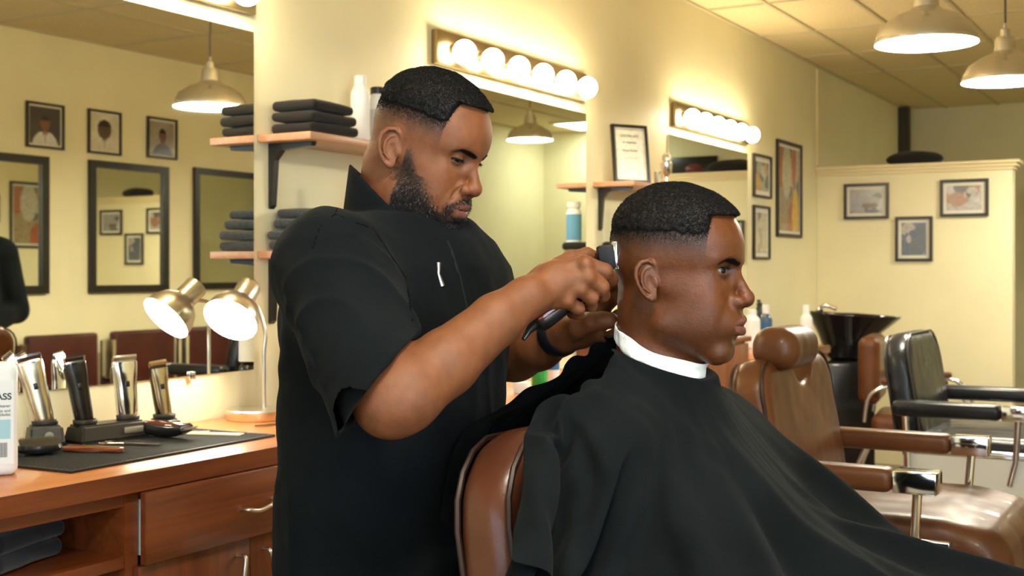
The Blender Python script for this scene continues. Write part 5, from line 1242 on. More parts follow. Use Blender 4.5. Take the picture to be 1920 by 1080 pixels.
def clientbody(p):
    c = n3((cx-.01, .70, .80)); d = ell(p, c, (.185, .125, .36)); d = smin(d, cap(p, (cx-.16, .70, 1.085), (cx+.14, .70, 1.085), .062, .062), .06)
    d = smin(d, cap(p, nc0, (nc0[0], nc0[1], 1.05), .058, .09), .05)
    for s in (-1, 1):
        sx = cx-.01+s*.195; el = (cx+s*(.28 if s < 0 else .27), .725, .940 if s < 0 else .92) ; hn = (cx+s*(.29 if s < 0 else .14), .52, .925 if s < 0 else .89)
        d = smin(d, cap(p, (sx, .70, 1.085), el, .055, .043), .03); d = smin(d, cap(p, el, hn, .042, .030), .02); d = smin(d, ell(p, (hn[0], hn[1]-.05, hn[2]-.005), (.040, .06, .02)), .02)
        hp = (cx+s*.10, .72, .84+.0); kn = (cx+s*.13, .26, .82); an = (cx+s*.13, .10, .36)
        d = smin(d, cap(p, (cx+s*.10, .66, .85), kn, .085, .060), .04); d = smin(d, cap(p, kn, an, .055, .040), .02); d = smin(d, cap(p, an, (an[0], an[1]-.16, an[2]-.03), .042, .035), .02)
    return d
Vt, Qt = surf(clientbody, n3((cx-.42, -.14, .26)), n3((cx+.42, .92, 1.22)), .008)
VC, QC, CC = join([(V1, Q1, C1), (Vt, Qt, skincol(Vt, HC))])
eC = empty('person', (0, 0, 0), 'seated client with a fresh fade haircut, looking ahead, covered by a black cape', 'person')
bodyC = qmesh('body', VC, QC, mskin2, eC, cols=CC)
add_hair(hdC, bodyC, V1, Q1, l1, rg1, mhair, mbeard); add_eyes(hdC, bodyC, (.62, 1, -.05))
# heights and positions of the draped cape, row by row in steps of 0.3 mm
CAPE_LO = (1.187, 0.070, 0.636)
CAPE = [1282,2245,1960,-6,-9,-3,-5,-10,-4,-5,-9,-4,-5,-10,-4,-4,-10,-5,-3,-11,-4,-3,-10,-4,-2,-11,-4,-2,-11,-5,-2,-11,-4,-1,-11,-5,0,-11,-4,0,-11,-4,1,-10,-5,2,-11,-4,1,-11,-5,3,-11,-4,3,-10,-4,3,-11,-4,4,-10,-5,5,-10,-4,5,-10,-4,5,-9,-4,6,-9,-3,6,-9,-4,7,-9,-3,7,-8,-4,8,-8,-3,8,-8,-3,8,-7,-3,9,-6,-3,9,-7,-2,9,-5,-3,9,-6,-2,10,-5,-2,10,-4,-1,10,-4,-2,11,-3,-1,10,-3,-2,11,-2,0,11,-2,-1,11,-2,-1,11,0,0,11,0,0,11,0,0,11,1,0,10,1,1,11,2,1,11,3,1,10,3,1,11,3,2,10,4,1,10,5,2,10,5,2,9,5,2,
9,6,3,9,7,2,9,7,3,8,7,3,8,7,3,7,9,3,7,8,4,7,9,3,6,9,4,6,9,4,5,10,4,5,9,4,4,10,4,4,11,4,3,10,4,3,11,4,2,10,5,2,11,4,1,11,5,0,11,4,1,11,4,-1,11,5,-1,11,4,-1,11,5,-3,10,4,-2,11,4,-3,11,5,-4,10,4,-4,10,4,-5,10,4,-5,10,4,-5,9,4,-6,9,3,-7,9,4,-7,8,3,-7,9,4,-8,7,3,-8,8,3,-8,7,3,-9,6,2,-9,6,3,-10,6,2,-9,5,2,-10,5,2,-10,4,2,-11,4,1,-10,3,2,-11,3,1,-10,2,1,-11,1,0,-11,1,1,-11,1,0,-11,0,0,-11,-1,0,-11,-1,-1,-11,-1,0,
-10,5,-1,0,-1,0,0,0,0,0,-2,1,0,-1,1,0,-1,1,-1,0,0,0,-1,0,-1,-1,0,0,0,1,0,-1,0,0,0,0,0,-1,0,0,0,0,0,-2,0,-1,-1,0,1,0,1,-1,0,0,1,-2,-1,0,0,0,0,-1,1,0,0,0,0,-1,0,1,-1,1,0,-1,-1,0,-1,0,0,-1,0,0,-1,1,0,-1,-1,0,0,0,0,-2,0,0,-1,1,0,-1,-1,0,-2,0,1,0,0,0,-1,-1,0,-2,-1,1,-1,1,0,-1,-1,2,-1,1,0,-1,-1,1,0,0,1,0,1,2,-1,-1,1,0,1,2,0,0,1,0,1,3,0,0,1,1,0,2,-1,0,2,1,0,1,1,0,1,1,1,2,0,-1,1,1,1,2,1,0,
1,1,-1,1,0,1,0,1,-1,1,1,0,1,2,1,1,0,0,0,2,-1,0,1,1,0,1,0,0,1,-1,0,1,0,-1,2,0,0,1,0,-1,0,0,-1,2,1,0,0,0,-1,2,-1,-1,1,0,0,0,0,0,1,0,-1,1,0,0,1,0,-1,0,0,0,1,0,0,1,0,0,1,1,-1,0,-1,0,1,0,0,1,1,0,0,0,-1,1,0,-1,1,0,0,0,1,0,1,-1,-1,1,1,0,-1,-1,-1,1,0,0,0,0,-2,0,0,0,1,0,-1,0,0,0,0,0,-1,1,0,-1,0,0,0,0,0,0,0,0,-1,0,-1,0,1,1,-1,0,-1,-1,2,1,0,1,-1,0,0,1,-1,1,0,0,2,-1,-1,1,1,0,1,-1,
-12,-2,-2,2,-1,0,1,-1,1,1,0,0,2,0,0,1,-1,1,0,-1,1,1,0,0,0,0,1,0,-1,0,0,0,0,0,-1,1,-1,0,0,0,-1,0,0,0,1,1,0,0,0,0,0,1,-1,-1,-1,1,1,1,0,0,0,-1,0,-1,-1,0,0,1,1,0,-1,-1,-1,0,1,0,0,0,-1,0,0,0,-1,0,-2,0,1,-1,-1,-1,0,0,0,-2,-2,-1,0,0,0,-1,-1,0,-1,-1,-1,0,-1,1,1,-1,-1,0,-1,-1,1,-1,-1,1,-1,0,2,-1,0,1,-1,0,2,-1,-1,2,-1,2,2,-1,-1,2,0,1,3,-1,1,1,0,0,3,-1,1,1,0,1,2,-1,0,2,0,0,2,0,0,1,1,1,1,0,-1,1,1,0,
2,0,1,0,2,-1,1,1,1,1,2,0,-1,1,-1,0,2,0,0,2,1,-1,1,0,0,2,-1,-2,2,1,-1,1,0,-1,1,0,-2,1,0,-1,1,0,-1,0,-1,-3,1,0,0,0,0,-1,0,0,-2,1,-1,0,0,0,-1,1,1,-1,0,-1,1,1,1,-1,0,-1,1,1,1,-1,-1,-1,0,1,1,0,0,0,0,0,0,0,1,0,0,0,0,0,0,0,-1,1,-1,0,-1,1,1,1,-1,-1,0,0,0,0,0,-1,0,0,1,1,-1,0,-1,1,0,1,-1,0,-1,1,-1,0,0,1,0,0,-1,1,-1,0,0,1,0,1,0,0,0,0,0,2,1,1,0,0,0,2,0,0,2,0,1,3,0,0,2,1,0,3,-1,0,2,1,
-21,-10,-2,2,2,0,2,2,-1,2,1,-2,2,1,-1,1,2,-1,2,1,-1,0,-1,-1,1,0,-1,0,0,0,1,0,-1,0,-1,0,0,0,0,1,0,-1,-1,-1,0,0,0,-1,0,0,0,0,0,0,0,0,0,0,-1,-1,0,1,0,0,0,0,-1,-1,0,-1,1,0,0,-1,0,0,0,0,0,0,0,-1,1,0,0,0,0,0,-1,1,-1,1,-1,1,0,0,-1,0,0,1,0,0,0,-1,0,1,0,0,0,0,0,1,-1,-1,2,-1,1,1,0,-1,1,-1,0,3,-1,0,1,0,0,2,-1,-1,2,-1,0,1,-1,0,2,0,-1,2,0,0,0,-1,0,1,0,-1,1,0,2,1,-1,0,1,0,0,1,-1,0,1,1,1,0,0,0,
0,1,0,1,1,1,1,1,-1,0,1,0,1,2,1,0,1,0,0,1,0,0,2,-1,-1,1,1,0,1,0,-1,1,0,0,1,0,0,1,0,-1,1,0,-1,1,0,0,0,0,-1,1,1,0,0,0,0,1,0,-1,0,1,-1,0,-1,0,0,1,-1,1,0,0,0,1,-1,0,0,0,2,0,0,-1,0,-1,1,0,-1,0,0,0,1,0,-1,-1,0,0,0,-1,-1,0,1,0,1,-1,-1,-1,0,0,0,0,0,0,0,0,0,0,0,-1,1,0,1,0,0,-1,0,0,1,-1,1,-1,1,0,0,0,0,-1,1,1,0,0,0,0,1,0,0,-1,1,0,1,0,0,0,1,-1,1,0,0,-1,0,-1,1,0,-1,-1,2,-1,1,0,0,-1,
-18,-20,-2,0,4,-3,1,3,-2,0,4,-1,0,3,-1,1,2,-2,1,2,-2,1,2,0,1,1,-2,1,0,-2,0,0,0,1,1,-2,1,0,-1,-1,-1,0,1,0,-1,-1,0,-1,0,-1,-1,-1,0,1,0,-1,-1,-1,0,0,0,0,-1,0,-1,0,0,0,-1,0,-2,0,0,0,-1,-1,0,0,0,-1,0,1,-1,-1,1,-1,0,1,0,-1,1,-1,1,1,0,0,2,-1,0,1,-1,0,2,0,0,1,0,-1,1,0,1,1,0,1,0,0,0,0,-1,0,1,1,-1,0,0,0,1,-1,0,-1,1,-1,0,1,-1,1,0,-1,-1,1,-1,0,0,-1,0,1,-1,1,1,1,0,0,-1,0,2,0,0,0,0,0,1,1,1,0,0,1,1,1,
1,1,0,2,-1,0,1,1,1,1,-1,1,1,0,0,2,0,0,1,0,1,2,0,1,1,0,0,2,1,1,1,1,0,1,1,1,0,1,0,1,1,1,1,1,0,1,1,1,-1,1,-1,0,2,1,0,0,1,-1,2,0,0,0,1,0,1,0,-1,1,0,-1,1,0,-1,1,0,-2,-1,1,-1,2,0,0,0,0,-1,1,0,-2,-1,0,0,1,0,-2,1,0,0,0,0,-1,-1,1,-1,0,0,-1,1,0,0,0,1,-1,-1,0,0,0,0,-1,0,0,0,0,1,0,-1,0,0,0,0,0,0,1,1,0,0,0,0,1,1,-1,0,1,-1,0,0,-2,0,1,-1,0,0,-3,-1,0,-2,0,1,-4,-1,0,-3,0,0,-3,-2,0,-5,-1,
-16,-19,-7,1,3,0,-1,2,-1,1,2,-1,0,2,-1,0,1,0,0,1,0,0,0,-1,0,1,0,1,2,0,1,0,-2,0,1,-1,1,0,-1,1,0,-1,1,1,-1,0,-1,0,0,0,-1,0,-1,-1,-1,0,-1,0,-1,0,-1,-1,0,-1,0,-1,1,-1,-1,-1,0,-1,0,-1,-1,1,-1,0,1,-1,-2,0,-1,0,1,-1,-1,1,0,0,2,-1,-1,1,-1,0,0,0,-1,2,0,0,0,0,0,1,-1,0,0,0,-1,1,0,-1,0,0,0,0,1,-1,0,-1,0,-1,1,0,0,1,-1,0,-1,0,0,0,0,0,1,0,0,-1,0,0,1,0,2,0,0,0,0,0,1,2,0,1,0,0,1,0,1,1,1,0,2,0,1,1,0,0,
2,0,1,1,0,1,1,0,1,2,0,1,2,0,0,1,0,2,2,1,-1,1,0,1,2,1,1,1,1,0,1,1,0,0,2,0,2,1,1,0,1,0,1,2,2,0,2,0,1,2,1,-1,1,1,0,2,0,0,0,1,0,2,0,-2,1,0,-1,1,1,-2,1,0,-1,0,-1,-1,2,0,-1,0,0,-2,0,0,-2,0,-1,0,1,1,-2,0,0,0,0,1,-1,0,0,-2,1,0,0,0,1,-1,-1,0,-1,0,0,0,1,0,-1,-1,1,-1,0,0,0,0,0,0,0,1,0,0,0,0,0,0,0,0,1,1,-1,-1,0,0,1,0,-1,1,1,0,0,0,-1,0,0,0,1,2,-2,1,0,0,-1,1,0,1,0,-2,1,1,1,1,
-18,2,-8,0,-2,-1,1,-1,-1,0,-2,0,1,-2,-1,-1,-2,0,0,-1,0,0,0,0,0,-1,0,0,-1,0,-1,0,1,1,-1,0,0,0,-1,0,0,-1,1,0,-1,1,0,-1,0,0,-1,0,0,-2,1,-1,0,-1,0,-1,0,0,-1,1,-1,-1,-1,0,-1,1,0,-1,0,0,-1,0,-1,-1,-1,0,0,1,0,-1,1,1,-1,0,-1,0,0,0,0,0,0,-2,1,0,1,0,0,-2,1,0,-1,0,1,0,1,0,-1,0,0,0,1,-1,-1,1,0,0,1,1,-1,1,-1,-1,1,-1,0,1,0,0,2,-1,0,1,-1,0,2,0,0,3,-1,0,1,1,0,2,-1,0,1,0,0,2,0,1,2,0,1,2,0,1,0,0,0,3,0,2,
0,0,1,1,1,1,2,0,1,1,1,1,1,1,1,1,1,0,2,0,2,1,1,0,0,2,0,0,1,0,1,2,1,1,0,0,0,2,1,2,2,2,-1,1,-1,-1,2,1,0,1,1,1,1,0,0,2,1,-1,2,0,-2,1,0,0,2,0,-2,1,-1,0,1,0,-1,2,1,-2,0,-1,-3,1,-1,-1,1,0,-2,0,0,-2,0,0,0,1,0,-2,-1,0,-1,1,1,0,-1,0,-2,0,0,-1,0,0,0,0,0,-1,0,1,0,1,0,0,-1,0,0,0,1,0,1,0,0,0,1,0,-1,0,-1,-1,-1,-1,0,1,0,0,0,0,1,1,0,0,1,0,1,2,0,1,1,-1,2,2,0,1,3,0,2,2,1,4,4,0,2,3,
-11,13,-18,-2,-4,1,-1,-3,1,-1,-3,1,-1,-3,0,0,-1,0,-1,-3,0,0,-2,0,-1,-1,1,-1,-2,0,0,-1,1,-1,-1,0,0,-1,1,-1,-1,1,1,-1,-2,1,0,-1,0,-1,0,1,0,-1,0,1,-1,0,-1,-1,0,0,-1,0,0,-1,0,0,-1,1,0,-2,1,1,-1,-1,0,-1,1,-1,0,0,0,-1,0,0,-1,0,1,-2,0,-1,0,1,0,0,0,-1,-1,1,1,0,1,1,-1,0,-2,-1,2,0,0,1,0,0,1,1,-1,1,0,-1,2,-1,0,2,0,-1,1,0,-1,2,-1,0,1,0,0,2,-1,-1,2,0,0,1,1,0,2,-1,-1,1,0,1,2,0,0,1,0,0,2,0,0,1,0,1,2,1,1,1,0,1,
2,1,1,1,2,0,1,0,2,1,1,0,2,0,2,1,0,1,1,0,1,1,0,3,1,0,1,1,1,1,0,0,1,1,1,2,1,1,1,1,0,1,-1,2,0,0,2,0,0,2,1,0,2,1,0,2,0,-1,3,-1,-1,2,0,-2,2,-1,0,1,0,-2,2,0,-1,2,-1,-2,1,0,-1,0,-1,-2,1,0,-1,1,-1,-1,0,0,-2,0,0,-1,1,0,-1,-1,0,-1,1,0,-2,-1,0,0,0,1,-2,0,0,0,0,1,0,0,0,0,0,0,-1,0,0,0,0,1,-1,0,0,-1,0,0,0,0,1,-1,0,0,-1,0,0,0,0,1,-2,1,0,0,1,2,0,0,1,0,1,1,0,1,2,0,2,2,0,2,3,0,2,3,
-5,9,-25,-4,-2,3,-2,-3,3,-3,-2,3,-2,-2,1,-1,-2,1,-1,0,0,0,-2,0,0,-1,-1,-1,-1,1,-1,-1,-1,0,-1,1,-1,-2,0,-1,0,0,0,-1,0,1,-1,0,0,-1,-1,1,0,-1,0,-2,-1,0,0,0,1,-1,-1,0,0,-1,1,0,-2,0,0,-1,0,0,-1,1,0,-1,-1,0,-1,0,0,-2,1,0,-1,1,0,0,0,0,-1,0,-1,0,0,0,0,2,0,-1,1,-1,-1,2,1,0,1,-1,-1,1,0,-1,1,-2,1,3,1,-1,1,0,-1,1,0,-1,2,1,0,1,-1,-1,2,0,-1,1,0,0,1,-1,0,1,1,-1,1,1,0,2,0,-1,1,0,0,2,0,0,1,1,1,1,1,0,2,0,1,2,0,1,
1,1,0,1,0,1,1,2,0,2,0,2,1,-1,1,1,1,2,1,-1,2,3,0,2,1,0,2,0,0,2,1,1,2,1,1,2,1,0,2,1,2,2,1,1,1,0,2,1,-1,1,-1,0,3,1,0,2,0,-1,2,0,-1,2,-1,-1,2,0,-2,2,-1,-1,2,0,-1,1,0,-1,2,-1,-2,1,-1,-1,0,-1,-2,1,0,-1,1,-1,-1,0,0,-1,0,1,0,1,0,-2,0,0,0,0,-1,-2,0,0,0,0,1,-1,0,0,-1,0,0,-1,0,1,0,0,1,-1,0,0,-1,0,0,0,0,0,-2,-1,-1,-1,0,0,0,0,1,-2,0,0,0,0,1,0,0,0,-1,2,1,0,0,0,0,0,0,0,0,2,-1,1,1,0,1,2,
-8,8,-21,-3,-2,4,-3,-2,2,-3,-1,2,-2,-2,2,-1,-2,0,-1,-1,0,-1,-1,-1,0,-1,0,-1,0,-1,0,-1,0,0,-1,0,-1,-1,0,0,-1,1,1,-1,-1,0,-1,0,1,-1,0,1,-1,-1,0,-1,0,1,-1,-1,0,-1,-1,0,-1,-1,0,-1,-1,2,1,-3,0,-1,-1,0,-1,-1,0,0,-1,0,0,-1,1,0,-2,0,0,-1,1,-1,-1,0,1,0,1,-2,-1,0,0,-1,1,0,0,1,-1,-1,1,0,0,2,0,0,1,-1,0,1,-1,-1,2,0,-1,2,1,-1,2,-1,0,1,0,0,2,1,-1,1,0,0,2,0,-1,2,1,-1,1,1,-1,2,1,1,1,1,-1,1,1,0,2,0,0,2,0,0,1,1,1,2,0,1,
1,1,1,1,1,0,2,0,1,1,0,2,1,1,2,1,-1,1,2,1,2,1,0,2,1,0,2,2,1,2,1,0,2,0,1,2,1,0,2,2,1,2,0,2,2,-1,1,0,1,2,1,0,2,0,0,1,1,0,2,0,-2,3,0,-1,2,0,-1,2,-1,0,1,0,-2,1,0,-2,1,-1,-1,1,0,-3,2,-2,-1,0,-1,-2,1,0,-1,1,0,-1,1,-1,-1,1,1,-1,0,0,-1,1,1,-1,0,0,-1,0,-1,-1,0,0,0,0,2,-1,0,0,-2,0,-1,0,0,1,-1,0,1,-1,0,0,-1,-1,0,0,-1,-1,-1,-1,0,0,1,0,0,0,0,-1,0,-1,0,0,1,-1,-1,-1,-1,0,0,0,0,0,-1,1,0,-1,0,0,
-14,3,-17,-2,0,1,-2,0,3,-2,-1,1,-1,-1,0,-1,-1,0,-1,-1,1,0,-1,-1,-1,-1,-1,0,-2,0,0,-1,0,-1,-1,0,0,0,0,-1,-1,1,2,0,-1,0,-1,-1,1,0,0,0,-1,0,2,0,-1,0,-1,-1,0,-1,0,0,-2,0,1,-1,-1,1,-1,-1,1,-2,-2,0,0,-1,0,-1,-1,1,-1,0,1,1,-2,1,-1,-1,0,0,-1,1,-1,-1,0,-1,0,1,0,-1,1,0,-2,1,-1,0,1,-1,0,0,-1,-1,2,-1,0,1,0,0,1,0,0,2,0,-1,1,1,-2,2,0,-1,1,0,-1,2,1,-1,2,0,0,1,2,-1,2,1,0,2,0,-1,2,1,-1,1,1,1,2,0,1,1,2,-1,2,0,0,1,0,2,
2,0,0,1,1,1,1,0,2,1,1,0,2,0,2,2,1,2,0,0,2,2,0,3,2,1,2,1,0,2,0,1,2,2,0,1,1,2,3,1,0,2,1,1,1,0,2,1,0,2,1,1,2,1,-1,3,1,0,2,1,0,1,-1,-2,2,0,-1,1,0,-2,2,0,-1,2,-1,-1,1,0,-3,2,-2,-3,0,-1,-2,1,-1,-1,1,-1,-2,1,0,-1,1,0,-1,1,1,0,1,1,-2,0,0,-1,1,0,-1,0,1,-1,0,0,-1,1,-1,-2,-1,-1,0,-1,1,-2,0,0,0,0,0,-2,-1,0,0,0,0,-1,-1,0,0,1,0,1,0,0,-1,-1,0,-1,0,0,0,-1,-1,-1,-1,0,-1,-2,-2,-2,-2,-2,-1,-2,-1,-1,-2,-2,
-17,-2,-19,-1,2,3,-2,1,2,-1,1,1,-1,0,1,0,0,0,-1,-2,0,0,-1,-1,0,-2,0,-1,-1,0,-1,-1,0,0,-1,-1,0,-1,0,-1,0,-1,0,-1,0,1,1,-1,0,-1,-1,2,0,0,0,-1,-1,0,0,1,1,-1,-1,0,-1,0,1,-2,0,1,-2,0,0,0,0,1,-2,0,0,-2,0,1,-1,-1,1,-1,-1,1,0,-3,0,0,0,1,-1,-2,2,0,-1,0,-1,-1,2,-1,0,0,-1,-1,1,-1,-1,2,-1,0,0,-2,0,1,0,0,2,0,-2,1,0,-1,1,0,0,2,0,0,2,2,-2,2,0,-1,1,0,0,2,2,-3,2,1,-1,2,1,0,2,2,0,2,0,-1,1,0,1,2,1,0,1,1,1,2,1,0,
2,0,2,1,1,0,0,1,0,2,0,3,1,0,1,1,2,2,2,0,1,2,0,2,1,0,2,1,0,3,1,1,2,1,1,3,2,0,1,1,2,3,1,1,2,0,2,0,0,3,1,0,1,2,0,2,0,0,2,0,-2,2,1,-1,2,-1,-2,2,0,-1,2,-1,-1,1,0,-3,2,-2,-2,1,0,-2,1,-2,-2,1,0,-2,1,0,0,1,0,-1,1,1,-1,1,0,-1,1,1,-1,0,0,-1,0,-1,-1,0,0,0,0,0,-2,0,0,-1,0,0,-2,-1,-2,-2,0,0,-1,0,0,-1,0,0,-1,-2,0,-1,0,0,-1,0,0,-1,0,1,0,-1,0,0,0,1,-1,0,0,-1,-3,-1,0,-3,-1,-1,-2,-2,-2,-4,-2,-1,-3,-3,
-18,5,-11,-2,0,1,-1,1,0,0,-1,1,-1,0,1,-1,-1,-1,0,-1,0,0,-2,1,0,-1,-1,0,-2,0,0,-1,-1,0,-1,-1,-2,-1,0,0,-1,-1,-1,-1,-1,1,-1,-1,1,0,-1,0,-1,-2,0,0,0,1,-1,-2,0,0,0,0,-1,0,1,0,0,1,-1,-1,1,-2,1,-1,-2,1,1,-2,1,0,-3,0,1,0,-2,2,-1,-1,2,-1,-3,0,-1,-1,1,0,-1,2,-1,-2,1,0,-2,1,0,0,0,-1,0,1,-2,0,0,0,0,2,-2,0,0,-1,0,2,0,-1,2,0,-1,2,-1,-1,2,1,-1,2,1,-2,3,0,0,2,3,-2,2,2,-2,1,0,-1,2,2,0,3,1,0,2,0,0,1,1,1,2,1,0,1,0,1,
1,1,1,1,1,1,2,1,1,1,1,0,1,1,2,1,0,0,1,1,2,1,0,2,2,1,3,2,0,2,1,1,1,0,0,3,1,1,3,2,0,3,0,2,1,0,2,1,0,1,2,1,3,0,-1,2,0,0,2,1,-1,2,0,-2,2,-1,-2,2,-1,-1,1,0,-3,2,-2,-1,1,0,-1,1,-1,-3,1,-1,-1,1,0,-1,1,0,-1,1,1,-1,1,1,0,1,1,0,1,1,-1,1,0,-2,-1,0,-1,1,-1,-2,-1,0,-1,0,0,-1,0,-1,-2,0,0,-1,-1,-1,-2,1,1,-1,-1,0,-3,0,-1,-1,-1,0,-1,-1,0,-1,0,0,-1,0,0,0,-1,1,-1,0,1,0,0,0,-1,-1,0,0,-1,2,0,0,0,-1,1,1,
-23,12,3,2,-1,-5,0,-2,-2,0,-1,-3,-1,-2,-1,1,-2,1,-1,-2,0,1,-1,-1,-1,-2,1,-1,0,0,0,-2,0,-1,-1,0,0,-1,-1,0,-3,0,-1,-1,0,-1,-2,-1,1,-1,-2,1,0,-2,0,-1,-2,1,1,-1,0,-1,-2,-1,0,0,1,0,-2,1,0,-1,0,-1,0,1,-1,0,0,-2,0,0,-1,1,3,-2,-1,1,-1,-1,2,-1,-1,1,-1,-1,1,0,-3,1,0,-1,1,0,-1,1,-2,-1,1,-1,1,0,-1,-1,1,-2,1,0,-2,1,2,0,-1,2,0,0,2,-1,-1,2,0,-1,1,0,-2,3,0,-1,1,0,-1,2,2,-2,2,1,-1,3,2,-1,2,1,-1,1,1,1,3,1,0,1,1,-1,1,1,0,2,1,1,
2,0,1,1,3,0,0,1,1,1,0,1,2,0,1,1,1,2,1,1,1,2,1,2,1,0,2,1,1,2,1,0,3,1,1,2,2,1,3,1,0,3,2,2,2,-1,2,2,0,2,0,0,2,1,-1,2,0,0,2,0,-1,2,-1,-2,2,-2,-2,1,-1,-1,2,-1,-3,1,-1,-1,1,-1,-3,1,-2,-2,1,0,-2,1,-1,0,1,2,0,1,1,-1,2,2,0,1,1,0,2,2,-1,0,0,-1,1,1,-2,-1,1,-2,1,-1,-1,0,0,-2,0,0,-2,0,-1,-2,0,0,-1,-1,0,-2,1,0,-1,-1,-1,-2,-1,0,-1,-1,-1,-1,0,1,0,-1,-1,-2,0,0,0,1,3,-1,-2,0,0,1,2,0,2,3,2,3,5,1,3,5,
-28,7,5,3,-1,-4,2,0,-5,1,-1,-3,0,0,0,0,-1,-1,-1,-1,0,-1,-2,0,0,-1,0,-1,-2,1,-1,-2,0,1,-2,-1,-1,-2,1,0,-1,0,-1,-2,0,1,-1,0,1,-1,-2,0,-1,-1,0,0,-1,1,0,-3,1,1,-2,-1,-1,-1,0,0,-3,1,1,-2,1,1,-2,1,-1,-1,0,0,0,0,-2,1,1,0,0,2,0,-1,1,0,-1,2,-1,-1,1,-1,-2,2,-2,0,2,-1,-2,1,-1,0,1,-4,0,0,-2,2,1,-2,0,1,-2,0,1,-1,0,1,0,-2,2,-2,0,1,0,-1,3,0,-1,1,1,-1,2,0,-2,2,1,-1,2,1,-1,2,2,-1,2,0,0,2,0,0,1,1,0,2,3,0,1,1,0,1,1,0,
2,0,2,0,1,0,2,1,0,1,2,1,2,1,1,1,2,0,2,1,2,1,0,2,2,0,2,1,1,3,1,0,2,2,1,3,1,1,3,2,2,2,1,1,4,0,2,0,0,2,1,-1,2,0,0,2,0,0,2,1,-1,3,-1,-3,0,-2,-2,2,-2,-2,0,-2,-3,1,-2,-1,0,-1,-3,1,-1,-3,0,-2,-1,2,0,0,2,1,0,3,2,1,1,2,1,2,3,0,1,2,-1,2,2,-2,0,1,-1,1,0,-1,0,1,-3,0,-1,-2,0,0,-2,0,0,-1,0,-1,-2,0,-1,-2,0,0,-2,-1,0,-2,-1,-2,-1,-1,0,-1,-1,0,-2,0,0,0,-1,1,-1,1,1,0,0,1,0,0,2,1,2,3,1,2,2,2,3,5,
-27,5,-3,2,0,-4,1,0,-1,1,0,0,-1,0,1,-1,-2,1,0,-1,1,0,-1,0,-1,-2,-1,-1,-1,-1,-1,-2,-1,-1,-2,0,0,-2,-1,-1,-1,0,1,-2,0,0,-1,-2,1,-1,0,1,0,-1,1,0,-1,0,-1,-1,1,0,-2,1,1,-3,0,0,-1,1,1,-3,1,-1,-3,0,1,-1,0,-1,1,0,0,0,1,0,-1,1,0,0,1,0,0,0,-1,-1,3,0,-1,1,-1,-2,3,-2,-1,2,-3,0,0,-3,1,2,-3,0,0,-4,2,1,-3,0,2,0,-2,2,-1,-1,1,0,-1,2,0,-1,1,-1,-1,1,0,0,3,0,0,1,0,-1,2,2,-1,1,1,-1,2,1,0,2,1,-1,2,1,1,1,2,-1,2,1,0,1,1,0,
2,-1,2,1,1,0,1,2,1,1,2,0,3,1,1,1,2,1,2,2,1,2,2,1,3,0,4,1,1,1,1,1,3,1,1,2,1,1,2,1,1,3,2,1,3,-1,2,1,0,2,1,1,2,2,-2,2,-1,1,2,1,-2,1,-2,-4,1,-3,-2,0,-1,-2,1,-2,-2,-1,-2,-1,2,0,-2,1,-2,-2,2,-1,0,1,2,0,3,1,0,1,2,1,2,2,0,2,2,0,2,3,0,0,1,-2,1,0,-2,0,0,-2,1,-1,-2,0,0,-2,0,-1,-2,0,-1,-3,0,1,-2,1,0,-1,-1,0,-2,0,-1,-2,-2,-1,-3,-1,-1,-1,0,0,-2,-1,0,-1,0,0,-1,1,2,0,-1,-1,0,-1,0,1,1,1,0,1,3,2,2,2,
-21,11,-11,0,-3,0,-1,-2,1,0,-3,2,-2,-1,4,0,-1,2,-1,0,1,0,-1,-1,-1,0,-1,-2,-2,-2,-1,-1,-2,-1,-1,-1,-2,-2,-1,1,-2,-2,-1,-1,-1,1,-2,-1,2,-1,-2,2,-1,-1,0,-1,0,2,1,-2,1,-1,-1,-1,0,0,0,0,-2,2,0,-3,0,0,-1,2,-1,-2,0,-1,0,1,-1,0,0,-1,1,1,0,0,0,-1,-1,1,0,0,1,0,-2,1,-1,-1,1,0,-2,1,-2,-1,1,-4,2,1,-2,1,2,-3,-1,1,-3,1,2,0,-1,2,0,-2,3,-1,-1,1,-1,0,2,0,0,2,-1,-1,0,1,-1,3,0,0,1,1,-1,3,1,0,1,1,-1,2,2,1,2,2,-2,0,1,-1,1,1,0,2,0,1,
2,0,1,2,1,2,1,1,-1,2,2,1,1,3,0,3,2,1,1,2,1,3,1,3,2,1,2,1,1,2,2,1,3,0,1,1,1,1,3,2,1,2,1,2,3,0,2,1,0,2,1,0,1,1,-1,3,0,0,1,0,-3,1,-1,-2,1,-2,-3,0,-3,-2,0,-1,-3,0,-3,0,1,0,-1,2,1,-1,2,0,0,3,1,1,1,2,0,1,2,0,1,2,0,1,2,1,3,2,-2,2,1,-2,0,-1,-2,1,0,-3,-1,-1,-2,0,-2,-1,1,0,-3,-1,-2,-2,1,0,-1,0,1,-3,1,1,-2,-1,-1,-2,-1,-1,-1,-1,0,-2,0,-1,-1,-2,1,-2,0,-1,-1,1,1,-2,-2,1,-1,-1,0,-1,0,0,1,-1,-1,1,0,1,
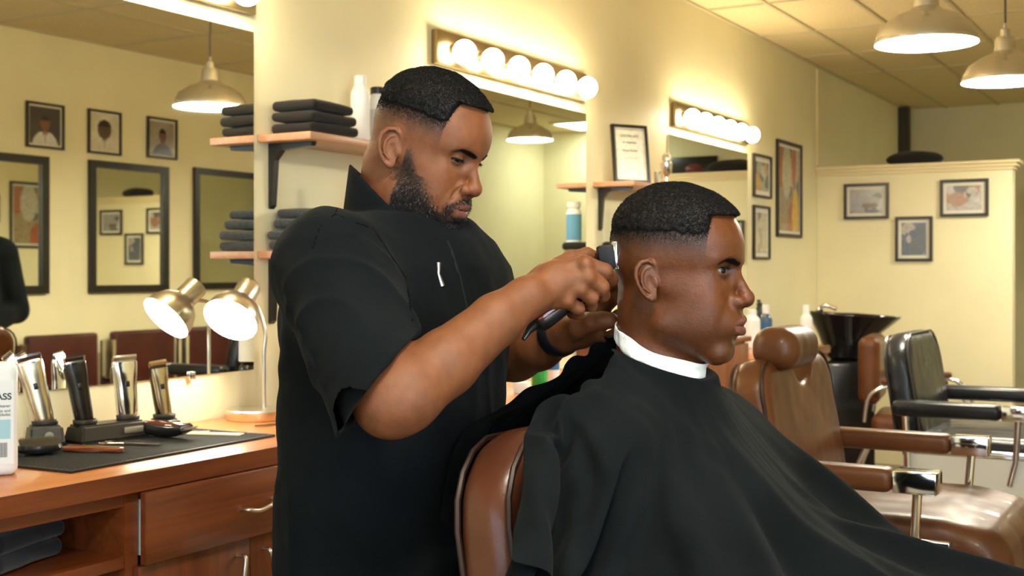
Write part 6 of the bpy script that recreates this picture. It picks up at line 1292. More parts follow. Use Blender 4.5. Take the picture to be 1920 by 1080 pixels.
-12,8,-18,-4,-2,4,-3,-3,4,-3,-2,3,-3,-1,2,-1,-1,2,-1,-1,2,0,1,-1,0,-1,-2,-1,1,0,0,-1,-2,-1,-2,-2,-1,-2,0,1,-2,-3,-1,-3,0,1,-1,-1,3,0,-3,1,0,-2,1,0,-2,1,0,-1,-1,1,-1,0,-1,-1,-1,-1,0,0,0,-1,2,-1,-3,0,-1,-1,1,-2,-1,1,-2,0,2,-2,1,1,-2,1,1,-1,1,0,-3,0,1,0,-2,0,0,-2,2,1,-3,1,0,-1,1,-2,0,0,-2,0,0,-2,2,2,-2,0,2,-1,-1,3,0,-1,1,-1,-1,3,-1,0,1,0,0,1,-1,0,2,1,-2,2,0,0,2,1,0,2,1,-1,2,2,0,1,1,-1,1,2,-1,2,2,-1,2,1,0,1,0,2,
2,0,1,2,-1,1,1,3,1,2,3,-2,2,2,1,2,1,1,2,2,1,1,2,2,2,0,3,2,1,2,1,1,1,1,2,3,1,2,1,1,1,3,2,1,2,0,2,2,0,2,1,0,2,1,-2,2,0,-1,2,-1,0,1,-1,-5,0,-3,-2,1,-2,-2,0,-1,-2,1,-1,0,2,1,1,2,1,-1,1,0,0,1,1,1,2,3,1,1,2,0,0,1,-1,2,2,0,1,1,-2,2,0,-2,1,1,-3,0,-2,-1,1,-1,-3,-1,-1,-2,1,-2,-2,0,0,-2,0,0,-3,0,0,0,2,1,-1,-2,-1,-2,-2,-1,-2,-1,-1,-2,0,1,-2,-1,-1,-2,-1,2,-3,0,1,-2,-1,1,-2,-1,0,-2,-2,0,-1,-3,-2,-2,-1,-1,
-6,0,-26,-6,1,10,-7,2,7,-3,0,3,-3,-1,2,-2,0,-1,-1,0,-1,1,-2,-2,-1,0,-1,-1,-3,-1,0,-1,1,0,-2,0,1,-2,-1,1,-2,0,0,-2,0,1,-2,-1,2,-1,-3,1,1,-2,1,3,-2,0,1,-2,-1,0,-1,-2,0,-1,-1,-2,0,1,-1,-2,0,0,-1,1,-1,-2,1,-2,-2,2,-2,-1,1,-2,1,2,-3,1,1,-3,2,1,-1,1,-1,-1,-1,2,0,-2,1,1,-4,1,0,-2,0,-1,0,0,-2,1,1,-1,0,1,-3,2,3,0,-2,2,0,-1,2,-1,1,2,-2,0,1,-1,-1,2,0,-1,2,1,-1,2,0,0,3,1,-1,1,1,1,2,1,0,2,1,-1,1,2,0,2,1,0,1,1,0,3,0,0,
2,-1,2,1,2,1,1,2,-2,1,3,0,2,3,0,3,2,1,1,2,1,1,-1,2,4,1,4,0,1,1,1,3,2,1,1,1,1,2,2,1,2,2,3,0,3,-1,2,0,-1,3,1,0,2,1,-1,2,-1,-1,2,1,-1,2,-1,-4,2,-3,-2,1,-1,-1,1,-1,-2,2,0,0,0,1,2,1,2,-1,0,-1,0,1,1,1,0,2,0,0,2,0,1,2,-1,1,1,-1,3,1,-1,1,1,-2,1,-1,-2,1,0,-3,-1,-2,-2,1,-2,-3,0,-1,-3,0,-1,-2,0,0,0,1,1,-1,0,1,-2,-1,-1,-1,-2,-1,-2,-1,-1,-3,-2,0,-3,-2,0,-4,-1,1,-1,0,2,-2,0,1,-1,-2,0,-2,-1,1,-4,-5,-1,-4,-5,-1,
-15,1,-17,-4,2,6,-4,1,6,-3,0,1,-1,1,0,-2,0,0,0,-1,-4,1,-1,-3,1,-2,-2,0,-2,0,0,-4,-1,-1,-3,1,0,-1,1,3,-2,-2,-1,-2,1,1,-2,0,1,-1,-2,1,2,-2,0,2,-3,1,4,-2,0,1,-1,-2,-2,1,-2,-2,0,0,-1,-2,2,-1,-1,1,-1,-3,1,-1,-1,1,-1,-1,0,-4,1,0,-2,1,1,-3,2,0,-3,0,2,-1,-1,0,0,-3,2,2,-2,2,0,-3,0,-2,1,1,-1,0,1,-2,2,0,-3,1,3,1,0,2,-2,-1,3,-2,0,1,0,-1,2,-1,0,1,0,-1,2,2,-1,3,0,-1,3,0,0,3,2,0,3,0,1,1,1,2,2,0,1,1,1,0,2,1,0,1,0,0,
1,0,0,2,1,-2,1,4,-1,1,4,-2,2,2,0,2,2,2,1,1,2,3,1,2,2,-1,3,1,3,2,2,1,2,0,2,1,1,1,1,1,1,2,0,3,1,-1,3,0,0,2,-1,0,3,1,-1,3,0,-1,2,-1,-1,2,1,-2,3,-1,-3,1,-1,-2,2,-1,-1,-1,0,0,0,1,1,0,1,0,1,1,0,-1,1,1,1,2,1,1,3,-1,0,2,0,2,0,-1,2,1,-2,3,1,-2,0,0,-2,0,-1,-3,0,-2,-2,-1,-3,-2,1,0,-2,0,-1,-3,2,1,-2,1,1,0,0,1,-1,-2,-1,-2,-2,-2,-2,-2,0,-3,0,2,-5,-2,0,-2,-1,0,-2,-1,0,-1,0,1,-1,-1,0,-2,-3,0,-3,-7,-2,-4,-8,-3,
-24,11,1,1,-4,-3,-2,-1,-1,-1,0,0,-2,-1,-1,-2,-1,-1,1,0,-3,2,0,-4,1,-1,-2,-2,-3,-1,0,-3,-1,-1,-3,0,-1,-3,-1,2,-2,-1,2,-1,-1,0,-1,0,2,-1,-1,-1,1,-1,1,4,-1,2,4,-3,-1,1,1,-1,-1,1,-4,-4,2,1,-3,-2,1,-2,-2,2,-1,-1,0,0,-2,0,-2,-1,0,-2,0,1,-3,1,1,-4,2,1,-1,1,0,-2,-1,2,0,-3,2,3,-4,2,0,-2,1,-3,1,0,-2,1,1,-2,1,2,-3,2,2,-1,-1,3,0,1,1,-1,-1,2,-1,-1,2,-1,0,2,0,0,3,1,-2,2,0,1,4,1,0,2,1,-1,3,1,0,3,0,2,2,0,4,2,1,2,0,-1,0,0,1,-3,
0,2,-3,1,2,-1,1,4,-3,2,3,0,2,4,0,2,0,2,3,1,2,1,1,2,3,0,3,1,1,2,0,1,2,1,2,1,0,1,2,0,2,-1,0,3,-1,-2,5,-3,-1,3,0,0,3,0,0,1,1,0,2,1,0,3,0,-4,1,-1,-1,1,-1,-3,-1,-1,0,0,0,1,1,2,2,1,3,-1,0,1,1,2,1,0,0,3,1,0,3,0,1,2,-1,1,0,-2,2,0,0,3,2,-3,2,0,-2,0,-1,-2,-1,-3,-3,0,-2,-2,1,-1,-3,1,0,-1,0,2,-3,1,1,-1,1,0,-2,-1,-2,-2,-2,0,-2,0,2,-2,0,2,-2,0,1,-4,-2,-1,-2,-2,-1,-2,-3,-2,-1,-1,1,0,-1,0,0,-4,-3,-1,-6,-4,
-27,7,11,3,-1,-12,0,0,-4,-1,0,0,-4,0,2,-2,-1,-1,0,-2,-3,1,-1,-4,1,-1,-2,0,-1,-1,0,-2,-3,0,-3,-3,-1,-3,1,2,-1,-2,1,0,-1,0,1,0,0,1,-2,0,0,-1,0,2,-1,3,3,-2,0,2,0,-3,-3,3,-3,-4,4,1,-3,0,1,-3,-2,0,-2,-1,1,0,-3,0,-1,-1,2,-3,-1,2,-3,2,-1,-3,3,1,-4,0,2,0,-1,1,1,-3,3,1,-5,2,0,-2,1,-2,0,0,-2,2,1,-3,1,2,-3,3,3,-1,1,1,-2,-1,2,-1,-1,2,0,-1,2,0,0,3,0,0,2,1,0,4,-1,0,2,1,-1,4,3,-1,2,0,1,3,1,3,2,-1,4,0,-1,2,0,1,-2,0,1,-3,
0,1,-3,2,4,-3,1,4,-2,2,4,-1,2,2,1,4,1,3,1,0,2,2,1,2,2,1,4,1,1,1,2,0,2,-1,0,2,-1,3,-2,-2,5,-3,-2,5,-3,-2,3,-3,0,3,0,1,1,1,1,2,2,1,2,2,-2,0,0,-1,1,-2,-3,0,-1,-2,0,0,-1,-1,0,2,1,3,3,3,4,1,1,2,-1,1,1,1,1,3,1,0,4,0,1,1,-2,1,0,-2,3,0,0,3,3,-2,0,0,-3,0,-2,-3,0,-3,-2,-1,-4,-2,1,0,-3,2,1,-2,1,1,-2,1,2,-2,1,0,-2,-3,-2,-2,-1,-1,-2,1,2,-1,2,3,-2,-1,0,-1,-3,-1,-4,-3,-2,-2,-3,-1,-2,-2,0,0,3,3,1,-1,-1,1,-1,-3,
-26,6,8,2,-2,-11,2,0,-6,-1,2,1,-2,1,4,-3,1,1,1,-3,-6,0,-2,-5,-2,-3,0,-2,-2,1,3,-2,-4,1,-2,-3,-1,-3,-1,1,-2,1,1,4,0,0,6,-1,0,2,-2,-1,-2,-2,0,-1,-3,2,3,-3,2,1,0,-2,-4,3,-6,-5,6,-1,-4,1,0,-3,1,1,-1,-1,2,0,-3,1,-1,-3,2,-2,-1,1,-4,2,1,-4,3,1,-2,0,1,-1,-2,1,1,-4,3,2,-4,3,0,-2,1,-2,1,0,-4,2,1,-2,2,2,-5,3,2,-2,2,1,0,0,1,0,-2,2,1,-3,4,-2,-1,3,-1,1,3,2,-1,3,-2,2,3,2,0,3,2,-3,3,2,1,3,-1,3,2,-1,6,0,-2,3,-1,2,-4,-2,3,-7,
2,2,-2,1,2,-1,3,5,-2,2,3,-1,2,2,1,3,0,3,1,2,1,2,1,3,2,0,2,1,-1,3,1,0,3,-1,3,-1,-2,4,-3,-4,6,-6,-3,5,-4,-3,3,-3,0,2,1,2,2,2,3,1,3,2,0,3,0,1,0,-3,0,-1,-2,1,-1,-2,-2,-2,0,0,2,3,1,4,3,3,5,0,2,1,0,1,1,1,1,3,1,0,4,0,1,2,-2,2,0,-3,3,-1,0,3,2,-2,1,1,-3,0,-2,-2,-2,-4,-3,0,-3,-2,1,0,-2,1,1,-3,2,2,-1,0,1,-2,0,-1,-3,-1,-2,-3,-2,-2,-2,1,2,-1,2,3,0,-3,0,-1,-3,-3,-2,-2,-2,-4,-3,0,-3,1,1,-1,2,4,-1,1,2,0,-1,0,
-24,13,0,3,-4,-6,1,-5,-5,-1,-2,-1,-3,5,2,0,2,2,3,1,-2,-1,-4,-4,-3,-4,-2,-4,-4,0,0,-2,-2,3,-1,-4,0,-3,-1,-1,-1,2,2,7,1,1,9,1,2,3,-3,-4,-6,-2,-2,-4,-2,3,1,-4,4,0,-3,-2,-3,3,-6,-6,6,-4,-3,4,0,-3,1,0,-2,0,2,1,-3,3,-1,-4,1,-3,-1,1,-3,3,0,-4,2,2,-2,0,1,0,-3,1,0,-3,3,2,-5,4,0,-3,1,-3,2,1,-2,2,1,-3,2,2,-5,5,0,-2,4,1,-2,0,1,2,-6,3,0,-4,3,-1,1,3,0,-1,3,1,1,4,-2,3,4,0,-1,2,3,-2,5,2,1,3,-1,5,1,-3,6,1,0,4,-3,2,-8,-2,3,-8,
1,1,-2,3,4,-1,2,4,-2,3,2,1,2,2,1,3,1,2,2,2,2,1,0,2,1,0,3,1,0,4,0,0,1,0,4,-3,-5,7,-6,-5,7,-7,-3,3,-3,-1,3,-1,1,2,1,-1,0,1,4,1,5,4,1,3,0,1,1,-2,0,-1,-2,-1,-1,-3,-2,-2,0,-3,0,4,3,7,5,3,6,-1,3,0,-1,3,-1,1,0,4,2,0,6,-1,1,2,-3,3,-3,-1,2,0,-1,3,2,-2,1,1,-3,-1,-3,-3,0,-4,-2,-1,-2,-2,1,0,-3,2,2,-2,1,1,-2,2,0,-2,-1,0,-1,-2,-2,-4,-1,-2,-2,0,2,-1,1,3,-1,-2,-3,-1,-2,-3,-1,-1,1,-3,-1,0,-3,-2,1,-3,2,2,-1,1,3,-2,0,3,
-27,9,-4,6,0,-6,1,-4,-5,-2,-4,-3,-3,1,2,1,4,2,4,1,-2,-2,0,3,-6,-4,0,-3,-3,-1,0,-4,-3,1,-2,-4,1,0,-3,2,0,-2,2,7,2,3,13,0,2,2,-2,-5,-8,0,-5,-8,0,4,0,-4,5,2,-4,1,-3,0,-9,-4,8,-4,-4,5,-1,-3,1,1,-5,4,2,-2,-3,1,1,-5,2,-2,-1,1,-3,1,0,-3,4,2,-2,-1,1,0,-5,1,2,-3,4,1,-4,4,-1,-1,2,-3,0,-1,-3,3,3,-3,2,2,-3,4,-1,-5,6,0,0,-1,1,1,-7,3,2,-3,4,-3,0,3,1,0,5,0,0,3,-2,5,3,0,1,3,3,-2,3,1,-1,3,-1,5,1,-3,10,1,-1,0,-1,4,-8,-4,3,-10,
3,2,-2,3,4,-1,2,3,0,2,2,1,2,1,2,3,1,2,1,2,0,2,2,2,2,-2,3,0,-1,4,1,2,0,-3,8,-6,-5,8,-9,-7,4,-5,-1,3,-1,0,3,0,0,1,1,-1,2,1,5,-1,4,6,2,6,0,1,1,-3,-1,-3,-1,0,-1,-5,-5,-3,-2,-2,1,6,2,7,7,5,9,-1,4,-2,-2,1,-1,2,0,5,2,1,5,-1,1,1,-3,3,-1,-2,2,-2,-1,2,3,-2,2,1,-3,0,-5,-2,-2,-3,-3,1,0,-3,2,1,-1,1,0,-2,1,0,-2,0,2,-2,-1,-2,-2,-1,-2,-3,-1,-1,-3,1,2,-1,2,2,-2,-3,-1,-1,-2,-3,-2,0,2,-2,-1,0,-3,-3,-3,-3,0,3,-2,1,5,-2,0,3,
-29,5,-5,6,-1,-7,4,-1,-7,-2,-3,-3,-4,2,2,1,-3,1,9,7,-4,-3,-1,4,-6,-2,5,-7,-2,0,-1,-4,-3,1,-3,-4,2,0,-5,1,0,0,3,10,-3,3,12,2,3,1,-2,-7,-7,2,-5,-10,2,3,-2,-4,6,4,-5,3,-2,-2,-6,-4,6,-9,-2,7,-1,-5,2,0,-6,4,2,-2,-2,2,0,-3,3,-1,-3,1,-4,3,-1,-3,3,3,-1,-3,1,0,-3,1,2,-4,3,0,-2,4,0,-4,4,-4,1,-2,-4,5,2,-3,3,3,-4,2,-2,-3,7,1,-1,-3,0,4,-8,4,0,-4,4,-2,3,4,1,-1,3,0,1,5,-4,6,2,0,0,3,2,0,4,0,2,1,0,4,1,-3,7,3,2,1,-4,2,-13,-4,5,-11,
4,2,1,4,4,-1,3,3,0,2,1,2,2,1,1,2,1,2,2,2,1,1,1,2,0,-2,5,2,-1,2,0,7,-2,-3,8,-9,-8,6,-8,-4,3,-5,0,3,1,1,3,1,-1,2,0,-5,2,-1,5,0,4,9,0,8,2,1,2,-4,-2,-3,-1,1,-1,-5,0,-3,-5,-2,-3,4,3,7,9,-1,10,1,1,0,-1,5,0,2,-1,6,3,0,5,-2,3,1,-3,2,-3,-2,2,0,-1,3,3,-2,2,0,-3,-2,-5,-3,0,-4,-3,1,1,-1,2,3,-2,1,-2,-2,0,0,-1,1,2,-2,-1,-2,-3,-2,-3,-4,0,1,-3,1,1,-1,0,3,-2,-1,-3,-1,-3,-2,-1,2,2,-3,-1,2,-2,-6,-5,-3,-3,0,-1,5,6,-4,2,8,
-28,9,-9,3,-4,-1,4,0,-9,0,-4,-6,-6,0,5,-1,-5,4,16,10,-11,7,-6,0,-5,-3,0,-8,1,4,-9,3,-1,-5,-5,3,2,-1,-6,3,-4,0,4,14,-3,1,15,4,5,-2,-5,-7,-5,3,-7,-12,3,3,-6,-3,4,9,-5,5,-6,-3,-3,-4,4,-11,2,8,-1,-5,2,-2,-8,7,3,-1,-4,0,0,-4,3,-3,-1,2,-2,1,0,-4,5,3,-2,-4,0,3,-4,2,0,-3,2,-1,-2,5,-1,-3,5,-2,-1,-3,-4,5,2,-6,7,3,-2,-1,-5,-3,8,4,0,-4,0,3,-7,4,2,-5,4,-3,2,4,1,-1,5,0,2,2,-4,8,3,-1,-1,4,1,2,2,1,2,4,-1,2,-2,-2,7,5,3,-1,-7,2,-14,-5,4,-10,
8,3,1,4,5,-2,2,1,3,3,1,2,1,1,1,2,2,1,2,2,2,1,-2,2,1,-2,5,1,3,0,1,8,-6,-8,10,-9,-7,3,-7,-3,3,-1,1,2,0,1,3,2,1,3,1,-8,1,-3,3,2,3,13,-3,9,2,3,4,-3,-3,-5,-3,4,0,-4,2,-1,-6,-3,-5,2,3,4,14,-6,12,-3,0,-4,1,5,5,4,0,6,1,0,5,-2,4,2,-2,3,-4,-3,2,0,-1,1,2,-1,3,1,-5,-1,-7,-2,-1,-3,-2,3,4,-3,2,3,-1,-2,-4,-2,0,0,-2,2,2,-1,-3,-4,-3,1,0,-4,0,0,-2,1,1,-1,1,3,-2,-4,-4,-2,-2,-2,-3,1,3,-1,2,4,-2,-6,-6,-4,-6,-3,-1,4,6,-1,4,10,
-26,10,-11,0,-4,2,3,3,-8,2,-6,-8,-4,-3,3,-5,-10,6,17,15,-11,7,-7,-2,-6,1,5,9,-3,-7,-9,3,-1,-15,1,7,-5,-6,0,6,-4,-4,0,20,2,1,13,2,9,-5,-8,-8,-4,3,-7,-8,4,1,-10,-3,4,11,-2,5,-7,-5,1,-8,1,-10,4,8,-6,-6,9,0,-7,3,3,1,-6,0,-2,-2,4,-4,-1,1,-2,2,-2,-2,5,5,-2,-6,0,3,-5,2,-1,-1,3,-2,-2,4,0,-2,5,-1,-3,0,-6,5,-2,-5,6,6,-1,-2,-8,-5,13,6,1,-6,-1,3,-7,4,2,-4,4,-4,1,4,2,-1,5,-2,3,3,-4,8,3,2,-2,2,-1,3,4,0,2,3,2,1,-3,-4,8,9,5,-3,-11,1,-13,-1,4,-9,
5,6,-2,3,2,2,4,0,2,2,1,2,1,2,1,2,2,0,3,0,2,0,-1,4,0,-2,3,2,6,-1,-1,11,-8,-9,6,-11,-7,3,-5,2,2,1,1,3,2,-1,2,0,2,2,3,-11,4,-5,1,2,3,14,-6,7,7,6,8,-6,-6,-6,-2,2,-1,-3,5,-1,-6,-3,-5,1,6,5,17,-13,13,-7,4,-6,5,4,7,2,0,7,1,1,2,-2,5,2,-4,2,-2,-2,3,-1,0,1,3,-4,3,-1,-2,-3,-6,-3,0,-1,-3,3,2,-1,2,5,-1,-2,-7,-3,0,1,-2,3,2,-1,-4,-5,-4,3,6,-2,-1,-4,-4,0,1,-1,1,3,-1,-5,-7,-2,0,1,-3,1,3,-1,3,6,0,-6,-8,-4,-7,-4,-3,-1,2,0,7,10,
-25,7,-17,-4,-7,14,2,9,-9,6,-2,-12,5,-13,-2,-6,-9,5,12,10,-9,-4,-4,3,-13,15,16,22,-2,-20,6,-6,-4,-16,3,3,-16,-5,9,9,-2,-8,-2,18,8,-1,8,-1,6,-2,-8,-4,-3,3,-6,-5,2,-2,-13,0,2,9,-3,4,-6,-3,6,-6,-3,-5,-1,4,-12,-3,15,0,-5,0,3,-3,-2,0,-1,-3,2,-3,0,2,-2,0,1,-3,4,3,0,-7,-1,2,-2,3,-3,-1,3,0,-2,2,-1,-2,6,-3,-1,5,-1,0,-5,-6,7,4,-3,0,-8,-3,10,7,0,-5,0,1,-5,3,3,-4,5,1,-3,4,-4,3,3,-1,4,4,-3,5,2,1,-1,4,0,4,2,0,2,4,1,1,-2,-3,7,7,6,-6,-8,-1,-10,0,4,-5,
2,8,-5,5,-2,3,2,2,2,1,1,0,3,2,0,1,1,2,3,3,1,-1,-4,5,3,0,3,1,10,-6,-5,10,-10,-10,3,-8,-2,2,-1,1,2,1,1,3,1,-1,3,0,1,3,1,-8,2,-3,-3,5,2,13,-7,5,9,3,10,-4,-1,-4,-4,-3,-4,-2,5,1,-5,-1,-3,3,6,4,13,-13,10,-3,6,-3,3,1,10,2,-2,4,-1,6,1,-2,3,0,-2,3,2,-2,1,-1,-2,1,0,-2,4,-3,-4,-3,-4,-2,2,0,-2,3,4,-2,0,1,-2,-1,-2,-3,-2,-6,-1,3,4,-2,-1,-2,-4,3,8,-1,-3,-5,-2,1,0,-4,-1,1,1,-4,-6,-3,2,3,-3,0,1,-1,2,5,0,-3,-5,-4,-6,-3,-5,-8,-2,1,7,4,
-20,4,-23,-12,-5,20,4,1,-1,3,7,-13,15,-17,-10,-3,-2,-2,6,3,-3,-11,-3,2,-12,16,11,11,1,-8,15,-3,-9,-2,-3,0,-19,0,7,6,3,-5,2,5,2,-9,7,5,5,4,-3,-3,-2,0,0,-2,-1,-7,-12,3,2,1,-1,-1,-4,-1,8,-4,-6,6,-8,0,-14,4,10,-5,-3,4,2,-6,2,-1,-3,1,2,-2,-2,3,-1,0,1,-3,1,2,3,-6,0,-2,-2,3,-2,0,3,-2,-1,2,0,-2,1,-3,1,12,0,-4,-6,-5,5,0,-6,7,-2,0,3,3,1,-4,3,-2,-1,2,0,-1,3,5,-8,6,-6,8,3,-1,2,2,-1,1,5,0,2,1,1,4,3,0,2,2,0,1,2,0,4,3,4,-10,-4,0,-5,2,2,-2,
1,4,-2,3,1,0,2,3,-1,1,3,0,1,1,2,2,1,1,2,1,1,0,-3,5,3,4,0,0,12,-9,-9,6,-10,-7,2,-4,0,2,0,3,3,2,-1,2,0,-2,3,0,1,3,1,-3,2,-1,-5,4,-1,8,-4,4,9,-1,8,-1,8,4,-4,-11,-7,-1,4,0,-2,4,-1,2,3,4,6,-14,3,3,6,7,3,-1,7,0,1,2,-2,7,0,-3,2,-1,0,2,4,-1,2,0,-4,2,-3,-2,1,-3,-2,-2,-3,-3,4,4,-3,2,4,-2,-1,-5,-2,3,5,-4,-8,-13,1,4,5,-4,3,4,-2,1,3,-1,-2,-3,0,1,4,-5,-3,-8,-1,-3,-2,-3,4,7,-2,-1,-1,-1,0,1,-1,-2,0,-1,-1,1,-5,-10,-9,-2,1,3,
-19,1,-26,-10,4,18,3,-10,5,-6,4,-3,19,-6,-7,1,4,-17,1,3,-1,-9,-4,-1,-4,5,3,-6,-4,7,15,8,-12,8,-7,-4,-13,6,4,3,0,-1,3,0,-2,-12,5,8,4,8,-1,0,-2,-1,5,-2,-3,-14,-8,7,2,-2,-2,-3,-4,2,5,-2,-4,13,-11,-6,-10,5,3,-10,-1,10,0,-8,4,2,-3,0,0,-2,0,2,-1,-1,3,-2,-2,1,2,-4,1,-2,0,3,-3,-1,2,-2,-1,2,0,-2,0,-3,4,8,0,-5,1,-3,2,-2,-7,8,-1,0,1,1,1,-3,4,-3,1,5,0,1,2,1,-2,3,-5,5,3,2,-2,4,1,-1,3,-1,4,3,-1,3,1,0,2,3,2,0,3,0,2,1,3,-9,-3,0,-3,3,3,0,
2,1,-1,2,4,-3,0,2,-2,2,2,1,2,1,2,1,1,2,3,2,0,0,-2,4,3,8,-3,-4,10,-10,-9,4,-8,-5,1,-3,3,4,1,3,2,3,-2,3,-1,-3,2,-1,0,2,1,-1,4,0,-4,3,0,0,1,3,14,-9,6,2,10,6,-3,-3,-4,-4,-2,-4,-1,4,2,3,0,3,2,-9,1,8,2,14,0,1,1,0,1,2,-3,7,-3,-1,2,0,0,2,5,-1,1,2,-5,1,-6,-2,1,-3,-3,0,-1,-3,4,6,-1,1,0,-3,-3,-7,-2,4,7,-1,-7,-10,-1,3,1,-3,0,8,-4,0,-3,-1,3,1,1,2,5,-6,-7,-10,-2,2,3,-2,3,6,-1,-2,-3,-2,-1,1,-2,0,0,0,0,3,-3,-7,-7,-3,-4,-3,
-21,-1,-24,-6,8,9,2,-5,2,-5,-11,20,11,0,6,8,24,-31,-3,-4,-7,-7,-1,-2,-1,-7,-2,-8,-5,6,3,2,-2,14,2,-13,-6,3,2,0,-1,1,2,1,-1,-9,2,6,4,11,0,4,-4,-4,7,-1,-3,-21,-5,11,3,-5,-3,-6,-4,4,2,-2,-1,15,-9,-10,0,-1,0,-15,3,11,-1,-7,5,1,-4,0,1,-2,1,2,-2,-1,3,-1,-2,0,4,-6,2,-4,0,4,-6,3,2,1,-3,1,0,-2,0,-4,3,4,-1,-2,7,-1,-3,-6,-8,11,0,2,0,2,-1,-3,5,-3,2,3,-1,2,3,-2,2,4,-1,2,2,1,-1,4,3,-7,3,-3,9,2,1,2,3,1,0,3,0,0,2,1,2,0,4,-10,-1,0,-2,2,2,-2,
3,2,1,0,1,-2,2,5,-2,2,1,1,1,0,2,1,-2,6,3,5,-4,0,-1,2,4,9,-4,-8,10,-12,-9,2,-6,-1,3,-1,3,2,2,2,3,2,-2,2,-1,-2,3,-1,-1,3,1,0,2,1,-5,3,0,-4,9,3,15,-17,2,4,9,6,-2,0,1,-5,-6,-6,1,6,2,3,2,4,1,-8,-1,5,-1,15,3,0,1,-2,6,-1,-1,4,-1,-2,2,0,0,2,4,-1,2,3,-5,0,-7,-1,1,-2,-3,1,0,-3,4,6,-2,-4,-5,-1,0,-4,-2,-3,0,-1,5,4,-5,-3,-7,1,-6,0,-1,4,2,-4,7,10,-2,-2,-3,-1,-7,-8,-5,8,9,-1,0,2,-1,1,1,-2,-3,-4,-3,-1,2,0,0,2,-2,-3,-5,-4,-6,-2,
-22,-3,-22,-4,7,5,-2,-1,0,5,-14,22,-1,-3,8,12,31,-20,-8,-2,-12,-3,2,-4,2,-11,-7,4,-3,1,-14,-8,11,13,11,-17,-1,-1,0,1,-1,-1,-3,3,2,-4,-1,3,3,11,1,6,-2,-6,1,-3,-1,-16,2,11,1,-11,-3,-7,-5,8,0,-1,1,12,-3,-13,10,-10,-3,-16,8,7,-4,-8,8,1,-5,2,2,-2,-1,1,-2,1,3,-2,-3,0,5,-6,4,-7,2,5,-8,6,0,3,-6,1,3,-5,-1,-4,4,2,-2,1,9,0,-4,-7,-6,9,3,-1,0,0,1,-4,6,-5,4,4,-1,3,3,-1,2,3,-1,1,3,0,1,2,4,-6,3,-4,8,3,1,0,2,1,0,3,1,0,4,1,0,-2,2,-9,0,2,-3,3,1,0,
0,3,-2,3,1,0,0,3,-1,2,2,0,2,-1,4,1,-1,5,3,5,-5,2,2,1,1,11,-6,-10,7,-12,-7,1,-4,1,3,1,3,3,2,2,1,1,-3,4,-2,-2,3,0,-1,1,1,0,4,1,-1,2,0,-6,9,3,10,-19,-2,6,9,9,-2,-3,-1,-4,-5,-4,2,11,4,3,0,3,0,-3,0,-1,0,4,8,-5,10,-3,8,-3,0,3,1,-2,1,1,0,2,2,-1,1,1,-4,0,-6,-2,1,0,-3,4,4,-2,-1,-2,-2,-7,-9,-2,4,3,0,-9,-5,-2,12,11,-6,-5,-10,2,-6,-1,-1,7,6,-1,1,9,-6,-1,-10,0,-7,-5,-5,14,16,0,-3,-5,-1,3,7,-3,-4,-6,-3,2,4,-1,-2,0,-1,-2,-2,-3,-3,-2,
-23,-6,-21,-4,10,4,-1,-10,14,11,-6,-2,-8,-4,-2,15,9,-5,-18,21,1,5,4,-10,3,-12,-8,20,2,-4,-27,-3,10,2,5,-8,5,-6,-5,1,0,0,-2,2,3,-5,0,1,2,11,3,8,-2,-6,-2,-2,-1,-11,3,10,-2,-15,-3,-9,-3,12,3,-1,-4,5,-1,-8,13,-8,-7,-10,5,4,-5,-9,11,1,-6,3,0,-2,-1,1,0,0,5,-3,-4,0,4,-4,6,-12,7,4,-4,1,-1,3,-4,0,4,-7,-2,-4,4,0,-2,2,5,-2,-1,-2,-3,4,5,-1,-1,1,1,-3,6,-4,5,4,-3,2,3,-2,3,2,1,2,2,-2,1,3,2,-1,3,-1,4,2,2,-2,3,0,-1,3,2,0,5,1,1,-3,2,-10,1,1,-2,1,2,-1,
2,2,-2,2,2,0,2,3,-2,1,1,2,2,0,4,0,-1,3,3,4,-3,2,4,0,-1,11,-10,-11,6,-10,-4,0,-2,3,4,1,3,3,2,1,2,1,-4,3,-1,-2,2,-1,-1,3,0,1,2,1,-1,2,1,-3,6,3,2,-15,-3,10,7,8,-1,-1,0,-3,-2,-3,1,8,4,1,1,3,1,-2,1,-1,2,1,1,-2,5,2,2,1,2,3,3,-1,1,1,-1,1,2,-1,2,0,-5,-1,-4,-1,-1,-3,-3,6,5,-3,-4,-5,-1,-5,-5,-2,0,0,-1,-5,-2,-1,7,5,-4,-4,-5,-3,1,1,0,3,3,-2,-9,0,-1,5,-3,-3,2,2,-2,1,6,-2,8,2,-1,1,4,-2,-6,-6,-3,5,10,-2,-2,-2,0,-1,-1,-3,-4,-3,
-22,-8,-22,-4,7,3,1,-11,27,2,-2,-1,2,9,-26,14,-14,-1,-26,29,16,8,6,-15,10,-12,-14,17,4,-4,-23,5,10,-6,-4,1,8,-5,-9,1,0,-1,-4,4,2,-3,-2,3,0,10,2,5,-1,-4,-1,-3,-1,-6,4,5,-4,-17,1,-8,-1,9,9,1,-10,-4,-4,4,10,-5,-11,-3,2,3,-8,-6,10,0,-9,7,2,-1,-3,2,-1,0,4,-1,-5,2,-2,0,6,-12,10,-1,7,-9,1,2,-3,-1,-2,-2,0,-2,3,0,-4,2,1,-3,2,2,1,-1,4,-3,0,2,1,-3,7,-5,6,2,-2,3,3,-2,3,2,0,1,4,-2,3,2,2,0,3,0,1,3,2,-2,3,0,0,2,1,-2,5,1,0,-3,3,-9,2,1,-2,1,2,-2,
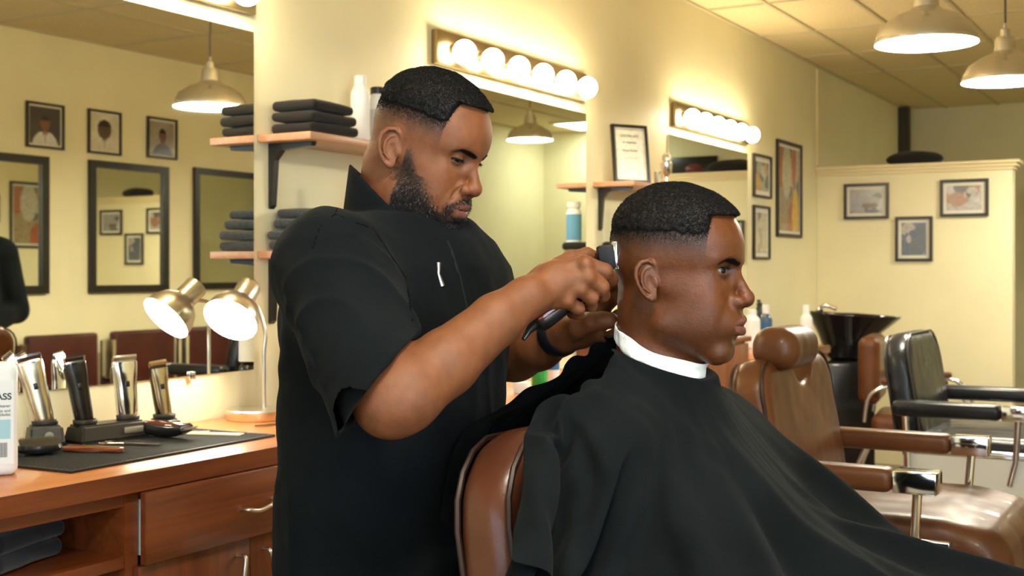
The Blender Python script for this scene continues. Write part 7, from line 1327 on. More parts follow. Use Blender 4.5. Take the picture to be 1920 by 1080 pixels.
1,1,-1,2,3,0,-1,0,8,2,1,2,3,3,-6,2,-1,3,2,3,-3,4,7,-1,-6,11,-13,-10,3,-7,-1,2,-1,4,3,2,1,2,1,2,3,2,-4,3,-3,-3,2,0,0,3,1,0,3,1,0,2,1,-1,4,3,-2,-14,-6,10,5,10,0,5,1,-3,-4,-2,2,5,2,1,3,4,0,-2,-1,0,0,3,-1,3,1,4,-1,4,0,1,2,-4,1,-2,3,2,5,-2,2,0,-4,-2,-5,-3,-2,-4,-2,2,3,-2,-7,-6,-2,4,1,-2,-4,-2,-1,0,0,-2,-3,-1,-1,3,0,-4,2,1,-3,-2,-1,0,-9,-3,-1,7,2,-3,7,6,0,-10,-4,-3,16,12,-3,-2,-3,0,-7,-5,-2,12,15,-3,-3,-4,-1,0,1,-2,-3,-2,
-21,-10,-22,-1,-1,1,-1,-3,14,-5,0,18,14,14,-26,-4,-9,-3,-17,14,15,6,7,-13,28,-6,-15,-6,1,-7,-11,5,6,-14,-9,14,14,1,-18,1,1,0,-4,3,2,-4,-3,1,-1,11,4,4,-1,-3,1,-1,-2,-3,1,3,-7,-16,2,-5,-1,5,12,2,-11,-11,-4,10,10,-3,-9,-1,-2,-1,-8,-4,10,-1,-12,12,2,2,-5,1,-3,0,5,0,-7,5,-9,6,2,-5,4,-4,17,-14,1,3,-4,1,-14,7,1,-3,2,1,-2,2,0,-3,1,3,0,-1,5,-1,0,2,-3,0,6,-3,5,2,-2,2,3,-2,2,3,0,2,3,-1,3,2,2,0,3,0,0,2,1,0,3,1,-2,4,1,-2,5,2,0,-5,1,-8,3,2,-3,1,2,-1,
3,1,1,1,1,2,-2,-1,15,-2,7,-6,5,-4,-5,3,4,-2,3,1,-2,4,10,-5,-10,10,-13,-7,1,-5,2,3,1,3,3,1,2,3,2,1,1,2,-4,4,-3,-2,2,-1,-2,2,1,1,3,1,1,3,2,-2,4,1,-4,-13,-5,12,3,8,0,8,4,-3,-4,-4,1,4,4,1,1,2,0,-1,0,1,1,3,0,1,2,1,-1,3,-2,3,-1,-9,-1,-7,10,3,10,0,2,2,-6,-3,-6,-3,-4,-5,-1,0,0,-2,-9,-3,-1,7,2,-3,-3,-2,-1,5,2,-4,-15,-2,1,11,1,-5,4,1,-4,-5,-3,1,-6,0,0,3,1,-3,4,1,-1,-5,-1,-1,10,6,-2,2,0,-2,-2,0,-2,7,10,-2,-1,-1,-2,3,5,-2,-2,-3,
-22,-11,-21,1,-4,2,2,-1,-3,-5,-1,13,15,-2,2,-22,17,3,-5,3,-1,8,-2,-3,33,11,-16,-18,0,-11,2,-6,-1,-25,-6,24,22,12,-23,-5,-4,-1,1,3,0,-6,-4,2,-2,10,5,4,1,-4,1,-2,-1,-3,1,2,-8,-14,4,0,-3,-2,10,2,-7,-8,-3,8,4,-2,-6,1,-5,1,-6,-2,5,-4,-9,12,1,-3,-1,2,-1,-2,5,0,-7,6,-11,10,0,2,-5,-4,12,-11,1,4,-3,0,-17,13,2,-1,-1,0,-3,2,2,-3,2,3,2,-3,5,-4,0,4,-4,4,3,-1,3,4,-2,2,2,-2,3,3,0,1,2,-1,2,3,2,0,2,0,1,3,0,0,3,1,-2,3,2,-2,6,2,-2,-5,0,-8,3,3,-2,0,1,-2,
3,1,9,4,1,6,1,3,-2,-7,14,-17,2,-7,12,6,-4,-4,3,2,1,2,12,-8,-11,8,-14,-5,2,-3,4,3,2,3,3,3,2,2,1,2,2,1,-5,3,-2,-1,3,0,-4,2,-2,3,3,3,-2,1,0,-2,4,1,-5,-11,-5,12,1,9,2,9,4,-3,-4,-3,1,5,3,0,2,1,0,-4,0,2,1,3,3,-1,4,-1,2,1,-7,3,-4,-9,0,-7,12,0,10,-1,2,3,-6,-8,-9,-2,-1,-2,1,1,1,-2,-5,-1,-2,-6,-1,-2,1,0,-2,12,4,-2,-14,-5,0,5,1,-5,11,2,-3,-10,-3,1,-2,0,-3,1,1,-1,0,0,-1,2,1,-2,3,2,-2,2,1,-2,5,4,-1,0,1,-1,3,3,-2,3,7,-2,-1,-1,
-22,-12,-20,0,-2,2,2,-2,-4,0,-2,1,7,-10,12,-15,26,12,-6,-5,-10,12,-3,1,9,20,-18,-6,1,-8,11,-12,-5,-24,7,19,18,3,-9,-9,-1,-6,4,1,-3,-4,-3,2,-5,7,5,11,4,-5,-4,-1,0,-4,-2,1,-9,-12,7,4,-4,-6,5,2,-5,-6,-3,6,3,-1,-3,3,-6,-1,-4,-2,4,-5,-7,8,1,-4,5,2,-2,-4,5,1,-7,3,-9,6,1,0,-3,1,6,-5,-3,4,-4,-2,-13,16,3,-1,-3,1,-3,1,1,-3,2,4,3,-3,5,-4,-1,4,-4,6,5,-2,3,2,-2,1,3,-2,2,2,0,2,3,-1,2,2,3,0,2,0,2,3,0,0,2,1,-1,4,1,-4,5,4,-4,-5,-1,-8,5,3,0,1,2,-3,
0,3,13,3,-1,4,4,8,-17,-2,8,-7,-5,14,-3,6,-19,6,5,-6,12,0,16,-16,-13,6,-11,2,2,1,3,4,1,3,2,3,0,2,1,2,2,2,-4,4,-3,0,1,1,-4,2,-2,1,3,1,-1,3,1,-3,4,1,-6,-11,-7,12,-1,8,1,9,5,-2,-2,-2,2,4,3,-3,2,1,1,-2,-1,4,-1,5,3,-2,5,-5,5,-3,-16,-4,-9,4,5,1,9,0,6,0,0,3,-6,-16,-10,0,6,0,-2,-2,1,-2,8,2,-2,-17,-2,-1,-2,-2,-1,11,2,-2,-4,-1,-2,0,0,-3,11,3,-2,-8,-4,-1,-2,1,-1,0,1,-2,1,0,-2,1,1,-1,2,2,-1,2,0,-3,4,3,-2,-2,0,-1,7,4,-2,4,6,-2,1,1,
-22,-12,-20,-1,0,2,0,-2,1,3,-3,-4,4,-5,-2,3,15,12,-16,-8,0,8,8,-2,-7,13,-10,5,3,-6,6,-5,-5,-11,6,8,2,-18,12,-2,17,-16,8,-1,-7,-3,-2,3,-4,7,4,11,4,-5,-5,-2,1,-1,-3,-1,-16,-9,14,12,-2,-12,1,-1,-3,-6,-3,6,3,-1,-4,3,-6,-2,-2,-3,3,-4,-4,6,-3,-6,9,7,1,-9,4,3,-7,4,-2,3,-2,-11,5,7,-3,0,-7,8,-6,-8,-9,23,3,-1,-9,3,-3,-2,1,-3,3,3,2,-4,7,-3,-3,6,-6,10,2,0,1,2,-2,0,3,-2,5,3,0,1,3,-1,2,2,3,0,2,0,2,2,0,0,4,0,-2,3,2,-4,6,5,-5,-8,-3,-7,10,5,0,3,2,1,
-11,12,-12,-3,5,2,4,3,-7,7,-4,9,-1,18,-16,3,-10,6,8,-18,21,-8,16,-21,-10,6,-8,8,3,4,2,2,2,2,3,1,3,2,1,0,2,2,-4,3,-3,2,3,2,-3,2,-1,0,2,2,-2,2,-2,-7,4,-2,-5,-9,-3,11,-2,6,4,8,5,-2,-1,-1,1,4,4,-4,3,-2,2,-3,1,4,-1,6,2,-2,2,-13,8,-6,-22,-18,-10,24,13,9,1,1,1,-1,1,1,-3,-17,-7,0,4,1,-2,-7,1,-1,15,2,-1,-7,-1,-2,-11,-1,0,6,0,-2,3,0,-3,-5,0,-2,8,0,-2,-3,-2,-2,1,2,-1,-2,0,-2,2,0,-2,2,2,-1,1,1,-2,0,0,-1,-2,1,-2,4,1,-1,4,3,-2,5,4,-1,3,4,
-23,-10,-20,-1,-2,1,-1,-1,1,5,-4,-3,4,2,-8,18,10,3,-27,-16,14,2,15,-3,-8,9,-5,6,6,-7,2,-2,-4,-3,-2,0,-8,-18,13,4,25,-7,9,-5,-11,-3,-1,1,-3,5,4,8,7,-3,-2,-3,-1,3,-7,-2,-17,-6,14,16,3,-15,-7,-6,3,-5,-2,4,2,-1,-2,5,-7,-2,-2,-2,0,-1,-3,4,-5,-6,9,9,4,-12,7,7,-7,5,4,0,-11,-21,11,10,-10,5,-6,6,-5,-1,-1,21,-9,-5,-3,3,-3,-3,2,-3,-3,2,2,0,10,-1,-7,4,-8,13,3,0,0,3,-2,2,2,-2,3,3,0,3,2,0,2,2,2,-3,3,0,3,3,0,0,3,1,-2,2,1,-4,7,5,-8,-8,-2,-6,15,6,5,5,4,4,
-15,11,-25,-20,19,-11,2,1,1,11,-7,6,10,-6,1,4,10,-1,7,-20,16,-11,12,-16,-13,4,-7,8,3,4,6,4,3,0,1,0,0,3,2,3,2,0,0,3,1,2,2,3,0,3,0,-1,2,0,-3,2,0,-9,4,-5,-2,-8,-3,10,-4,6,4,8,6,-2,-1,-1,2,5,3,-6,2,-1,3,-2,2,6,-3,6,-3,5,0,-20,1,-12,-15,-16,-6,23,8,14,2,6,-3,-1,0,0,1,-16,-3,-2,1,-1,-2,-7,1,2,11,1,-4,7,1,1,-14,-1,-2,0,0,-2,7,0,-4,-9,0,-1,5,-1,-2,1,0,-1,1,0,-3,-2,2,-1,2,-1,-1,2,2,-2,1,1,-2,-2,-1,-1,-3,0,-1,3,2,-2,4,1,-1,6,4,-3,5,4,
-24,-10,-21,0,-3,3,-2,-1,3,9,-2,-9,8,9,-10,6,4,4,-22,-22,18,-3,26,-4,-5,-1,-3,6,11,-6,2,-2,-4,2,-8,-4,-11,-7,10,3,22,1,10,-9,-14,-3,-1,2,-3,5,3,7,5,-3,-1,-1,0,7,-10,-6,-11,-1,7,9,1,-7,-13,-4,7,-2,-3,1,1,-2,-1,5,-6,-3,0,-2,1,0,-1,-1,-2,-5,6,7,4,-8,10,12,-6,2,1,-1,-13,-17,9,8,-19,11,-1,0,-2,18,14,-2,-21,-10,12,-9,-7,4,3,-3,-3,4,2,-4,9,-2,-7,3,-7,12,3,-1,3,2,-3,3,3,-2,5,2,1,1,3,-1,1,3,4,-2,3,-1,0,2,0,0,2,0,2,4,2,-5,5,5,-9,2,1,-1,13,6,7,6,8,9,
-9,5,-18,-28,12,-29,0,4,-3,7,-4,3,10,-14,11,1,5,0,3,2,1,-17,5,-9,-2,3,-5,-4,2,0,5,2,3,5,3,0,-4,2,0,5,3,1,2,3,1,6,2,4,4,2,5,1,2,0,0,3,0,-11,4,-5,-4,-7,-3,10,-5,6,5,8,6,-2,0,-1,3,4,5,-7,2,-4,3,-2,2,7,-4,7,-9,9,-4,-22,-4,-12,-4,-7,-2,5,1,8,12,3,-1,2,2,1,2,-15,0,-3,-3,-2,0,-3,2,1,8,1,-3,9,1,0,-8,-1,-3,-8,0,-2,11,1,-3,-8,-1,-1,1,-2,-2,4,1,-2,1,1,-1,-3,0,-2,2,0,-2,3,2,-1,0,1,-2,-7,-3,0,-2,3,-2,5,1,-2,3,0,-2,6,3,-1,5,5,
-24,-10,-20,1,-4,1,-5,-1,8,14,0,-16,8,11,-9,-7,3,6,-9,-22,14,-11,27,-1,0,-5,-1,5,12,-7,-1,-3,1,14,-10,-12,-16,0,8,10,10,10,-3,-5,-16,0,3,0,-4,4,3,6,7,-3,-1,-3,0,7,-9,-4,-4,-1,-1,1,0,-1,-13,-1,11,6,-5,-6,-5,-2,2,5,-5,-2,8,-3,-3,-5,-2,2,-1,-2,1,9,10,-7,6,7,-3,0,-3,0,-6,-8,2,-2,-23,15,12,-8,5,19,22,-20,-6,-5,10,-19,-12,9,-10,-7,6,6,2,-8,7,-1,-5,0,-7,11,4,-2,6,3,-3,5,2,-1,2,3,1,-1,2,1,0,2,0,0,3,1,-2,3,0,3,3,0,2,2,0,0,6,5,-12,12,6,8,8,8,7,1,5,5,
-6,2,-11,-16,-2,-31,-7,7,-8,4,-2,2,4,-11,11,2,3,1,0,15,-10,-32,1,-5,12,3,-1,-2,1,-2,-4,3,0,5,2,1,-2,2,0,4,3,1,1,3,0,5,2,2,8,2,4,6,3,4,4,1,4,-11,4,-6,-4,-6,-2,9,-5,3,5,7,7,-2,1,-1,4,4,6,-8,2,-4,3,0,3,4,-2,4,-13,7,-6,-15,-13,-9,-3,1,-1,1,4,4,13,-1,2,2,2,2,5,-14,0,-4,-5,-2,0,-2,2,0,6,0,-1,8,1,-2,-1,0,-2,-13,0,-2,6,0,-1,-1,0,-2,0,-2,-3,3,0,-2,2,1,-2,-3,2,-1,2,-1,-2,2,1,-2,0,2,-1,-8,-3,-1,-1,1,-2,5,3,-1,2,0,-1,5,2,-1,5,3,
-24,-12,-20,1,-2,1,-4,-1,6,13,3,-17,6,8,-7,-5,4,6,-5,-23,8,-14,19,5,1,4,-2,2,11,-4,-1,-4,2,20,-11,-15,-15,5,4,16,-16,10,-20,10,-7,5,11,-5,-4,3,3,6,7,-1,-4,-2,2,2,-4,-2,12,-5,-6,-9,-2,0,-11,-1,10,17,-1,-12,-17,-6,10,10,-4,-6,12,-2,-5,-11,-1,3,-1,-3,1,9,14,-5,2,0,-2,2,-2,0,1,-2,0,-9,-17,8,18,-22,19,5,22,-24,11,1,0,-11,-7,5,-18,-11,8,3,1,-3,2,-3,0,0,-7,7,2,-2,5,4,-1,6,3,0,-4,3,-1,-1,3,3,-1,2,0,2,3,-1,1,2,-1,3,3,-2,6,2,1,4,4,6,-16,16,8,15,-2,4,-1,-6,0,-11,
-5,4,-8,1,-1,-10,-9,7,-10,4,-1,3,1,-9,8,3,5,-2,-2,18,-10,-31,-6,-2,-1,4,-1,13,2,-1,-6,2,-2,2,3,1,2,2,0,0,2,1,-1,4,-1,-3,1,2,7,3,1,13,2,5,8,3,5,-8,3,-4,-3,-6,-2,8,-5,5,6,6,6,-2,3,0,4,4,6,-8,2,-5,4,0,3,0,0,2,-15,4,-7,-12,-20,-9,0,10,3,5,2,3,7,-1,1,3,0,2,6,-10,2,-4,-10,-2,-2,1,1,1,4,0,-1,9,1,-2,4,0,-2,-13,0,-1,-3,0,-2,5,0,-3,-1,-1,-2,3,-1,-2,3,2,-1,-3,0,-2,0,0,-2,4,1,-1,-2,2,-2,-7,-2,-1,1,1,-2,2,1,-1,1,0,-1,5,2,-2,4,3,
-23,-11,-20,0,-4,1,-1,-1,2,9,7,-12,3,7,-6,-5,2,7,1,-20,2,-15,9,9,2,9,-2,-2,11,-4,4,-3,-2,6,-8,-2,0,1,-10,9,-22,7,-22,14,9,10,14,-14,-4,4,3,4,7,-1,-6,-2,4,5,-4,-5,22,-3,-6,-23,-4,6,3,-2,-2,7,-2,-5,-4,-3,9,8,-6,-10,7,-1,-1,-12,1,2,-2,-4,1,5,11,-4,3,1,-1,1,-1,-1,7,0,0,-7,-8,1,9,-28,24,-2,14,-21,11,2,-1,-2,-4,2,-7,-7,4,-4,-1,-1,-2,-5,6,1,-5,4,3,-1,2,2,0,-2,4,1,-4,3,1,1,2,1,0,3,-2,2,2,-1,3,3,-2,3,2,-3,8,3,-1,5,1,7,-15,12,4,10,-12,1,-10,-1,1,-6,
-1,4,-5,13,5,5,-13,3,-12,3,-1,2,2,-1,3,3,7,-2,-7,15,-8,-20,-11,-2,-16,6,0,12,1,0,6,3,-2,-2,1,0,4,2,2,-3,4,-1,-6,2,0,0,3,1,5,2,0,4,2,4,14,2,5,0,3,-3,-1,-4,1,6,-5,2,7,5,8,-1,3,0,6,3,9,-11,3,-8,3,-1,3,-2,4,1,-18,-2,-10,-6,-17,-4,2,9,1,4,3,3,5,-1,2,4,1,2,5,-10,1,-4,-14,-1,0,4,1,0,3,0,0,7,0,-5,9,2,1,-8,-2,-2,-7,1,-3,0,-3,-2,0,1,-1,3,0,-3,4,1,-1,-2,1,-1,-1,-1,-2,5,3,-3,-4,0,0,-7,-2,-3,3,1,0,3,2,-2,0,1,-2,1,1,-1,3,2,
-25,-10,-20,3,-6,0,0,-1,1,7,9,-11,1,7,-5,-8,2,9,7,-20,-2,-13,4,9,-4,20,4,-1,0,-5,0,-4,3,-4,-2,5,20,3,-26,0,-17,2,-7,9,18,7,9,-20,-11,4,6,2,7,-1,-1,-2,3,17,-5,-9,5,-2,-2,-19,1,7,10,-5,-9,-5,-4,4,17,-2,1,-3,-3,-5,-1,-3,0,-7,1,-1,-3,-3,3,1,8,-2,3,2,-1,2,-1,-1,9,2,-1,-6,-3,-2,0,-21,13,0,-1,-6,9,2,-2,0,-3,1,1,-4,1,-5,-2,1,-5,-6,7,2,-3,0,3,1,-1,4,3,-4,2,1,-1,3,-1,0,2,2,-1,3,1,2,3,-3,2,1,-4,7,1,-5,8,4,0,0,1,4,-6,5,0,3,-7,2,-7,-1,2,-2,
2,6,-2,6,4,4,-5,0,-10,2,1,1,3,3,0,1,7,-3,-10,13,-7,-13,-9,0,-20,1,0,2,3,-1,13,2,0,-1,3,0,4,2,1,-5,3,-1,-6,3,0,8,2,2,-1,3,0,-7,0,2,14,2,2,9,2,0,2,-2,1,6,-5,3,8,4,6,-2,4,2,8,3,10,-11,2,-9,3,1,3,-5,4,0,-18,-7,-11,-2,-10,-2,0,6,1,5,4,4,4,-2,1,4,1,1,3,-6,2,-1,-21,1,-1,7,-2,-1,3,0,0,6,2,-2,7,0,-1,-3,0,-2,-7,-1,-3,-1,-1,-2,-1,0,-2,3,1,-2,4,1,-1,-2,1,-3,-2,-1,-1,5,1,-1,-6,0,-2,-5,-1,-1,4,2,-2,4,1,-1,-1,0,-1,-1,2,-2,2,1,
-26,-7,-19,5,-8,-1,2,-3,0,3,12,-10,3,9,-5,-13,-3,13,11,-18,-8,-11,2,9,-8,22,6,0,-3,-3,-4,-4,5,0,-1,-2,27,12,-23,-4,-16,0,7,5,8,6,5,-10,-26,-1,7,3,10,-1,7,-3,-3,18,-3,-4,-9,-2,0,-4,-1,1,5,-3,-5,1,-2,2,7,-5,0,-3,-2,-1,-5,-3,1,-4,1,0,-4,-3,2,1,7,-2,2,2,-2,2,-2,0,9,4,-2,-1,-2,-2,-8,-14,4,3,-8,3,8,1,-2,3,-4,2,2,0,0,-1,-2,1,-12,-10,8,3,1,-3,4,5,-6,3,3,-1,4,5,-4,2,-2,2,3,-1,0,2,-2,1,2,-2,2,2,-2,6,0,-9,8,1,4,-5,5,-2,5,1,0,-1,-1,2,-2,-6,2,-5,
-3,5,-3,1,3,-1,7,-1,0,2,4,-1,2,4,-1,1,8,-2,-9,9,-7,-8,-6,1,-21,-1,-1,-4,3,2,7,2,-2,2,2,0,4,3,1,-3,2,-1,-2,3,0,8,2,1,-7,3,0,-7,1,4,5,3,2,19,-1,-3,6,-1,3,5,-3,3,8,3,7,-1,5,1,3,3,4,-7,1,-4,3,1,3,-7,6,-1,-15,-11,-10,-2,-5,-1,0,4,2,4,2,2,3,-1,0,6,0,3,-1,-2,0,3,-20,2,-1,3,0,-1,1,-1,0,7,0,-2,7,2,-2,-1,-1,-1,-5,0,-3,-5,-2,-2,0,2,-1,1,-1,-3,7,1,-1,-4,0,-2,-1,1,-2,1,1,-1,-4,0,-1,-2,-1,-3,4,1,-1,3,2,-1,0,1,-1,-2,0,-2,0,2,
-27,-8,-19,7,-8,-2,1,-2,-1,4,18,-7,1,4,-4,-11,-3,11,10,-16,-10,-10,1,8,-8,15,6,-1,2,-2,-1,-2,1,4,-1,-7,20,8,-7,-6,-13,-6,3,4,2,19,5,-4,-32,-7,7,3,14,0,19,-1,-8,3,-2,0,-9,-3,0,4,-2,-3,2,-2,0,5,-2,-1,-6,-4,1,3,-2,0,-5,-4,2,-4,1,-1,-5,-3,3,1,3,-2,4,6,-2,1,-2,0,7,3,-2,5,1,-2,-12,-14,4,4,-12,4,7,2,-3,1,-2,2,7,0,-1,1,-1,1,-17,-10,7,5,3,-5,4,9,-7,2,7,-3,3,3,-1,2,2,0,3,-3,0,2,-8,4,2,2,3,3,3,-2,-2,-19,10,0,8,-6,6,-11,12,2,0,2,-2,1,-5,-4,3,-3,
-4,4,-5,0,2,-1,9,1,3,1,2,-1,1,10,-4,2,5,-1,-10,8,-5,-7,-3,-2,-16,-4,0,-10,3,2,3,2,-1,4,2,0,3,3,0,-2,4,-1,5,2,0,0,2,2,-7,2,1,1,3,1,-4,1,4,21,-3,-4,9,2,4,6,-4,2,7,3,7,-1,5,1,-7,0,-2,4,2,2,1,3,4,-9,6,-2,-11,-16,-10,-2,0,0,-1,4,1,3,1,2,3,-1,0,6,1,4,-7,4,1,11,-20,0,-1,-3,0,-4,-2,0,2,9,1,-2,7,0,-2,1,1,0,-5,0,-4,-5,-2,-2,-3,-1,-2,3,1,-2,6,2,-2,-3,-2,-1,-1,1,-1,-1,2,-1,-2,0,-3,-2,-1,-1,5,1,-1,3,2,-2,-2,0,-2,-1,2,0,0,0,
-27,-9,-17,7,-7,-5,3,-2,-2,5,18,-4,-5,5,-4,-6,-5,7,10,-13,-10,-3,3,7,-17,8,10,-1,6,-3,3,-1,-6,4,-2,-4,6,-5,2,-1,-2,-9,5,3,1,9,4,-3,-19,-7,6,1,13,0,23,4,-8,-5,-4,0,-4,-1,0,6,-3,-3,2,-3,-1,3,-1,0,-6,-4,2,5,-3,0,-8,-3,1,-2,1,-1,-5,-4,3,1,3,-1,3,6,-2,1,-1,-2,8,3,-2,10,3,-1,-15,-13,2,0,-15,7,8,2,-3,5,-2,0,6,0,0,-9,-3,2,-8,-7,5,6,15,-9,2,6,-6,4,9,-3,2,-5,1,3,6,-1,2,3,0,2,-11,2,2,9,1,0,-16,5,-1,-14,6,0,9,-8,4,-15,16,7,-2,4,-1,3,-2,-2,1,-4,
-3,4,-5,-1,3,-2,3,1,1,3,2,1,1,10,-4,0,6,-3,-9,6,-5,-5,0,-2,-15,-6,1,-10,2,2,-1,4,-1,4,2,0,2,1,1,-1,4,-3,5,3,1,-3,2,2,-5,2,1,4,3,2,1,2,2,14,-6,-4,11,3,5,3,-2,2,10,1,6,-1,6,3,-15,-2,-8,11,3,6,1,6,5,-12,4,-4,-8,-21,-9,-2,6,1,0,2,1,3,2,1,2,0,2,4,1,2,-10,7,3,15,-18,-2,-1,-9,2,-5,-4,-2,4,9,1,-1,8,1,-3,3,0,-1,-4,0,-2,-7,-1,-4,-3,-1,0,3,1,-3,4,1,-1,-1,0,-2,-2,1,-1,0,1,-2,-3,-1,-1,1,0,-3,5,2,-1,1,0,-1,-3,1,-1,0,1,-2,-1,2,
-28,-9,-16,7,-6,-6,5,-2,-4,6,6,-2,-11,14,-1,-5,-5,3,14,-10,-10,0,6,14,-20,-2,2,-3,10,1,9,2,-12,0,-3,-1,5,1,-1,-1,-4,-5,20,-2,-4,-16,1,2,-7,-6,6,-2,13,0,17,6,-7,-1,-2,-1,-1,-2,0,7,-4,-3,1,-1,0,0,-3,0,-3,-3,1,5,-3,-1,-9,-2,1,0,-1,0,-6,-2,2,1,0,0,2,7,-3,2,-2,0,5,4,-3,11,2,-1,-11,-8,1,-2,-19,8,8,3,-4,6,-2,1,0,-1,1,-16,-5,6,6,-2,-3,5,29,-12,2,-5,-3,2,8,-1,3,-5,1,3,0,0,2,9,-2,3,-6,2,1,5,0,-4,-33,13,4,-1,-2,0,7,-3,-6,7,10,16,-22,8,4,2,-1,-5,3,-5,
-4,2,-4,0,3,-2,2,0,1,2,-1,4,0,10,-6,-2,12,-7,-6,4,-3,-4,3,-2,-13,-8,1,-11,1,1,-3,3,0,2,2,0,3,3,1,-2,3,-2,3,2,1,-2,3,2,-2,3,0,3,1,1,7,3,1,10,-7,-2,9,5,5,4,-3,1,8,0,7,1,10,3,-14,-4,-8,10,1,7,1,8,5,-16,1,-7,-3,-19,-6,-3,6,0,-1,3,1,3,1,1,3,0,1,4,0,2,-10,8,3,13,-12,0,2,-13,0,-7,-7,0,4,8,0,0,9,1,-4,3,0,0,-3,0,-3,-5,-2,-2,-6,0,-2,3,1,-1,3,1,-3,1,-1,-1,-1,1,-2,-2,1,-1,-3,1,-2,3,0,-1,3,0,-2,0,1,-1,-1,1,-2,-1,1,-1,-1,1,
-28,-9,-16,11,-5,-7,4,-2,-4,3,-1,-2,-14,20,3,-2,-1,0,11,-8,-9,-10,-1,27,3,-13,-14,-14,17,5,9,3,-10,1,2,-7,8,8,-3,-2,-7,-1,22,-7,-6,-25,-6,9,-2,2,-1,-3,11,2,9,6,-5,5,-1,-2,2,-2,-1,9,-3,-3,0,-2,-1,-3,-3,0,-3,-4,2,2,-1,0,-4,-3,1,0,-1,-1,-6,-2,3,2,-2,0,1,9,-4,2,-1,0,3,-1,-2,10,5,-3,-2,-3,2,-11,-27,12,8,6,-7,5,-2,1,-9,-4,3,-7,-3,3,16,2,-5,-2,30,-12,2,-3,-1,3,3,-1,2,-2,0,3,-2,1,3,5,-1,2,-1,0,4,-8,3,-6,-21,9,5,5,-2,-12,16,5,-8,29,0,18,-57,6,15,0,6,-2,2,-5,
-6,2,-4,-1,2,-3,2,2,0,0,3,1,-2,13,-7,2,4,-3,-6,4,-2,-3,4,-1,-11,-9,-1,-11,1,2,-5,3,0,2,3,0,1,1,1,-2,4,-2,1,2,2,0,2,1,-2,3,0,6,3,1,7,1,1,7,-7,-2,10,6,5,4,-2,2,9,0,5,0,10,6,-10,-4,-9,6,0,5,-1,9,6,-15,-1,-9,-2,-10,-4,-3,-1,0,0,2,1,2,1,1,3,0,2,3,1,1,-6,5,1,9,-6,1,4,-15,1,-6,-7,-1,2,4,1,0,10,1,-2,4,0,-2,-1,0,-2,-7,-1,-4,-6,-1,0,3,1,-2,4,0,-2,0,0,-2,-2,2,-1,-1,1,-2,-2,-1,-2,3,0,-1,4,2,-2,-1,0,-1,-2,1,-1,-1,1,-1,0,1,
-25,-12,-18,9,-2,-6,4,-1,-4,1,2,-2,-15,14,6,2,2,-1,0,-4,-4,-10,-6,24,18,-16,-20,-20,17,12,2,-2,-1,10,12,-20,4,4,-3,1,-3,-1,16,-8,-5,-18,-7,10,-4,1,-2,-4,12,1,8,5,-5,5,0,-1,7,-3,-3,7,-2,-3,0,-3,0,-3,-2,0,-4,-3,2,-2,-3,0,-1,-2,0,1,-1,0,-6,-3,2,1,-2,0,2,9,-2,2,0,-2,1,-2,-1,6,2,0,15,3,-2,-20,-25,13,5,2,-7,-3,-4,2,-7,-4,5,4,-1,-2,16,4,-5,-7,21,-10,3,6,-2,2,0,-1,4,0,1,3,-1,0,2,1,-1,4,3,1,1,-19,5,-1,-8,4,5,17,-3,-30,30,12,4,11,-12,-3,-57,5,33,-13,13,4,4,-1,
-5,1,-5,-3,2,-3,2,3,-1,-4,13,-6,-1,7,-5,4,0,3,-6,3,-3,-3,1,-1,-8,-5,0,-10,-1,1,-8,4,0,1,2,1,1,3,0,-2,3,-1,1,3,1,0,2,2,0,2,-1,6,3,1,7,2,1,7,-8,0,10,7,3,3,-3,2,7,0,5,4,13,10,-10,-7,-10,6,-1,3,-3,13,6,-15,-6,-10,-2,-3,-1,-2,-6,-2,-2,2,1,4,1,1,2,0,2,3,1,2,-5,4,1,6,-4,0,5,-14,1,-4,-9,-1,-1,4,0,2,8,2,-3,4,0,-2,1,0,-1,-5,-1,-3,-6,-1,-2,0,1,-1,3,1,-3,3,-1,-1,-4,1,-1,-2,1,-2,1,0,-2,3,0,-1,3,1,-1,-2,1,-3,-2,1,-1,0,1,-1,-1,1,
-24,-13,-19,2,-2,1,8,1,-11,2,4,-2,-15,11,8,2,2,-2,-5,-2,1,-5,-7,11,14,-4,-7,-15,0,5,0,1,0,18,19,-19,0,0,-2,-2,-3,-2,12,-9,-5,-6,0,4,-8,-8,2,-6,11,3,6,7,-4,1,-2,-1,11,-1,-3,9,-3,-4,-1,-2,0,-3,-2,0,-7,-4,3,0,-2,0,1,-2,-1,1,-2,-1,-7,-1,3,2,-1,0,0,6,-3,3,0,-1,1,-2,-1,-1,-4,1,20,9,0,-7,-12,3,-11,-12,2,-3,-3,3,-2,-3,1,8,0,-2,14,5,-5,-10,16,-8,4,10,-4,3,-1,1,3,1,0,2,0,-1,4,-4,1,2,5,1,-1,-22,5,5,0,1,3,23,-5,-27,22,6,4,2,-6,-20,-35,1,31,-29,15,17,4,4,
0,2,-2,-4,2,-4,3,2,1,-6,13,-10,0,6,-2,2,2,0,-6,2,-1,-5,1,-2,-4,-3,0,-10,-1,1,-11,3,1,1,2,0,2,2,1,-2,4,-2,0,2,1,1,2,2,0,3,0,7,3,0,7,1,1,7,-9,-1,8,9,5,3,-2,1,7,-1,5,2,9,8,-5,-3,-8,4,-1,4,-5,14,5,-12,-9,-11,-3,0,0,-2,-7,-3,-1,2,1,2,0,2,4,2,1,2,0,2,-5,5,1,4,-4,1,8,-13,0,-5,-10,0,0,2,0,2,9,1,-4,4,0,-1,0,1,-2,-2,-1,-2,-7,-1,-2,-1,1,-2,2,1,-2,3,0,-1,-5,0,-2,-1,1,-2,3,0,-2,4,1,-2,1,1,-1,-2,0,-1,-2,1,-1,-1,1,-2,1,0,
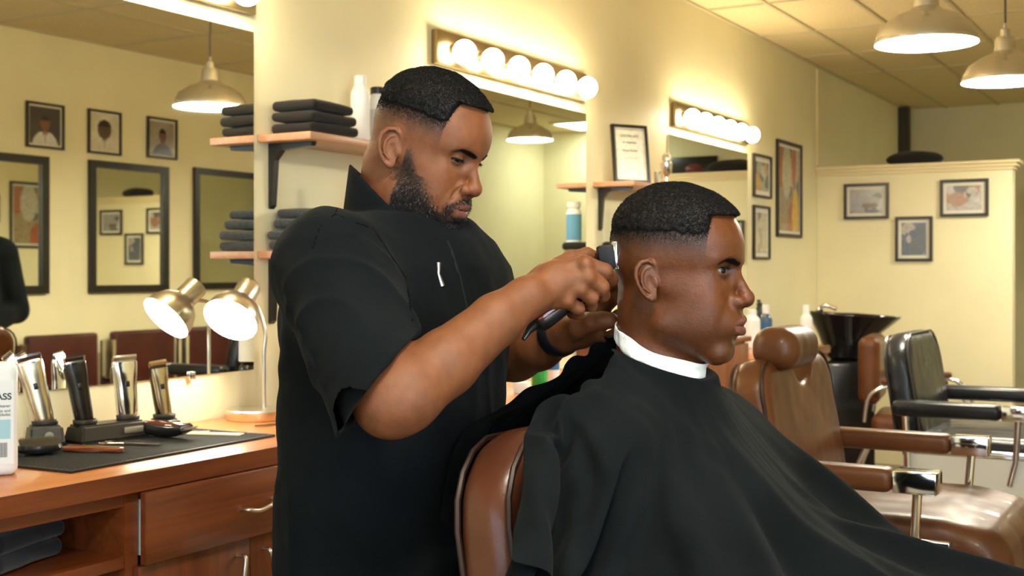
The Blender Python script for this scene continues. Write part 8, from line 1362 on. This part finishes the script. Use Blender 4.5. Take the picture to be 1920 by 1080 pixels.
-26,-14,-17,1,-1,0,11,3,-13,1,3,-1,-15,8,10,1,5,-6,-5,-1,4,-1,-9,6,7,22,9,-12,-25,-7,17,12,-8,12,17,-12,-5,-9,2,-7,-2,-5,10,-11,-5,-1,2,1,-10,-11,5,-7,12,3,7,7,-4,-1,-2,0,7,-2,-3,10,-1,-3,2,-3,-1,-5,-2,0,-5,-3,1,1,-2,0,2,-3,0,2,-2,0,-9,-1,3,2,0,-2,2,4,-1,2,2,-2,0,-4,0,0,-4,0,6,0,0,5,1,0,-15,-15,8,1,-4,0,1,0,0,9,-3,-2,13,7,-6,-10,14,-7,3,15,-2,3,-5,-1,2,0,0,4,-1,1,2,-4,0,2,-4,3,-2,-15,4,8,8,-1,0,23,-5,-16,8,-3,-3,10,3,-22,-21,0,18,-37,12,22,-2,5,
7,4,2,-3,2,-4,5,2,2,-3,8,-7,-3,8,-5,-1,5,-1,-5,3,-2,-4,0,-1,-5,-3,0,-8,-1,1,-9,3,0,-2,3,1,1,2,0,-2,3,-1,1,2,2,1,2,1,1,4,-1,7,2,1,5,0,0,6,-10,0,9,12,5,4,-3,1,5,-1,3,-4,0,1,2,6,1,5,-1,4,-8,16,6,-11,-13,-13,-2,-2,0,-1,-2,-1,-3,2,1,4,0,1,3,1,2,2,0,1,-4,4,2,1,-3,-1,9,-11,2,-3,-11,0,-3,-1,-1,3,9,2,-2,5,-1,-3,2,0,-1,-2,0,-3,-7,-1,-2,-3,2,-1,2,0,-2,0,-1,-1,-4,2,-2,4,1,-2,4,-1,-2,2,0,-1,0,1,-2,-3,1,-1,-1,1,-2,0,1,0,-1,1,
-28,-14,-11,7,-2,-10,8,4,-9,-2,5,-1,-17,3,18,10,7,-19,-7,1,9,-3,-3,1,6,28,20,0,-24,-10,29,16,-14,5,-5,1,-22,-5,-4,-6,0,-8,8,-13,-5,-4,0,1,-5,-8,3,-9,9,4,6,9,-4,2,-2,-1,-1,-2,0,7,-2,-2,3,-2,-2,-2,-2,0,-2,-2,0,3,-4,-1,2,-1,0,0,-3,0,-6,0,2,2,0,-1,1,4,-2,3,0,-1,0,-3,-1,0,-4,1,-3,-6,3,2,-2,2,-8,-8,4,6,-2,-1,5,0,-2,7,-2,0,12,8,-6,-10,11,-7,2,14,-3,3,-5,1,3,2,-1,2,-4,0,2,-6,3,2,-7,1,0,-6,3,9,11,-1,-3,20,-4,-14,6,-3,-4,9,1,-18,-12,1,5,-38,9,22,-8,6,
7,3,1,8,2,1,4,2,3,-3,6,-7,-2,8,-4,-3,8,-4,-6,2,-3,-4,1,0,-3,-2,0,-8,-2,0,-7,2,0,-4,3,1,1,3,1,-3,3,0,1,2,0,2,3,1,3,2,0,4,2,0,6,2,2,6,-17,0,7,20,3,4,-4,1,5,-2,4,-6,-5,-3,6,10,5,6,-2,5,-13,20,3,-6,-18,-11,-2,-6,-1,-4,6,0,-1,0,0,3,1,1,2,0,3,3,1,1,-4,4,1,0,-1,0,9,-11,1,-1,-12,0,-5,-2,0,4,9,1,-2,4,0,-2,3,0,-2,-1,1,-2,-5,-2,-2,-6,1,-1,1,1,-3,-1,-1,-2,0,1,-1,4,0,-3,3,0,-1,1,2,-1,-1,0,-2,-2,1,-1,-1,0,-1,-1,1,-2,0,1,
-30,-16,-7,10,3,-17,6,1,-7,-2,7,-1,-18,0,24,19,7,-27,-11,2,10,-4,1,-1,2,18,19,38,-3,-5,11,-2,-6,-1,-9,3,-10,7,-9,-27,4,-10,4,-23,-9,-2,0,1,-5,-7,3,-9,8,5,6,9,-4,2,0,-2,-3,-4,2,0,-2,-1,2,-1,-2,2,-3,-1,4,-2,-2,1,-2,1,3,-3,-1,-2,-2,1,-3,-1,1,1,1,-1,1,3,-2,2,1,-1,0,-4,0,-2,-4,2,-3,-7,3,-3,-4,3,0,-3,2,4,-2,-2,10,-1,-3,6,-1,-1,9,8,-5,-7,8,-6,0,11,-2,2,-2,-1,3,-1,0,3,-3,2,2,-6,1,2,-5,3,3,3,0,6,7,-1,-5,18,-4,-11,4,-2,-5,10,1,-12,-7,-1,-7,-37,8,21,-13,7,
13,1,2,11,3,4,4,2,1,-2,5,-5,-3,6,-5,-6,11,-6,-4,2,-1,-4,0,-1,-5,-2,0,-6,-1,1,-6,3,-2,-6,2,2,-1,2,1,-1,4,-1,2,2,1,3,3,1,2,3,-1,5,2,1,6,-1,1,2,-11,3,7,22,5,4,-10,-3,7,-2,4,-4,-2,-2,5,8,5,8,-6,7,-20,23,-1,-1,-25,-11,-3,1,-1,-3,5,1,-3,1,0,3,0,1,4,2,2,2,1,2,-3,4,2,-3,-3,-1,11,-8,2,-1,-13,-1,-4,-2,-1,3,6,1,-2,5,0,-2,3,1,-2,0,0,-3,-3,0,-1,-7,0,-2,0,1,-2,-1,-1,-1,3,1,-3,4,1,-1,1,0,-2,1,0,-2,-2,1,-1,-3,0,-1,-1,2,-2,1,1,-1,-1,0,
-28,-18,-6,11,6,-21,4,1,-4,-4,11,1,-15,-5,16,20,6,-19,-14,1,5,-3,5,1,-3,7,10,70,4,6,-4,-23,13,-29,25,-22,29,-3,2,-47,12,-10,-1,-35,-14,-3,3,1,-3,-7,2,-9,7,5,4,10,-3,5,0,-4,-5,-3,3,0,-2,-1,1,-3,0,4,-1,-3,4,-2,-2,1,-3,0,2,-2,-1,1,-3,1,-6,0,2,2,0,-1,1,4,-1,3,0,-2,-2,-5,1,-3,-6,2,-3,-5,3,-2,-4,3,0,-3,1,5,-2,-2,14,1,-4,3,-3,1,8,9,-6,-7,7,-5,-1,9,-3,4,0,-1,3,-3,1,2,-3,0,2,-5,2,1,-3,2,7,8,-1,4,3,1,-7,17,-4,-9,3,-2,-6,10,1,-9,-5,-2,-12,-33,8,17,-17,6,
22,0,5,10,2,5,2,3,1,-1,3,-5,-2,6,-4,-9,13,-10,-4,2,-1,-3,-1,0,-3,0,0,-7,-2,0,-5,3,0,-6,2,0,-2,3,2,-2,2,0,1,3,0,4,2,1,3,3,-1,3,3,1,10,-2,1,0,7,7,1,15,5,9,-19,-7,7,-3,3,-2,-1,-1,4,7,6,10,-9,8,-26,26,-5,4,-31,-9,-5,12,0,-3,1,0,-2,0,0,3,1,1,3,2,3,2,-1,1,-4,4,1,-3,0,0,11,-8,1,1,-15,0,-4,-1,0,2,5,1,-2,4,-1,-3,3,1,-1,2,1,-2,-2,-1,-2,-5,0,-2,-5,1,-2,-2,-1,-2,7,0,-1,4,2,-2,0,-1,-2,0,2,-2,-2,1,-1,-2,0,-2,-1,0,0,-1,1,-1,-1,1]
CW = np.cumsum(np.cumsum(np.array(CAPE).reshape(56, 112, 3), axis=0), axis=1)
CW = (np.array(CAPE_LO) + CW*.0003).reshape(-1, 3)
cape = qmesh('cape', CW, grid_mesh(CW, 112, 56), mcape, eC)
md = cape.modifiers.new('thickness', 'SOLIDIFY'); md.thickness = .0015; md.offset = 1
md = cape.modifiers.new('smooth', 'SUBSURF'); md.levels = 1; md.render_levels = 2
def headneck(p): return smin(head_sdf((p-OC) @ RC.T / .0104, HC)*.0104, neckC(p), .022)
# white paper strip round the neck
ncr = n3(P(1227, 657, 1.762)); V = []; NS = 120; TILT = .027
def neck_r(a, z_off):
    d = n3((math.cos(a), math.sin(a), 0)); t = np.linspace(.030, .090, 61); pts = ncr + d*t[:, None]; pts = pts + n3((0, 0, TILT*d[1]+z_off)); v = headneck(pts); k = np.where(v > 0)[0]
    return t[k[0]] if len(k) else .06
rr = {}
for zo in (-.012, 0, .0125):
    q = np.array([neck_r(2*PI*i/NS, zo) for i in range(NS)]); q = np.minimum(q, .078); rr[zo] = np.array([np.max(q[(np.arange(i-5, i+6)) % NS]) for i in range(NS)]); rr[zo] = np.array([np.mean(rr[zo][(np.arange(i-5, i+6)) % NS]) for i in range(NS)])
for j, (dz, dr, zo) in enumerate(((-.012, .0020, -.012), (-.006, .0032, -.012), (.002, .0030, 0), (.009, .0034, .0125), (.0125, .0022, .0125), (.0125, .0006, .0125), (.002, .0006, 0), (-.012, .0004, -.012))):
    for i in range(NS):
        a = 2*PI*i/NS; d = n3((math.cos(a), math.sin(a), 0)); r = rr[zo][i]+dr+.0006*math.sin(a*7+j*.6)+.0004*math.sin(a*17+j); p = ncr + d*r; p[2] += TILT*d[1] + dz*(1+.12*math.sin(a*5)); V.append(p)
Fq = []
for j in range(8):
    for i in range(NS): Fq.append((j*NS+i, j*NS+(i+1) % NS, ((j+1) % 8)*NS+(i+1) % NS, ((j+1) % 8)*NS+i))
st = qmesh('neck_strip', np.array(V), np.array(Fq), mat('paper_white', (.80, .80, .76), rough=.8, bump=.5, bscale=300, sss=.1), eC)
md = st.modifiers.new('smooth', 'SUBSURF'); md.levels = 1; md.render_levels = 2
# ===== figure in black, standing across the room: seen in the mirror only
fo = n3((3.99, -.40, 0)); HF = dict(HC, skin=(.20, .09, .05))
ffw = Vector((-.55, .83, 0)).normalized(); frt = ffw.cross(UP)
def FP(r, f, u): return fo + n3(frt)*r + n3(ffw)*f + n3((0, 0, u))
OF = FP(0, .03, 1.66); RF = frame(ffw, UP); nf0 = FP(0, -.02, 1.48)
def figbody(p, g=0):
    d = smin(ell(p, FP(0, 0, 1.18), (.20+g, .17+g, .36+g)), cap(p, FP(-.17, 0, 1.43), FP(.17, 0, 1.43), .065+g, .065+g), .08)
    d = smin(d, ell(p, FP(0, 0, .92), (.18+g, .15+g, .16+g)), .08)
    for s in (-1, 1):
        d = smin(d, chain(p, [FP(s*.21, 0, 1.42), FP(s*.27, -.04, 1.13)], [.062+g, .050+g]), .04); d = smin(d, chain(p, [FP(s*.27, -.04, 1.13), FP(s*.10, .20, 1.06)], [.048+g, .036+g]), .03)
    return d
def figlegs(p, g=0):
    d = None
    for s in (-1, 1):
        e = chain(p, [FP(s*.095, 0, .88), FP(s*.10, .02, .48), FP(s*.11, 0, .09)], [.09+g, .062+g, .045+g], .02); d = e if d is None else smin(d, e, .02)
    return d
def neckF(p): return cap(p, nf0, OF + (n3((0, -2.2, -3))*.01) @ RF, .062, .055)
hdF = dict(o=OF, R=RF, s=1, h=HF, neck=neckF, res=.0035)
V1, Q1, C1, l1, rg1 = build_head(hdF)
def hands(p):
    d = None
    for s in (-1, 1):
        w = FP(s*.10, .20, 1.06)
        for k in range(4):
            e = chain(p, [w, FP(s*(.05+.0*k), .23, 1.085-.02*k), FP(-s*.02, .235, 1.075-.02*k)], [.026, .012, .009]); d = e if d is None else smin(d, e, .008)
        d = smin(d, chain(p, [w, FP(s*.06, .215, 1.11), FP(s*.02, .22, 1.12)], [.022, .012, .010]), .01)
    return d
def fb(p): return smin(smin(smin(figbody(p, -.012), figlegs(p, -.01), .05), hands(p), .02), neckF(p), .03)
Vt, Qt = surf(fb, n3((3.8, -1.1, .0)), n3((4.85, .05, 1.56)), .010)
Vv, Qv, Cv = join([(V1, Q1, C1), (Vt, Qt, skincol(Vt, HF))])
eF = empty('person', (0, 0, 0), 'person in black with hands clasped, reflected at the edge of the mirror', 'person')
bF = qmesh('body', Vv, Qv, mskin2, eF, cols=Cv); HF['nh'] = 6000; HF['nt'] = 6000; add_hair(hdF, bF, V1, Q1, l1, rg1, mhair, mbeard); add_eyes(hdF, bF)
def jk(p): 
    d = figbody(p, .012) - vnoise(p, 9)*.008; d = smax(d, .80-p[..., 2], .01); return smax(d, -smin(cap(p, nf0, FP(0, 0, 1.7), .062, .060), cap(p, FP(0, .02, 1.45), FP(0, .02, 1.6), .06, .07), .01), .004)
V, Q = surf(lambda p: smax(jk(p), -np.minimum(cap(p, FP(.115, .18, 1.063), FP(-.05, .25, 1.06), .037, .05), cap(p, FP(-.115, .18, 1.063), FP(.05, .25, 1.06), .037, .05)), .004), n3((3.8, -1.1, .7)), n3((4.85, .05, 1.56)), .009); qmesh('jacket', V, Q, mscrub, eF)
V, Q = surf(lambda p: smax(figlegs(p, .012), .07-p[..., 2], .004), n3((3.9, -.95, .03)), n3((4.75, -.1, 1.0)), .011); qmesh('trousers', V, Q, MATS['charcoal_trousers'], eF)
for s in (-1, 1):
    V, Q = surf(lambda p: smax(smin(cap(p, FP(s*.11, -.03, .05), FP(s*.12, .16, .035), .05, .043), cap(p, FP(s*.11, 0, .06), FP(s*.11, 0, .10), .05, .052), .03), .002-p[..., 2], .004), n3((3.8, -1, -.01)), n3((4.8, .1, .2)), .009); qmesh('shoe', V, Q, mblackp, eF)
